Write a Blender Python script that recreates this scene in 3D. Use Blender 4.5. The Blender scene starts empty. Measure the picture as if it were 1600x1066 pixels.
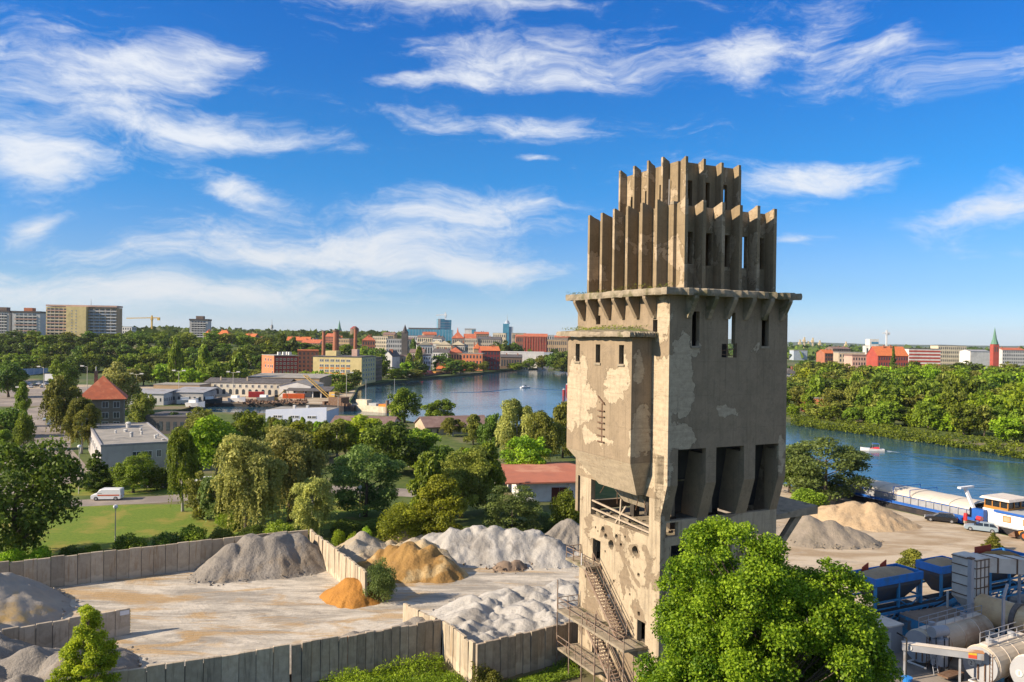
import bpy, bmesh, math, random
import numpy as np
from mathutils import Vector, Matrix
from mathutils.geometry import tessellate_polygon
from math import sin, cos, pi, radians, sqrt, atan, atan2, exp

# ------------------------------------------------------------------ camera, sky, sun, exposure
SC = bpy.context.scene
COL = SC.collection
FPX = 28 / 36 * 1600
cam_d = bpy.data.cameras.new('camera'); cam = bpy.data.objects.new('camera', cam_d); COL.objects.link(cam)
cam_d.lens = 28; cam_d.sensor_width = 36; cam_d.clip_start = 0.5; cam_d.clip_end = 60000
CAMR = (Matrix.Rotation(pi / 2 - atan(5 / FPX), 3, 'X') @ Matrix.Rotation(radians(0.8), 3, 'Z'))
cam.matrix_world = Matrix.Translation((0, 0, 30)) @ CAMR.to_4x4()
SC.camera = cam
SUN_AZ = atan2(-0.34, -0.94)          # direction towards the sun, seen from above
SUN_EL = radians(29)
SUNV = Vector((cos(SUN_AZ) * cos(SUN_EL), sin(SUN_AZ) * cos(SUN_EL), sin(SUN_EL)))
sun_d = bpy.data.lights.new('sun', 'SUN'); sun = bpy.data.objects.new('sun', sun_d); COL.objects.link(sun)
sun_d.energy = 5.0; sun_d.angle = radians(0.55); sun_d.color = (1.0, 0.84, 0.64)
sun.rotation_euler = (-SUNV).to_track_quat('-Z', 'Y').to_euler(); sun.location = (-60, -30, 90)
SC.view_settings.view_transform = 'Standard'; SC.view_settings.look = 'None'
SC.view_settings.gamma = 1.0; SC.view_settings.exposure = 0.9
SC.view_settings.use_curve_mapping = False
SC.render.engine = 'CYCLES'
cy = SC.cycles
cy.max_bounces = 5; cy.diffuse_bounces = 3; cy.glossy_bounces = 3; cy.transmission_bounces = 3
cy.volume_bounces = 0; cy.transparent_max_bounces = 6
cy.use_denoising = True; cy.caustics_reflective = False; cy.caustics_refractive = False
cy.sample_clamp_indirect = 6

class NT:
    """small helper for writing node trees"""
    def __init__(s, tree): s.t = tree; s.n = tree.nodes; s.l = tree.links
    def new(s, kind, **kw):
        x = s.n.new(kind)
        for k, v in kw.items(): setattr(x, k, v)
        return x
    def set(s, sock, v):
        if isinstance(v, bpy.types.NodeSocket): s.l.new(v, sock)
        elif v is not None: sock.default_value = v
    def math(s, op, a, b=None, c=None, clamp=False):
        x = s.new('ShaderNodeMath', operation=op, use_clamp=clamp)
        s.set(x.inputs[0], a); s.set(x.inputs[1], b)
        if c is not None: s.set(x.inputs[2], c)
        return x.outputs[0]
    def smooth(s, v, a, b, lo=0.0, hi=1.0):
        x = s.new('ShaderNodeMapRange', interpolation_type='SMOOTHSTEP')
        s.set(x.inputs[0], v); s.set(x.inputs[1], a); s.set(x.inputs[2], b); s.set(x.inputs[3], lo); s.set(x.inputs[4], hi)
        return x.outputs[0]
    def mix(s, f, a, b, blend='MIX'):
        x = s.new('ShaderNodeMix', data_type='RGBA', blend_type=blend)
        s.set(x.inputs[0], f); s.set(x.inputs[6], col4(a)); s.set(x.inputs[7], col4(b))
        return x.outputs[2]
    def noise(s, vec, scale, detail=4, rough=.55, dist=0.0):
        x = s.new('ShaderNodeTexNoise'); s.set(x.inputs['Vector'], vec)
        x.inputs['Scale'].default_value = scale; x.inputs['Detail'].default_value = detail
        x.inputs['Roughness'].default_value = rough; x.inputs['Distortion'].default_value = dist
        return x.outputs['Fac']
    def mapping(s, vec, loc=(0, 0, 0), rot=(0, 0, 0), scale=(1, 1, 1)):
        x = s.new('ShaderNodeMapping'); s.set(x.inputs[0], vec)
        x.inputs[1].default_value = loc; x.inputs[2].default_value = rot; x.inputs[3].default_value = scale
        return x.outputs[0]
    def comb(s, x, y, z=0.0):
        c = s.new('ShaderNodeCombineXYZ'); s.set(c.inputs[0], x); s.set(c.inputs[1], y); s.set(c.inputs[2], z)
        return c.outputs[0]

def col4(c):
    return (c[0], c[1], c[2], 1.0) if isinstance(c, (tuple, list)) else c

def ray_dir(px, py):
    return CAMR @ Vector(((px - 800) / FPX, -(py - 533) / FPX, -1))
def G(px, py, z=0.0):                    # where the sight line of a photo pixel meets the level z
    d = ray_dir(px, py); t = (z - 30) / d.z
    return Vector((d.x * t, d.y * t, z))
def P(px, py, Y):                        # the point on that sight line Y metres ahead
    d = ray_dir(px, py); t = Y / d.y
    return Vector((d.x * t, Y, 30 + d.z * t))

# world: physical sky plus cirrus in the direction (azimuth, elevation) of the sky dome
W = bpy.data.worlds.new('World'); SC.world = W; W.use_nodes = True
n = NT(W.node_tree); n.n.clear()
sky = n.new('ShaderNodeTexSky', sky_type='NISHITA', sun_disc=False)
sky.sun_elevation = SUN_EL; sky.sun_rotation = atan2(SUNV.x, SUNV.y)
sky.altitude = 30; sky.air_density = 1.0; sky.dust_density = 0.25; sky.ozone_density = 4.0
geo = n.new('ShaderNodeTexCoord'); sep = n.new('ShaderNodeSeparateXYZ'); n.l.new(geo.outputs['Generated'], sep.inputs[0])
az = n.math('ARCTAN2', sep.outputs[0], sep.outputs[1])
el = n.math('ARCSINE', sep.outputs[2])
# the clear, polarised blue of the photograph: the same all round the dome, by height above the horizon
rp = n.new('ShaderNodeValToRGB'); n.set(rp.inputs[0], n.math('MULTIPLY', el, 1 / 1.5708)); rp.color_ramp.interpolation = 'EASE'
for i_, (ps, cc) in enumerate(((0.0, (.52, .67, .97)), (.044, (.33, .52, .78)), (.13, (.095, .50, .82)), (.25, (.04, .45, .90)), (.5, (.95, 1.0, .98)))):
    e_ = rp.color_ramp.elements[i_] if i_ < 2 else rp.color_ramp.elements.new(ps)
    e_.position = ps; e_.color = col4(cc)
blue = n.mix(1.0, sky.outputs[0], rp.outputs[0], 'MULTIPLY')
v0 = n.comb(az, el)
warp = n.new('ShaderNodeTexNoise'); n.set(warp.inputs['Vector'], v0); warp.inputs['Scale'].default_value = 5; warp.inputs['Detail'].default_value = 3
wv = n.new('ShaderNodeVectorMath', operation='SUBTRACT'); n.l.new(warp.outputs['Color'], wv.inputs[0]); wv.inputs[1].default_value = (.5, .5, .5)
ws = n.new('ShaderNodeVectorMath', operation='MULTIPLY'); n.l.new(wv.outputs[0], ws.inputs[0]); ws.inputs[1].default_value = (.20, .085, 0)
wa = n.new('ShaderNodeVectorMath', operation='ADD'); n.l.new(v0, wa.inputs[0]); n.l.new(ws.outputs[0], wa.inputs[1])
vw = wa.outputs[0]
streak = n.noise(n.mapping(vw, rot=(0, 0, -0.16), scale=(4.0, 17, 1)), 1.0, 9, .58, 0.5)
streak2 = n.noise(n.mapping(vw, rot=(0, 0, 0.22), scale=(14, 46, 1)), 1.0, 6, .6, 0.9)
fine = n.noise(n.mapping(vw, rot=(0, 0, 0.5), scale=(70, 190, 1)), 1.0, 4, .6, 0.8)
big = n.noise(n.mapping(v0, loc=(3.1, .4, 0), scale=(1.6, 6, 1)), 1.0, 3, .5)
sx = n.new('ShaderNodeSeparateXYZ'); n.l.new(vw, sx.inputs[0])
# cloud banks: azimuth, elevation, half widths, tilt, weight
banks = []
for px, py, w, h, tilt, k in [
        (150, 150, 170, 58, .0, 1.02), (345, 95, 120, 26, .35, .7), (25, 243, 70, 22, -.1, .85), (300, 216, 190, 13, .0, .75),
        (375, 296, 70, 20, -.25, .9), (900, 80, 300, 48, .0, .75), (1150, 85, 60, 34, .2, .8), (640, 122, 110, 13, .12, .6), (820, 125, 220, 16, 0, .55),
        (790, 205, 170, 26, -.02, .95), (430, 388, 300, 30, .02, .95), (735, 338, 190, 36, .06, 1.0), (330, 450, 360, 26, .0, .85), (620, 410, 250, 18, 0, .5),
        (1285, 275, 110, 26, .12, 1.15), (1235, 381, 30, 9, .1, .9), (1420, 70, 55, 24, .1, .75), (1500, 140, 120, 32, .0, .7),
        (1545, 318, 120, 26, .05, .95), (10, 328, 36, 28, 0, .9), (835, 256, 34, 6, 0, .9), (720, 6, 300, 14, 0, .7), (780, 425, 110, 15, 0, .6),
        (1300, 60, 40, 60, 0, .5), (150, 480, 300, 28, 0, .6), (1200, 190, 60, 14, 0, .35)]:
    d = ray_dir(px, py).normalized(); banks.append((atan2(d.x, d.y), math.asin(d.z), w / FPX, h / FPX, tilt, k))
tot = None
for a, e, w, h, tilt, k in banks:
    dx = n.math('SUBTRACT', sx.outputs[0], a); dy = n.math('SUBTRACT', sx.outputs[1], e)
    dy = n.math('MULTIPLY_ADD', dx, -tilt, dy)
    qx = n.math('MULTIPLY', dx, 1 / w); qy = n.math('MULTIPLY', dy, 1 / h)
    r2 = n.math('MULTIPLY_ADD', qx, qx, n.math('MULTIPLY', qy, qy))
    g = n.math('MULTIPLY', n.math('POWER', 2.718, n.math('MULTIPLY', r2, -0.8)), k)
    tot = g if tot is None else n.math('ADD', tot, g)
tot = n.math('MINIMUM', tot, 1.25)
inside = n.smooth(n.math('ABSOLUTE', az), 0.58, 0.75)        # past the view the same broken cirrus goes on
inside = n.math('MAXIMUM', inside, n.smooth(el, .44, .62))  # cirrus overhead, out of view, added to make the sky light less blue
field = n.math('ADD', tot, n.math('MULTIPLY', inside, n.smooth(big, .36, .62)))
tex = n.math('ADD', n.math('MULTIPLY', streak, 1.45), n.math('MULTIPLY', streak2, .62))
tex = n.math('ADD', tex, n.math('MULTIPLY', fine, .28))
dens = n.math('ADD', n.math('MULTIPLY', field, 0.70), n.math('MULTIPLY', n.math('SUBTRACT', tex, 1.295), 1.25))
dens = n.smooth(dens, 0.03, 0.88)
dens = n.math('MULTIPLY', dens, n.smooth(el, 0.0, 0.05))
dens = n.math('MULTIPLY', dens, .88)
cl_col = n.mix(n.smooth(el, 0.03, 0.25), (4.5, 4.6, 4.7), (5.0, 5.15, 5.35))
final = n.mix(dens, blue, cl_col)
bg = n.new('ShaderNodeBackground'); bg.inputs['Strength'].default_value = 0.10; n.l.new(final, bg.inputs['Color'])
wo = n.new('ShaderNodeOutputWorld'); n.l.new(bg.outputs[0], wo.inputs['Surface'])
W.cycles.sampling_method = 'MANUAL'; W.cycles.sample_map_resolution = 512

# ------------------------------------------------------------------ materials
MATS = {}
def mat(name, c1, c2=None, scale=2.0, rough=.85, bump=0.0, metal=0.0, bscale=None, spec=.3, c3=None, detail=5, bdist=.05):
    """two- or three-tone procedural material on object coordinates"""
    if name in MATS: return MATS[name]
    m = bpy.data.materials.new(name); m.use_nodes = True
    k = NT(m.node_tree); b = k.n['Principled BSDF']
    b.inputs['Roughness'].default_value = rough; b.inputs['Metallic'].default_value = metal
    b.inputs['Specular IOR Level'].default_value = spec
    tc = k.new('ShaderNodeTexCoord').outputs['Object']
    if c2 is None: c2 = tuple(x * .82 for x in c1)
    f = k.noise(tc, scale, detail, .6)
    c = k.mix(k.smooth(f, .35, .68), c1, c2)
    if c3 is not None:
        f3 = k.noise(tc, scale * .37, 5, .6, .4)
        c = k.mix(k.smooth(f3, .54, .66), c, c3)
    k.set(b.inputs['Base Color'], c)
    if bump:
        bp = k.new('ShaderNodeBump'); bp.inputs['Strength'].default_value = bump; bp.inputs['Distance'].default_value = bdist
        k.set(bp.inputs['Height'], k.noise(tc, bscale or scale * 4, 6, .65)); k.set(b.inputs['Normal'], bp.outputs[0])
    MATS[name] = m
    return m

def leaf_mat(name, dark, light, trans=.4, vary=.5):
    dark = (dark[0] * 1.45, dark[1] * 1.3, dark[2] * 1.05); light = (light[0] * 2.0, light[1] * 1.8, light[2] * 1.5)
    if name in MATS: return MATS[name]
    m = bpy.data.materials.new(name); m.use_nodes = True
    k = NT(m.node_tree); k.n.clear()
    at = k.new('ShaderNodeAttribute', attribute_name='tint')
    oi = k.new('ShaderNodeObjectInfo')
    c = k.mix(at.outputs['Fac'], dark, light)
    h = k.new('ShaderNodeHueSaturation'); k.set(h.inputs['Color'], c)
    k.set(h.inputs['Hue'], k.math('MULTIPLY_ADD', oi.outputs['Random'], .03, .485))
    k.set(h.inputs['Value'], k.math('MULTIPLY_ADD', oi.outputs['Random'], vary, 1.0 - vary * .5))
    d = k.new('ShaderNodeBsdfPrincipled'); k.set(d.inputs['Base Color'], h.outputs[0])
    d.inputs['Roughness'].default_value = .55; d.inputs['Specular IOR Level'].default_value = .25
    t = k.new('ShaderNodeBsdfTranslucent'); k.set(t.inputs['Color'], k.mix(.5, h.outputs[0], (.35, .45, .03), 'ADD') if False else h.outputs[0])
    mx = k.new('ShaderNodeMixShader'); mx.inputs[0].default_value = trans
    k.l.new(d.outputs[0], mx.inputs[1]); k.l.new(t.outputs[0], mx.inputs[2])
    o = k.new('ShaderNodeOutputMaterial'); k.l.new(mx.outputs[0], o.inputs['Surface'])
    MATS[name] = m
    return m

# ------------------------------------------------------------------ mesh and object helpers
class MB:
    """collects shapes; build() links them as one mesh object"""
    def __init__(s): s.v = []; s.f = []
    def add(s, vs, fs):
        o = len(s.v); s.v += [tuple(x) for x in vs]; s.f += [tuple(i + o for i in f) for f in fs]; return s
    def box(s, x0, x1, y0, y1, z0, z1, M=None):
        vs = [Vector((x, y, z)) for z in (z0, z1) for x, y in ((x0, y0), (x1, y0), (x1, y1), (x0, y1))]
        if M is not None: vs = [M @ v for v in vs]
        return s.add(vs, [(3, 2, 1, 0), (4, 5, 6, 7), (0, 1, 5, 4), (1, 2, 6, 5), (2, 3, 7, 6), (3, 0, 4, 7)])
    def hexa(s, bottom, top):
        """eight corner solid: four bottom points and four top points, same order"""
        return s.add(list(bottom) + list(top), [(3, 2, 1, 0), (4, 5, 6, 7), (0, 1, 5, 4), (1, 2, 6, 5), (2, 3, 7, 6), (3, 0, 4, 7)])
    def tube(s, a, b, r, r2=None, n=8, caps=True):
        a = Vector(a); b = Vector(b); r2 = r if r2 is None else r2
        d = (b - a).normalized(); q = d.to_track_quat('Z', 'Y'); o = []
        for p, rr in ((a, r), (b, r2)):
            for i in range(n):
                t = 2 * pi * i / n; o.append(p + q @ Vector((cos(t) * rr, sin(t) * rr, 0)))
        fs = [(i, (i + 1) % n, n + (i + 1) % n, n + i) for i in range(n)]
        if caps: fs += [tuple(range(n - 1, -1, -1)), tuple(range(n, 2 * n))]
        return s.add(o, fs)
    def bar(s, a, b, w, h=None):
        """square section bar from a to b"""
        a = Vector(a); b = Vector(b); h = w if h is None else h
        d = b - a; L = d.length; q = d.to_track_quat('Z', 'Y') if abs(d.normalized().z) < .999 else Matrix.Identity(3).to_quaternion()
        if abs(d.normalized().z) >= .999:
            M = Matrix.Translation(a if d.z > 0 else b)
        else: M = Matrix.Translation(a) @ q.to_matrix().to_4x4()
        return s.box(-w / 2, w / 2, -h / 2, h / 2, 0, L, M)
    def prism(s, pts, z0, z1):
        """vertical extrusion of a plan outline, counter-clockwise"""
        m = len(pts)
        vs = [(x, y, z0) for x, y in pts] + [(x, y, z1) for x, y in pts]
        fs = [(i, (i + 1) % m, m + (i + 1) % m, m + i) for i in range(m)] + [tuple(range(m - 1, -1, -1)), tuple(range(m, 2 * m))]
        return s.add(vs, fs)
    def extr(s, prof, y0, y1):
        """profile in x,z extruded along y"""
        m = len(prof)
        vs = [(x, y0, z) for x, z in prof] + [(x, y1, z) for x, z in prof]
        fs = [(i, m + i, m + (i + 1) % m, (i + 1) % m) for i in range(m)] + [tuple(range(m)), tuple(range(2 * m - 1, m - 1, -1))]
        return s.add(vs, fs)
    def rings(s, rings, closed=True, caps=True):
        m = len(rings[0]); vs = [p for r in rings for p in r]; fs = []
        for j in range(len(rings) - 1):
            for i in range(m if closed else m - 1):
                a = j * m + i; b = j * m + (i + 1) % m
                fs.append((a, b, b + m, a + m))
        if caps: fs += [tuple(range(m - 1, -1, -1)), tuple(range((len(rings) - 1) * m, len(rings) * m))]
        return s.add(vs, fs)
    def mesh(s, name):
        me = bpy.data.meshes.new(name); me.from_pydata(s.v, [], s.f); me.update(); return me
    def build(s, name, m, parent=None, smooth=False, M=None):
        me = s.mesh(name)
        bm = bmesh.new(); bm.from_mesh(me); bmesh.ops.recalc_face_normals(bm, faces=bm.faces); bm.to_mesh(me); bm.free()
        if smooth: me.polygons.foreach_set('use_smooth', [True] * len(me.polygons))
        o = bpy.data.objects.new(name, me); COL.objects.link(o)
        if m is not None: me.materials.append(m)
        if parent is not None: o.parent = parent
        if M is not None: o.matrix_local = M
        return o

def tag(o, label=None, cat=None, group=None, kind=None):
    if label: o['label'] = label
    if cat: o['category'] = cat
    if group: o['group'] = group
    if kind: o['kind'] = kind
    return o
def thing(name, label, cat, loc=(0, 0, 0), rz=0.0, group=None):
    o = bpy.data.objects.new(name, None); COL.objects.link(o); o.empty_display_size = .3
    o.location = loc; o.rotation_euler = (0, 0, rz)
    return tag(o, label, cat, group)
def obj(name, me, m=None, parent=None, loc=None, rz=0.0):
    o = bpy.data.objects.new(name, me); COL.objects.link(o)
    if m is not None and not me.materials: me.materials.append(m)
    if parent is not None: o.parent = parent
    if loc is not None: o.location = loc
    if rz: o.rotation_euler = (0, 0, rz)
    return o
def copy_tree(o, parent=None):
    c = o.copy(); COL.objects.link(c); c.parent = parent
    for ch in KIDS(o): copy_tree(ch, c)
    return c
def KIDS(o): return [x for x in o.children]
def own_mat(o, m):
    o.material_slots[0].link = 'OBJECT'; o.material_slots[0].material = m
def sheet(name, pts, z, m, kind='structure'):
    """flat polygon sheet with world outline pts"""
    vs = [Vector((p[0], p[1], z)) for p in pts]
    tris = tessellate_polygon([vs])
    me = bpy.data.meshes.new(name); me.from_pydata(vs, [], tris); me.update()
    bm = bmesh.new(); bm.from_mesh(me)
    for f in bm.faces:
        if f.normal.z < 0: f.normal_flip()
    bm.to_mesh(me); bm.free(); me.materials.append(m)
    o = bpy.data.objects.new(name, me); COL.objects.link(o)
    if kind: o['kind'] = kind
    return o
def gp(*pp): return [tuple(G(*p)[:2]) for p in pp]
RND = random.Random(7)
# ------------------------------------------------------------------ ground, water, hill
def world_mat(name, build):
    m = bpy.data.materials.new(name); m.use_nodes = True
    k = NT(m.node_tree); b = k.n['Principled BSDF']
    b.inputs['Specular IOR Level'].default_value = .2; b.inputs['Roughness'].default_value = .95
    build(k, b, k.new('ShaderNodeTexCoord').outputs['Object'])
    return m
def m_ground(k, b, tc):
    f1 = k.noise(tc, .02, 6, .6, .3); f2 = k.noise(tc, .35, 5, .65); f3 = k.noise(tc, .006, 4, .6)
    c = k.mix(k.smooth(f2, .35, .65), (.055, .085, .018), (.095, .12, .028))
    c = k.mix(k.smooth(f1, .5, .62), c, (.17, .14, .085))
    c = k.mix(k.smooth(f3, .5, .6), c, (.05, .075, .022))
    k.set(b.inputs['Base Color'], c)
def m_lawn(k, b, tc):
    f1 = k.noise(tc, .16, 5, .62, .4); f2 = k.noise(tc, 2.2, 5, .7); f3 = k.noise(k.mapping(tc, scale=(.4, 1.6, 1)), .3, 4, .6)
    c = k.mix(k.smooth(f2, .3, .7), (.09, .15, .016), (.15, .20, .025))
    c = k.mix(k.smooth(f1, .46, .64), c, (.22, .20, .04))
    c = k.mix(k.smooth(f3, .6, .72), c, (.06, .11, .012))
    k.set(b.inputs['Base Color'], c)
    bp = k.new('ShaderNodeBump'); bp.inputs['Strength'].default_value = .6; bp.inputs['Distance'].default_value = .12
    k.set(bp.inputs['Height'], k.noise(tc, 3.5, 4, .7)); k.set(b.inputs['Normal'], bp.outputs[0])
def m_yard(k, b, tc):
    # wheel-dragged sand and crushed stone: pale dust, grey fines, ochre spills drawn out along the drive
    r = k.mapping(tc, rot=(0, 0, -.32), scale=(.10, .34, 1))
    f1 = k.noise(r, 1.0, 7, .62, .9); f2 = k.noise(tc, .9, 7, .7); f3 = k.noise(k.mapping(tc, loc=(9, 4, 0), rot=(0, 0, -.25), scale=(.08, .26, 1)), 1.0, 6, .6, 1.1)
    c = k.mix(k.smooth(f1, .36, .62), (.26, .235, .20), (.53, .475, .395))
    c = k.mix(k.smooth(f2, .45, .75, 0, .55), c, (.34, .285, .215))
    f4 = k.noise(k.mapping(tc, loc=(2, 7, 0), rot=(0, 0, -.30), scale=(.22, .9, 1)), 1.0, 7, .66, 1.2)
    c = k.mix(k.smooth(f4, .48, .70, 0, .65), c, (.20, .18, .155))
    c = k.mix(k.smooth(f3, .49, .63, 0, .75), c, (.38, .235, .09))
    w = k.new('ShaderNodeTexWave', wave_type='BANDS', bands_direction='Y'); k.set(w.inputs['Vector'], k.mapping(tc, rot=(0, 0, -.3)))
    w.inputs['Scale'].default_value = .45; w.inputs['Distortion'].default_value = 7; w.inputs['Detail'].default_value = 3; w.inputs['Detail Scale'].default_value = .6
    c = k.mix(k.smooth(w.outputs['Fac'], .7, 1.0, 0, .3), c, (.36, .32, .26))
    # tyre marks: bundles of thin arcs left by loaders turning in the yard
    for cx, cy_, sc_, lo in ((-14, 60, .55, .56), (-50, 110, .5, .54), (4, 112, .6, .56)):
        rw = k.new('ShaderNodeTexWave', wave_type='RINGS', rings_direction='Z'); k.set(rw.inputs['Vector'], k.mapping(tc, loc=(-cx, -cy_, 0)))
        rw.inputs['Scale'].default_value = sc_; rw.inputs['Distortion'].default_value = 3.5; rw.inputs['Detail'].default_value = 2; rw.inputs['Detail Scale'].default_value = .3
        ms = k.smooth(k.noise(k.mapping(tc, loc=(cx, cy_, 0)), .09, 3, .5), lo, lo + .06)
        tr = k.math('MULTIPLY', k.smooth(rw.outputs['Fac'], .72, .95), ms)
        c = k.mix(k.math('MULTIPLY', tr, .16), c, (.17, .15, .125))
    k.set(b.inputs['Base Color'], c)
    bp = k.new('ShaderNodeBump'); bp.inputs['Strength'].default_value = .7; bp.inputs['Distance'].default_value = .15
    k.set(bp.inputs['Height'], k.math('ADD', k.noise(tc, 1.4, 8, .7), k.math('MULTIPLY', f4, .6))); k.set(b.inputs['Normal'], bp.outputs[0])
def m_quay(k, b, tc):
    f1 = k.noise(k.mapping(tc, rot=(0, 0, .5), scale=(.07, .22, 1)), 1.0, 7, .62, 1.0); f2 = k.noise(tc, .7, 7, .7)
    c = k.mix(k.smooth(f1, .38, .62), (.29, .215, .135), (.45, .375, .28))
    c = k.mix(k.smooth(f2, .45, .75, 0, .5), c, (.40, .33, .25))
    f3 = k.noise(k.mapping(tc, loc=(4, 2, 0), rot=(0, 0, .4), scale=(.12, .5, 1)), 1.0, 5, .6, 1.3)
    c = k.mix(k.smooth(f3, .56, .68, 0, .6), c, (.27, .24, .20))
    k.set(b.inputs['Base Color'], c)
    bp = k.new('ShaderNodeBump'); bp.inputs['Strength'].default_value = .6; bp.inputs['Distance'].default_value = .12
    k.set(bp.inputs['Height'], k.noise(tc, 1.5, 8, .7)); k.set(b.inputs['Normal'], bp.outputs[0])
def m_asphalt(k, b, tc):
    f1 = k.noise(tc, .12, 6, .65, .3); f2 = k.noise(tc, 3, 5, .7)
    c = k.mix(k.smooth(f1, .4, .65), (.20, .17, .15), (.30, .255, .215))
    c = k.mix(k.smooth(f2, .5, .8, 0, .5), c, (.15, .13, .115))
    k.set(b.inputs['Base Color'], c)
def m_water(k, b, tc):
    b.inputs['Base Color'].default_value = (.018, .060, .095, 1); b.inputs['Roughness'].default_value = .07
    b.inputs['Specular IOR Level'].default_value = .5; b.inputs['IOR'].default_value = 1.33
    a = k.noise(k.mapping(tc, rot=(0, 0, .45), scale=(.35, 1.0, 1)), .55, 5, .6, .5)
    a2 = k.noise(k.mapping(tc, rot=(0, 0, -.2), scale=(.5, 1.0, 1)), .10, 3, .55, .6)
    h = k.math('ADD', k.math('MULTIPLY', a, .30), k.math('MULTIPLY', a2, .5))
    calm = k.smooth(k.noise(tc, .013, 3, .5), .4, .62, .55, 1.0)
    bp = k.new('ShaderNodeBump'); k.set(bp.inputs['Strength'], calm); bp.inputs['Distance'].default_value = .25
    k.set(bp.inputs['Height'], h); k.set(b.inputs['Normal'], bp.outputs[0])
M_GROUND = world_mat('ground_green', m_ground); M_LAWN = world_mat('lawn', m_lawn); M_YARD = world_mat('yard_dust', m_yard)
M_QUAY = world_mat('quay_sand', m_quay); M_ASPH = world_mat('old_asphalt', m_asphalt); M_WATER = world_mat('river_water', m_water)

shore = [(260, -260), (142, 0), (110, 62), (65, 152.6), (8, 267), (-29, 271), (-47, 300), (-130, 306), (-130, 344), (-68, 344), (-73, 361), (-89, 464), (-90, 500),
         (-70, 564), (-32, 661), (0, 762), (30, 800), (52, 764), (60, 520), (75, 400), (108, 308), (129, 268), (144, 224), (160, 185), (215, 60), (420, -260),
         (16000, -260), (16000, 20000), (-16000, 20000), (-16000, -260)]
ground = sheet('ground', shore, 0.0, M_GROUND)
sk = MB(); ns = 26
for i in range(ns - 1):
    a, b_ = shore[i], shore[i + 1]
    sk.add([(a[0], a[1], 0), (b_[0], b_[1], 0), (b_[0], b_[1], -4), (a[0], a[1], -4)], [(0, 1, 2, 3)])
bank = sk.build('bank_edge', mat('bank_edge', (.05, .06, .025), (.03, .045, .015), .8)); bank['kind'] = 'structure'
water = sheet('river', [(-400, -300), (700, -300), (700, 1000), (-400, 1000)], -1.3, M_WATER)

def hill_z(x, y):
    def ss(a, b, v):
        t = max(0., min(1., (v - a) / (b - a))); return t * t * (3 - 2 * t)
    return 20 * ss(535, 680, y) * ss(-105, -250, x) + 6 * ss(900, 1500, y) * ss(100, -200, x)
gx = np.linspace(-1100, 160, 90); gy = np.linspace(380, 2600, 110)
hv = [(x, y, hill_z(x, y) - .06) for y in gy for x in gx]
hf = [(j * 90 + i, j * 90 + i + 1, (j + 1) * 90 + i + 1, (j + 1) * 90 + i) for j in range(109) for i in range(89)
      if max(hv[q][2] for q in (j * 90 + i, j * 90 + i + 1, (j + 1) * 90 + i + 1, (j + 1) * 90 + i)) > 0]
hm = MB(); hm.v = hv; hm.f = hf
ho = hm.build('hill', M_GROUND, smooth=True); ho['kind'] = 'structure'
def ground_z(x, y):
    return max(0.0, hill_z(x, y) - .06) if (380 < y < 2600 and -1100 < x < 160) else 0.0
# far rolling wooded hills on the horizon
fr = random.Random(3)
def far_ridge(x0, x1, Y, hmax, seed, m):
    r = random.Random(seed); N = 120; ph = [r.uniform(0, 6.28) for _ in range(5)]
    rings = []
    for i in range(N + 1):
        t = i / N; x = x0 + (x1 - x0) * t
        h = hmax * (.45 + .22 * sin(5 * t + ph[0]) + .12 * sin(13 * t + ph[1]) + .06 * sin(41 * t + ph[2]) + .03 * sin(97 * t + ph[3])) * min(1, 6 * t, 6 * (1 - t))
        rings.append([(x, Y - 600, -1), (x, Y - 250, h * .8), (x, Y, h), (x, Y + 700, -1)])
    b = MB(); b.rings(rings, closed=False, caps=False)
    o = b.build('hills', m, smooth=True); o['kind'] = 'structure'; return o
M_FARWOOD = mat('far_wood', (.035, .06, .03), (.055, .085, .04), .01, .95)
far_ridge(-6500, -900, 9000, 120, 2, M_FARWOOD)
far_ridge(-1600, 1600, 8200, 70, 5, M_FARWOOD)
far_ridge(900, 7500, 7600, 60, 8, M_FARWOOD)

# paved and bare surfaces, each sheet a few millimetres over the one below
sheet('lawn', gp((-120, 790), (330, 788), (480, 770), (560, 780), (620, 815), (480, 830), (330, 842), (85, 867), (-120, 900)), .012, M_LAWN)
sheet('grass_verge', gp((60, 760), (150, 752), (330, 745), (330, 770), (60, 776)), .012, M_LAWN)
sheet('access_road', gp((-60, 790), (90, 783), (250, 775), (330, 768), (470, 757), (640, 764), (700, 770), (700, 780), (560, 772), (430, 768), (330, 779), (250, 786), (100, 793), (-60, 802)), .020, M_ASPH)
sheet('street', gp((38, 640), (82, 632), (100, 640), (112, 676), (110, 700), (150, 745), (60, 765), (-100, 790), (-60, 750), (30, 700), (40, 668)), .016, M_ASPH)
sheet('parking_ground', gp((-60, 612), (170, 603), (170, 622), (70, 634), (-60, 636)), .024, M_ASPH)
sheet('shipyard_ground', [(-330, 345), (-68.5, 345), (-74, 362), (-86, 440), (-95, 452), (-330, 452)], .012, M_QUAY)
sheet('yard', [(-62, 88), (-27.2, 108.5), (-20, 122), (20, 122), (26, 90), (14, 75), (6.5, 74.8), (-2.8, 68.4), (-6.1, 74.5), (-18.4, 67.8), (-33, 60.6), (-62, 52)], .016, M_YARD)
sheet('quay', [(4, 92), (26, 150), (42, 195), (64.4, 152.6), (109, 63), (118, 44), (70, 20), (40, 40), (31, 62)], .012, M_QUAY)
sheet('plant_ground', [(22, 40), (60, 46), (75, 66), (74, 96), (58, 98), (30, 88)], .020, mat('plant_ground', (.28, .24, .20), (.19, .165, .14), .5, .95, .4, c3=(.13, .115, .10)))

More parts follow.
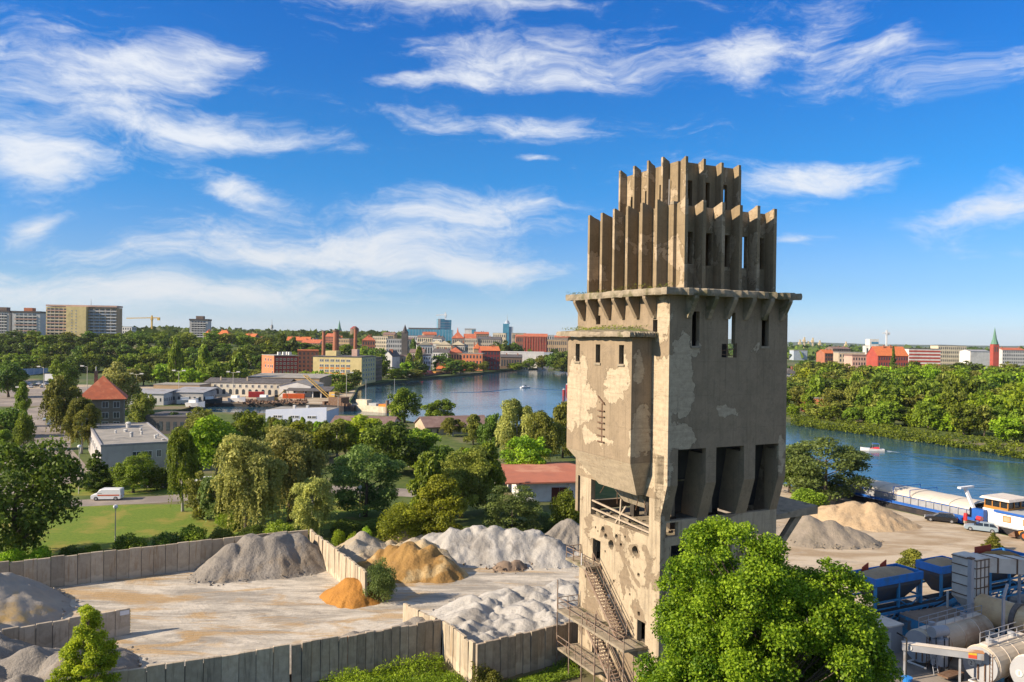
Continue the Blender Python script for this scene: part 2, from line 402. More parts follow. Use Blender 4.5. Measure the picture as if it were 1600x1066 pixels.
# ------------------------------------------------------------------ heaps of sand and stone
def vnoise(x, y, seed):
    """smooth value noise on arrays"""
    xi = np.floor(x).astype(np.int64); yi = np.floor(y).astype(np.int64); fx = x - xi; fy = y - yi
    fx = fx * fx * (3 - 2 * fx); fy = fy * fy * (3 - 2 * fy)
    def h(a, b):
        q = (a * 374761393 + b * 668265263 + seed * 974711) & 0xffffffff
        q = ((q ^ (q >> 13)) * 1274126177) & 0xffffffff
        return ((q ^ (q >> 16)) & 0xffff) / 65535.0
    return (h(xi, yi) * (1 - fx) + h(xi + 1, yi) * fx) * (1 - fy) + (h(xi, yi + 1) * (1 - fx) + h(xi + 1, yi + 1) * fx) * fy - .5
def fbm(x, y, seed, o=4):
    return sum(vnoise(x * 2 ** i, y * 2 ** i, seed + i) * .5 ** i for i in range(o))
def heap(name, label, cones, m, slope=.7, step=.3, rough=.35, gully=.0, seed=1, clip=None, group='heaps of sand and crushed stone', cat='heap'):
    """cones: (X, Y, height, flat top radius); the heap is their union at the angle of repose"""
    cs = np.array(cones, float)
    x0 = min(c[0] - c[2] / slope - c[3] for c in cones) - 1; x1 = max(c[0] + c[2] / slope + c[3] for c in cones) + 1
    y0 = min(c[1] - c[2] / slope - c[3] for c in cones) - 1; y1 = max(c[1] + c[2] / slope + c[3] for c in cones) + 1
    nx = int((x1 - x0) / step) + 1; ny = int((y1 - y0) / step) + 1
    X, Y = np.meshgrid(x0 + np.arange(nx) * step, y0 + np.arange(ny) * step)
    wx = X + 1.0 * fbm(X * .35, Y * .35, seed + 31, 3); wy = Y + 1.0 * fbm(X * .35, Y * .35, seed + 47, 3)
    H = np.full(X.shape, -9.0)
    for cx, cy_, h, r in cs:
        d = np.hypot(wx - cx, wy - cy_)
        hh = h - slope * np.maximum(0, d - r) + np.minimum(0, .0 * d)
        if gully:
            a = np.arctan2(Y - cy_, X - cx)
            g = np.abs(vnoise(a * 5 + seed, d * .12, seed + 5)) + .5 * np.abs(vnoise(a * 12 + seed, d * .2, seed + 6))
            hh = hh - gully * g * np.clip((d - r) / 2.0, 0, 1)
        H = np.maximum(H, hh)
    H = H + (rough * fbm(X * .6, Y * .6, seed, 5) + .10 * vnoise(X * 2.7, Y * 2.7, seed + 3)) * np.clip(H + .6, 0, 1)
    if clip is not None: H = np.where(clip(X, Y), H, -3.0)
    keep = H > -.04
    kq = keep[:-1, :-1] | keep[1:, :-1] | keep[:-1, 1:] | keep[1:, 1:]
    if clip is not None: ok = clip(X, Y); kq &= ok[:-1, :-1] & ok[1:, :-1] & ok[:-1, 1:] & ok[1:, 1:]
    H = np.maximum(H, -.06)
    jj, ii = np.nonzero(kq); a = jj * nx + ii
    faces = np.stack([a, a + 1, a + nx + 1, a + nx], 1)
    used = np.unique(faces); remap = np.zeros(nx * ny, np.int64); remap[used] = np.arange(len(used))
    V = np.stack([X.ravel(), Y.ravel(), H.ravel()], 1)[used]; c = np.array([cs[0, 0], cs[0, 1], 0]); V = V - c
    me = quad_mesh(name, V, remap[faces]); me.materials.append(m)
    me.polygons.foreach_set('use_smooth', [True] * len(me.polygons))
    o = obj(name, me, None, None, (c[0], c[1], 0))
    # stones that rolled off to the foot of the heap
    hz_ = H[jj, ii]; foot = np.nonzero((hz_ < .5) & (hz_ > -.05))[0]; rs = np.random.default_rng(seed)
    if len(foot) and 'sand' not in name:
        pick = rs.choice(foot, min(len(foot), 130)); b_ = MB()
        for q in pick:
            x_, y_ = X[jj[q], ii[q]] - c[0] + rs.normal(0, .5), Y[jj[q], ii[q]] - c[1] + rs.normal(0, .5); s_ = rs.uniform(.04, .15)
            b_.box(-s_, s_, -s_ * .8, s_ * .8, -s_ * .5, s_ * .6, Matrix.Translation((x_, y_, max(.02, hz_[q]) + s_ * .3)) @ Matrix.Rotation(rs.uniform(0, 3), 4, Vector((rs.random(), rs.random(), 1))))
        tag(b_.build('loose_stones', m, o), kind='stuff')
    return tag(o, label, cat, group)
def quad_mesh(name, V, F):
    me = bpy.data.meshes.new(name); nf = len(F); k = F.shape[1]
    me.vertices.add(len(V)); me.vertices.foreach_set('co', V.astype(np.float32).ravel())
    me.loops.add(nf * k); me.loops.foreach_set('vertex_index', F.astype(np.int32).ravel())
    me.polygons.add(nf); me.polygons.foreach_set('loop_start', np.arange(0, nf * k, k, dtype=np.int32))
    me.update(calc_edges=True); return me
def cp(px, py, Y, r=0.4):
    p = P(px, py, Y); return (p.x, p.y, p.z, r)
M_GREY = mat('grey_stone', (.185, .166, .143), (.25, .224, .193), .5, .95, 1.0, bscale=3, c3=(.20, .165, .125), bdist=.22)
M_WHITE = mat('pale_stone', (.31, .293, .266), (.39, .368, .335), .5, .95, 1.0, bscale=3.5, c3=(.235, .218, .196), bdist=.14)
M_OCHRE = mat('ochre_sand', (.30, .175, .055), (.24, .138, .045), .5, .95, 1.0, bscale=3, c3=(.42, .31, .16), bdist=.2)
M_ORANGE = mat('orange_sand', (.38, .175, .035), (.32, .145, .03), .8, .95, .9, bscale=4, bdist=.15)
M_SAND = mat('beige_sand', (.42, .31, .19), (.35, .25, .15), .4, .95, .9, bscale=3, bdist=.2)
M_MIXED = mat('mixed_stone', (.32, .285, .235), (.40, .30, .16), .25, .95, 1.0, bscale=3, c3=(.2, .18, .16), bdist=.2)
M_DIRT = mat('brown_dirt', (.20, .145, .105), (.15, .11, .08), 1.2, .95, .9)
heap('stone_heap', 'flat-topped grey-brown stone heap against the back corner of the yard',
     [cp(362, 850, 100.5), cp(395, 838, 102, 1), cp(430, 836, 103, 1.2), cp(462, 837, 104, 1), cp(340, 868, 99)], M_GREY, .78, .25, .3, .5, 11)
heap('stone_heap', 'grey stone slope with ochre streaks at the left edge of the yard',
     [cp(4, 896, 86, .5), cp(-40, 892, 83, 1), cp(-30, 905, 88, 1), cp(24, 912, 87), cp(-60, 960, 77, 1)],
     mat('streaked_stone', (.26, .235, .205), (.34, .29, .23), .3, .95, .9, bscale=5, c3=(.42, .28, .11)), .6, .3, .35, .4, 12)
rr = random.Random(5)
heap('stone_heap', 'lumpy grey heaps dumped in the lower left corner in front of the low wall',
     [(-46 + rr.uniform(-3, 9.5), 58 + rr.uniform(0, 14.5), rr.uniform(1.7, 3.1), .3) for _ in range(26)], M_GREY, .62, .22, .4, .1, 13,
     clip=lambda X, Y: (Y < 73.6 + (X + 44.76) * .744 - .2) | (X > -37.2))
heap('sand_heap', 'small orange sand heap at the end of the dividing wall', [cp(553, 901, 91.4, .3), cp(535, 915, 91, .2), cp(566, 908, 91)], M_ORANGE, .66, .16, .22, .35, 14)
heap('stone_heap', 'low dark grey stone ridge along the inside of the front wall',
     [(-18.2 + 11.5 * t, 70.2 + 6.4 * t + .7 * sin(9 * t), 1.7 + 1.1 * min(1, 3 * t) + .35 * sin(17 * t), .4) for t in np.linspace(0, 1, 9)], M_GREY, .55, .25, .3, .1, 15,
     clip=lambda X, Y: Y > 67.81 + (X + 18.46) * .5400 + .35)
heap('sand_heap', 'big ochre sand heap with a dug face beside the dividing wall',
     [cp(640, 848, 101.5, .6), cp(612, 852, 103, .5), cp(668, 858, 101, .6), cp(688, 868, 100, .5), cp(590, 860, 103, .4)], M_OCHRE, .85, .25, .55, .5, 16)
heap('stone_heap', 'long pale crushed-stone heap in the middle below the trees',
     [cp(x_, float(np.interp(x_, [660, 705, 748, 795, 835, 866, 895], [842, 829, 823, 828, 833, 846, 864])) + 2.2 * sin(x_ * .21), 110 + .8 * sin(x_ * .13) - max(0, x_ - 800) * .025, .7) for x_ in np.linspace(660, 898, 30)], M_WHITE, .74, .22, .42, .5, 17)
rr = random.Random(8)
heap('stone_heap', 'rows of pale dumped stone behind the front wall next to the tower',
     [(-5.5 + 12.0 * (i % 9) / 8 + rr.uniform(-.7, .7) + .3 * (i // 9), 72.6 + (i // 9) * 2.0 + 5.5 * (i % 9) / 8 + rr.uniform(-.7, .7), rr.uniform(2.1, 2.9), .1) for i in range(63)],
     M_WHITE, .52, .16, .22, .15, 18, clip=lambda X, Y: (Y > 68.37 + (X + 2.83) * .6775 + .4) & (Y > 74.48 + (X + 6.11) * -1.863 + .3) & ((X < 5.9) | (Y > 77)))
heap('dirt_heap', 'small brown dirt mound in front of the long pale heap', [cp(786, 877, 103.6, .5), cp(806, 876, 103.8, .6)], M_DIRT, 1.1, .18, .4, .1, 19)
heap('stone_heap', 'grey furrowed cone heap half hidden behind the tower', [cp(893, 811, 113, .4), cp(870, 830, 112)], M_GREY, .7, .22, .2, 1.1, 20)
rr = random.Random(9)
heap('stone_heap', 'uneven grey and ochre tips beyond the dividing wall below the shrubs',
     [(-22 + rr.uniform(0, 13), 106 + rr.uniform(-1, 9), rr.uniform(1.2, 2.9), .2) for _ in range(26)], M_MIXED, .6, .25, .45, .2, 21,
     clip=lambda X, Y: X > -27.2 + (108.2 - Y) * .635 + .4)
heap('sand_heap', 'wide beige sand heap on the quay beside the barge',
     [cp(1296, 790, 135, .6), cp(1330, 785, 134, .8), cp(1362, 786, 133, .8), cp(1384, 797, 132, .5)], M_SAND, .52, .3, .35, .6, 22)
heap('stone_heap', 'grey-brown stone heap on the quay next to the tower canopy',
     [cp(1268, 806, 122, .5), cp(1300, 813, 121, .4), cp(1330, 824, 120, .3)], mat('tan_stone', (.20, .17, .13), (.25, .21, .165), .5, .95, .9, bdist=.2), .55, .3, .2, .1, 23)
# ------------------------------------------------------------------ concrete panel walls of the stone yard
def m_panel(name, c1, c2, stain, rust=.0):
    m = bpy.data.materials.new(name); m.use_nodes = True; k = NT(m.node_tree); b = k.n['Principled BSDF']
    b.inputs['Roughness'].default_value = .9; b.inputs['Specular IOR Level'].default_value = .2
    tc = k.new('ShaderNodeTexCoord').outputs['Object']; oi = k.new('ShaderNodeObjectInfo')
    off = k.comb(k.math('MULTIPLY', oi.outputs['Random'], 37.0), k.math('MULTIPLY', oi.outputs['Random'], 91.0), k.math('MULTIPLY', oi.outputs['Random'], 11.0))
    av = k.new('ShaderNodeVectorMath', operation='ADD'); k.set(av.inputs[0], tc); k.set(av.inputs[1], off); v = av.outputs[0]
    f = k.noise(v, 1.6, 6, .65); c = k.mix(k.smooth(f, .35, .68), c1, c2)
    st = k.noise(k.mapping(v, scale=(3.2, 1, .30)), 1.0, 6, .68, .3)
    c = k.mix(k.smooth(st, .50, .70, 0, .75), c, stain)
    sz = k.new('ShaderNodeSeparateXYZ'); k.set(sz.inputs[0], tc)
    tide = k.math('MULTIPLY_ADD', k.noise(k.mapping(v, scale=(.5, .5, 0)), 1.0, 2), 2.6, -.55)      # line left by the stone once heaped here
    c = k.mix(k.math('MULTIPLY', k.smooth(k.math('SUBTRACT', tide, sz.outputs[2]), -.08, .12), .55), c, tuple(x * 1.25 for x in c2))
    if rust:
        rs = k.noise(k.mapping(v, scale=(2.6, 1, .16)), 1.0, 4, .6)
        c = k.mix(k.smooth(rs, .66, .72, 0, rust), c, (.30, .10, .03))
    val = k.math('MULTIPLY_ADD', oi.outputs['Random'], .35, .82)
    h = k.new('ShaderNodeHueSaturation'); k.set(h.inputs['Color'], c); k.set(h.inputs['Value'], val)
    k.set(b.inputs['Base Color'], h.outputs[0])
    bp = k.new('ShaderNodeBump'); bp.inputs['Strength'].default_value = .5; bp.inputs['Distance'].default_value = .03
    k.set(bp.inputs['Height'], k.noise(v, 7, 6, .7)); k.set(b.inputs['Normal'], bp.outputs[0])
    return m
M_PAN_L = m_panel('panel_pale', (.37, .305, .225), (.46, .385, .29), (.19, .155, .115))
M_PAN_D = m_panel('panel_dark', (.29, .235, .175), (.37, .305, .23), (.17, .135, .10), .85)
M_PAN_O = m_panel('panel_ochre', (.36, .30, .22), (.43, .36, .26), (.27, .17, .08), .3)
M_CORE = mat('wall_core', (.12, .11, .10), (.09, .08, .07), 1.0)
def panel_wall(label, a, b, h, pw, m, dip=None, z0=0.0):
    ax = Vector((b[0] - a[0], b[1] - a[1])); L = ax.length; rz = atan2(ax.y, ax.x)
    t = thing('panel_wall', label, 'wall', (a[0], a[1], z0), rz, 'concrete panel walls round the stone yard')
    nP = max(2, round(L / pw)); w = L / nP
    core = MB(); core.box(.05, L - .05, -.03, .03, 0, h - .45)
    core.build('core', M_CORE, t)
    g = .025; pb = MB()
    bev = .03; pb.hexa([(g, -.15, 0), (w - g, -.15, 0), (w - g, .15, 0), (g, .15, 0)], [(g, -.15, h - bev), (w - g, -.15, h - bev), (w - g, .15, h - bev), (g, .15, h - bev)])
    pb.hexa([(g, -.15, h - bev), (w - g, -.15, h - bev), (w - g, .15, h - bev), (g, .15, h - bev)], [(g + bev, -.12, h), (w - g - bev, -.12, h), (w - g - bev, .12, h), (g + bev, .12, h)])
    me = pb.mesh('panel'); me.materials.append(m); r = random.Random(int(L * 100))
    for i in range(nP):
        d = dip(i / nP) if dip else 0
        obj('panel', me, None, t, (i * w, r.uniform(-.035, .035), r.uniform(-.14, .06) - d)).rotation_euler = (r.uniform(-.022, .022), r.uniform(-.008, .008), r.uniform(-.012, .012))
    return t
panel_wall('pale concrete panel wall at the bottom edge, left of the dark stretch', (-33.5, 60.5), (-18.55, 67.75), 3.6, 1.36, M_PAN_L)
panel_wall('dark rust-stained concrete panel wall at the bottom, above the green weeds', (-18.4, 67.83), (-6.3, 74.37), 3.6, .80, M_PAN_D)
panel_wall('short sunlit panel wall set at an angle between the two front walls', (-6.0, 74.3), (-2.95, 68.6), 3.6, .80, M_PAN_O)
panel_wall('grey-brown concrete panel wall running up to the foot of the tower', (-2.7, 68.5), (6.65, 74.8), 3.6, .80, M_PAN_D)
panel_wall('long stained concrete panel wall at the back of the yard below the bushes', (-62, 88.4), (-27.4, 108.3), 3.6, 1.36, M_PAN_O)
panel_wall('sunlit panel wall dividing the yard, leading back from the orange sand', (-27.0, 108.1), (-15.9, 89.1), 3.6, .85, M_PAN_O)
panel_wall('stub of panel wall beside the pale heaps behind the front wall', (-10.4, 79.0), (-6.7, 74.9), 3.5, .85, M_PAN_O)
lw = panel_wall('low concrete wall end with a white sign, left in the yard', (-47.5, 72.1), (-37.7, 79.3), 2.6, 1.36, M_PAN_L)
sg = MB(); sg.box(12.16 - .95, 12.16 - .1, -.19, -.165, 2.0, 2.42); sg.build('sign', mat('white_enamel', (.75, .75, .75), (.7, .7, .72), 3, .4), lw)
hz = MB()
for i in range(8): hz.hexa([(12.17, -.16, .25 + i * .28), (12.19, -.16, .25 + i * .28), (12.19, .16, .11 + i * .28), (12.17, .16, .11 + i * .28)], [(12.17, -.16, .39 + i * .28), (12.19, -.16, .39 + i * .28), (12.19, .16, .25 + i * .28), (12.17, .16, .25 + i * .28)])
hz.build('hazard_stripes', mat('hazard_yellow', (.6, .42, .03), (.5, .35, .04), 3, .6), lw)
# ------------------------------------------------------------------ the concrete tower
TW = thing('bunker_tower', 'tall derelict concrete bunker tower with a finned crown and peeling plaster', 'tower', (12.25, 62, 0), radians(26.5))
def m_tower(name, plaster, under, amount, patches=(), soot=.5):
    """weathered plaster, lost in patches down to paler board-marked concrete"""
    m = bpy.data.materials.new(name); m.use_nodes = True; k = NT(m.node_tree); b = k.n['Principled BSDF']
    b.inputs['Roughness'].default_value = .92; b.inputs['Specular IOR Level'].default_value = .15
    tc = k.new('ShaderNodeTexCoord').outputs['Object']
    f = k.noise(tc, .55, 7, .68, .2); f2 = k.noise(tc, 4.5, 6, .7)
    c = k.mix(k.smooth(f, .35, .68), plaster, tuple(x * .80 for x in plaster))
    c = k.mix(k.smooth(f2, .45, .8, 0, .45), c, tuple(x * 1.22 for x in plaster))
    # damp streaks
    st = k.noise(k.mapping(tc, scale=(1.7, 1.7, .12)), 1.0, 6, .66, .2)
    c = k.mix(k.smooth(st, .50, .72, 0, soot), c, tuple(x * .50 for x in plaster))
    gr = k.noise(tc, 1.3, 8, .72, .4)
    c = k.mix(k.smooth(gr, .50, .70, 0, .5), c, (plaster[0] * .62, plaster[1] * .64, plaster[2] * .70))
    # concrete below the plaster: boards, reinforcement rust
    wv = k.math('ADD', k.math('MULTIPLY', k.noise(k.mapping(tc, scale=(.35, .35, 3.6)), 1.0, 5, .7), .45), k.math('MULTIPLY', k.noise(tc, 2.6, 7, .72), .55))
    u = k.mix(k.smooth(wv, .38, .62), under, tuple(x * .74 for x in under))
    rb = k.noise(k.mapping(tc, scale=(.9, .9, 16.0)), 1.0, 3, .6)
    zone = k.smooth(k.noise(tc, .42, 3), .50, .62)
    u = k.mix(k.math('MULTIPLY', k.smooth(rb, .60, .68), k.math('MULTIPLY', zone, .8)), u, (.21, .105, .045))
    sp = k.new('ShaderNodeSeparateXYZ'); k.set(sp.inputs[0], tc)
    wn = k.new('ShaderNodeTexNoise'); k.set(wn.inputs['Vector'], tc); wn.inputs['Scale'].default_value = .8; wn.inputs['Detail'].default_value = 6; wn.inputs['Roughness'].default_value = .62
    ws_ = k.new('ShaderNodeVectorMath', operation='MULTIPLY_ADD'); k.set(ws_.inputs[0], wn.outputs['Color']); ws_.inputs[1].default_value = (2.4, 2.4, 2.4); k.set(ws_.inputs[2], tc)
    spw = k.new('ShaderNodeSeparateXYZ'); k.set(spw.inputs[0], ws_.outputs[0])
    base = k.noise(tc, .30, 6, .62, .5)
    fld = k.math('MULTIPLY_ADD', base, 1.0, amount - .62)
    edge = k.math('MULTIPLY_ADD', k.noise(tc, .9, 8, .68), 3.4, -1.7)
    edge2 = k.math('MULTIPLY_ADD', k.noise(tc, .28, 3, .5), 2.0, -1.0)
    for px, py_, pz, rx, ry, rz_ in patches:
        q = None
        for s_, c0, r0 in ((0, px, rx), (1, py_, ry), (2, pz, rz_)):
            d = k.math('MULTIPLY', k.math('SUBTRACT', spw.outputs[s_], c0 + 1.2), 1 / r0); d = k.math('MULTIPLY', d, d)
            q = d if q is None else k.math('ADD', q, d)
        q = k.math('ADD', k.math('ADD', k.math('SQRT', q), k.math('MULTIPLY', edge, .22)), k.math('MULTIPLY', edge2, .15))
        fld = k.math('MAXIMUM', fld, k.math('MULTIPLY', k.math('SUBTRACT', 1.0, q), .25))
    mask = k.smooth(fld, .0, .010)
    lip = k.math('MULTIPLY', k.smooth(fld, -.012, .0), k.math('SUBTRACT', 1.0, mask))
    c = k.mix(mask, c, u)
    c = k.mix(k.math('MULTIPLY', lip, .45), c, tuple(x * .5 for x in plaster))       # darker rim along the plaster edge
    # pour joints every few metres, hairline cracks, dark runs from the ledges
    jn = k.math('ABSOLUTE', k.math('SUBTRACT', k.math('FRACT', k.math('MULTIPLY_ADD', k.noise(tc, .6, 3), .06, k.math('MULTIPLY', sp.outputs[2], .37))), .5))
    c = k.mix(k.math('MULTIPLY', k.smooth(jn, .010, .002), k.smooth(k.noise(tc, .9, 3), .42, .6, 0, .5)), c, tuple(x * .45 for x in plaster))
    ck = k.math('ABSOLUTE', k.math('SUBTRACT', k.noise(tc, .45, 9, .7, .8), .5))
    c = k.mix(k.smooth(ck, .0045, .001, 0, .6), c, tuple(x * .35 for x in plaster))
    rn = k.noise(k.mapping(tc, loc=(5, 3, 1), scale=(3.6, 3.6, .10)), 1.0, 5, .7, .15)
    c = k.mix(k.smooth(rn, .57, .72, 0, soot), c, (.085, .066, .045))
    k.set(b.inputs['Base Color'], c)
    h = k.math('ADD', k.math('MULTIPLY', f2, .35), k.math('MULTIPLY', mask, -.9))
    h = k.math('ADD', h, k.math('MULTIPLY', k.math('MULTIPLY', wv, mask), .5))
    bp = k.new('ShaderNodeBump'); bp.inputs['Strength'].default_value = .8; bp.inputs['Distance'].default_value = .05
    k.set(bp.inputs['Height'], h); k.set(b.inputs['Normal'], bp.outputs[0])
    return m
PL = (.278, .214, .143); UN = (.455, .37, .258)
M_TW = m_tower('tower_plaster', PL, UN, -.06, [
    (0, 0.6, 27.0, 1.25, 3.0, 1.9), (1.3, 0, 26.2, 1.25, .8, 2.5), (1.3, 0, 29.3, 1.0, .8, 1.2), (2.5, 0, 29.2, .55, .5, .7), (1.0, 0, 22.4, 1.7, 1.2, 1.1), (5.9, 0, 24.3, 1.0, .6, .50), (0, 1.0, 31.5, .5, 1.2, 2.0),
    (0, .9, 22.5, .5, 1.4, 6.0), (0, 7, 18.3, .6, 6.5, .7), (11.9, 0, 20.5, .35, .4, 1.6)])
M_BAY = m_tower('bay_plaster', PL, UN, -.08, [
    (-2, 10.3, 26.8, .8, 1.7, 2.0), (-2, 9.3, 25.0, .8, 2.4, 1.3), (-2, 11.4, 24.6, .8, 1.2, 3.2), (-2, 10.2, 23.3, .8, 2.4, .9), (-2, 4.4, 26.6, .9, 1.9, 1.2), (-2, 3.2, 27.2, .7, .9, 1.7), (-2, 4.8, 25.4, .9, 1.5, .7),
    (-2, 8.4, 21.7, .8, 1.4, .7), (-2, 6.2, 21.5, .8, 2.0, .30), (-1.3, 2.15, 27.6, .6, .5, 1.3), (-1, 2.15, 22.5, 1.2, .6, 2.3)])
M_LOW = m_tower('lower_plaster', (.41, .332, .23), (.25, .192, .13), .085, [(0, 6.5, 12.6, .6, .8, 1.0), (0, 8.2, 12.9, .6, 1.2, .5), (0, 4.3, 12.4, .6, .7, .7), (0, 5.8, 9.6, .6, .6, 1.3), (0, 3.6, 7.6, .6, .8, 1.0), (0, 10.8, 7.6, .6, 1.0, .8), (0, 11.5, 13.6, .6, .7, .5)], .85)
M_FIN = m_tower('fin_plaster', (.265, .20, .122), (.40, .312, .21), .07, [], .55)
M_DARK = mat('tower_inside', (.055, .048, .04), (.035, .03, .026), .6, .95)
M_EDGE = mat('crumbling_concrete', (.30, .25, .18), (.215, .178, .128), 1.5, .95, 1.0, bscale=5, c3=(.14, .125, .07))
M_RUST = mat('rusty_steel', (.13, .07, .04), (.19, .125, .085), 2.5, .8, .3, metal=.2)
M_RAIL = mat('rail_steel', (.26, .20, .155), (.17, .105, .07), 2.5, .8, .2)
def wall_holes(axis, a0, a1, z0, z1, plane, thick, holes, inward=1):
    """wall slab with rectangular holes. axis 'u': wall along x at y=plane; 'v': along y at x=plane"""
    xs = sorted({a0, a1} | {h[0] for h in holes} | {h[1] for h in holes}); zs = sorted({z0, z1} | {h[2] for h in holes} | {h[3] for h in holes})
    nx, nz = len(xs) - 1, len(zs) - 1
    sol = [[not any(h[0] < (xs[i] + xs[i + 1]) / 2 < h[1] and h[2] < (zs[j] + zs[j + 1]) / 2 < h[3] for h in holes) for j in range(nz)] for i in range(nx)]
    b = MB(); p0, p1 = plane, plane + thick * inward
    idx = {}
    def V(i, j, s):
        key = (i, j, s)
        if key not in idx:
            q = p0 if s == 0 else p1
            idx[key] = len(b.v); b.v.append((xs[i], q, zs[j]) if axis == 'u' else (q, xs[i], zs[j]))
        return idx[key]
    for i in range(nx):
        for j in range(nz):
            if not sol[i][j]: continue
            for s in (0, 1): b.f.append((V(i, j, s), V(i + 1, j, s), V(i + 1, j + 1, s), V(i, j + 1, s)))
            for di, dj, e in ((-1, 0, ((i, j), (i, j + 1))), (1, 0, ((i + 1, j), (i + 1, j + 1))), (0, -1, ((i, j), (i + 1, j))), (0, 1, ((i, j + 1), (i + 1, j + 1)))):
                ii, jj = i + di, j + dj
                if not (0 <= ii < nx and 0 <= jj < nz) or not sol[ii][jj]:
                    (a, c), (d, e_) = e; b.f.append((V(a, c, 0), V(d, e_, 0), V(d, e_, 1), V(a, c, 1)))
    return b
UX, VY = 12.4, 13.75
# upper shaft, four walls with butt joints
rw = [(2.2, 2.95, 29.55, 32.3), (5.82, 6.65, 28.65, 32.3), (5.25, 6.85, 28.65, 29.75), (9.5, 10.3, 29.6, 32.3)]
op = [(1.0, 3.8, 20.9, 21.4), (4.85, 7.8, 20.9, 21.4), (9.0, 11.6, 20.9, 21.4)]
tm = .45
w = wall_holes('u', 0, UX, 20.9, 33.5, 0, tm, rw + op); w.build('wall', M_TW, TW)
w = wall_holes('v', tm + .003, VY - tm - .003, 17.35, 33.5, 0, tm, [(9.9, 10.6, 31.3, 32.1), (1.55, 2.15, 30.6, 31.6)]); w.build('wall', M_TW, TW)
w = wall_holes('u', 0, UX, 14.0, 33.5, VY, tm, [(2.2, 2.95, 29.55, 32.3), (5.4, 7.3, 28.0, 32.3), (9.5, 10.3, 29.6, 32.3), (1.0, 11, 14.8, 17)], -1); w.build('wall', M_TW, TW)
w = wall_holes('v', tm + .003, VY - tm - .003, 20.9, 33.5, UX, tm, [(5.6, 7.3, 28.4, 32.3)], -1); w.build('wall', M_TW, TW)
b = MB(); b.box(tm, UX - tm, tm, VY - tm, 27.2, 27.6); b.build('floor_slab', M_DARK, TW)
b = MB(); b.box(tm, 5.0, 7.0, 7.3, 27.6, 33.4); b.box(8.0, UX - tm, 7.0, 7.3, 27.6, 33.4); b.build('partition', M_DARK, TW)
for u0, u1, z in ((2.1, 3.05, 29.52), (9.4, 10.4, 29.57)):
    b = MB(); b.box(u0, u1, -.10, .10, z - .16, z); b.build('window_sill', M_EDGE, TW)
# broken bunker window: bent frame remains
b = MB()
for a, c in (((5.3, .05, 28.9), (6.8, .05, 28.75)), ((5.35, .1, 29.7), (5.3, .05, 28.9)), ((5.9, .2, 29.7), (6.1, .1, 28.8)), ((5.3, .1, 29.2), (6.75, -.05, 29.35)), ((6.8, 0, 29.8), (6.7, -.1, 28.7))): b.bar(a, c, .06)
b.build('broken_window_frame', M_RUST, TW)
# hopper bays under the right wall: piers that lean in, sloped chutes behind
for i, (u0, u1) in enumerate(((0, 1.0), (3.8, 4.85), (7.8, 9.0), (11.6, UX))):
    b = MB(); zt, zk, zb = 20.9, 18.6, 15.6
    d0 = 3.0 if 0 < i < 3 else 1.6
    b.hexa([(u0, 0, zk), (u1, 0, zk), (u1, d0, zk), (u0, d0, zk)], [(u0, 0, zt), (u1, 0, zt), (u1, d0, zt), (u0, d0, zt)])
    b.hexa([(u0, .95, zb), (u1, .95, zb), (u1, d0, zb), (u0, d0, zb)], [(u0, .003, zk), (u1, .003, zk), (u1, d0, zk), (u0, d0, zk)])
    b.build('pier', M_TW, TW)
b = MB(); b.hexa([(tm, 3.2, 15.6), (UX - tm, 3.2, 15.6), (UX - tm, 3.6, 15.6), (tm, 3.6, 15.6)], [(tm, 1.9, 22.0), (UX - tm, 1.9, 22.0), (UX - tm, 2.3, 22.0), (tm, 2.3, 22.0)])
b.build('chute_back', M_DARK, TW)
for u in (2.3, 6.2, 10.2):
    b = MB(); b.box(u - .18, u + .18, 2.2, 3.0, 15.6, 21.2); b.build('post', M_TW, TW)
# left lower shaft
rr = random.Random(6)
lo_holes = [(2.3, 11.05, 14.15, 17.35), (9.35, 10.6, 10.15, 12.1), (2.6, 3.7, 5.2, 7.05), (9.3, 10.5, .5, 2.7), (2.4, 3.4, 1.0, 3.0)]
for hv_, hz_, s_ in ((9.0, 13.25, .28), (8.55, 12.75, .24), (10.2, 13.15, .12), (9.8, 12.9, .09), (7.7, 12.2, .42), (4.15, 12.55, .42), (3.6, 10.7, .17), (8.6, 11.4, .1), (6.9, 13.1, .22), (6.2, 12.55, .16), (5.6, 13.35, .12), (7.2, 9.2, .12), (11.7, 8.4, .2), (12.1, 3.6, .18), (4.8, 8.75, .11), (3.5, 7.55, .19), (4.4, 11.95, .08)):
    lo_holes.append((hv_ - s_, hv_ + s_, hz_ - s_, hz_ + s_))
w = wall_holes('v', .8, 12.9, 0, 17.347, 0, .45, lo_holes)
for a0, a1, c0, c1 in lo_holes[5:]:                      # broken corners make the knocked-out holes ragged
    s_ = (a1 - a0) * .42
    for av, cz, da, dc in ((a0, c0, 1, 1), (a1, c0, -1, 1), (a1, c1, -1, -1), (a0, c1, 1, -1)):
        j = rr.uniform(.6, 1.25); q = [(av - da * .01, cz - dc * .01), (av + da * s_ * j, cz - dc * .01), (av + da * s_ * .4, cz + dc * s_ * .35), (av - da * .01, cz + dc * s_ / j)]
        w.rings([[(.02, y, z) for y, z in q], [(.44, y, z) for y, z in q]])
w.build('lower_wall', M_LOW, TW)
w = wall_holes('u', .003, UX, 0, 15.597, .95, .45, [(1.2, 3.4, 10, 13.6), (5, 7.5, 10, 13.6), (9, 11.2, 10, 13.6), (.7, 1.9, 14.3, 15.45)]); w.build('lower_wall', M_LOW, TW)
w = wall_holes('u', .46, UX, 0, 14.0, 12.9, .4, [(2, 10, 14, 15)], -1); w.build('lower_wall', M_LOW, TW)
w = wall_holes('v', 1.4, 12.49, 0, 20.9, UX, .4, [(2, 12, 11, 15.0)], -1); w.build('lower_wall', M_LOW, TW)
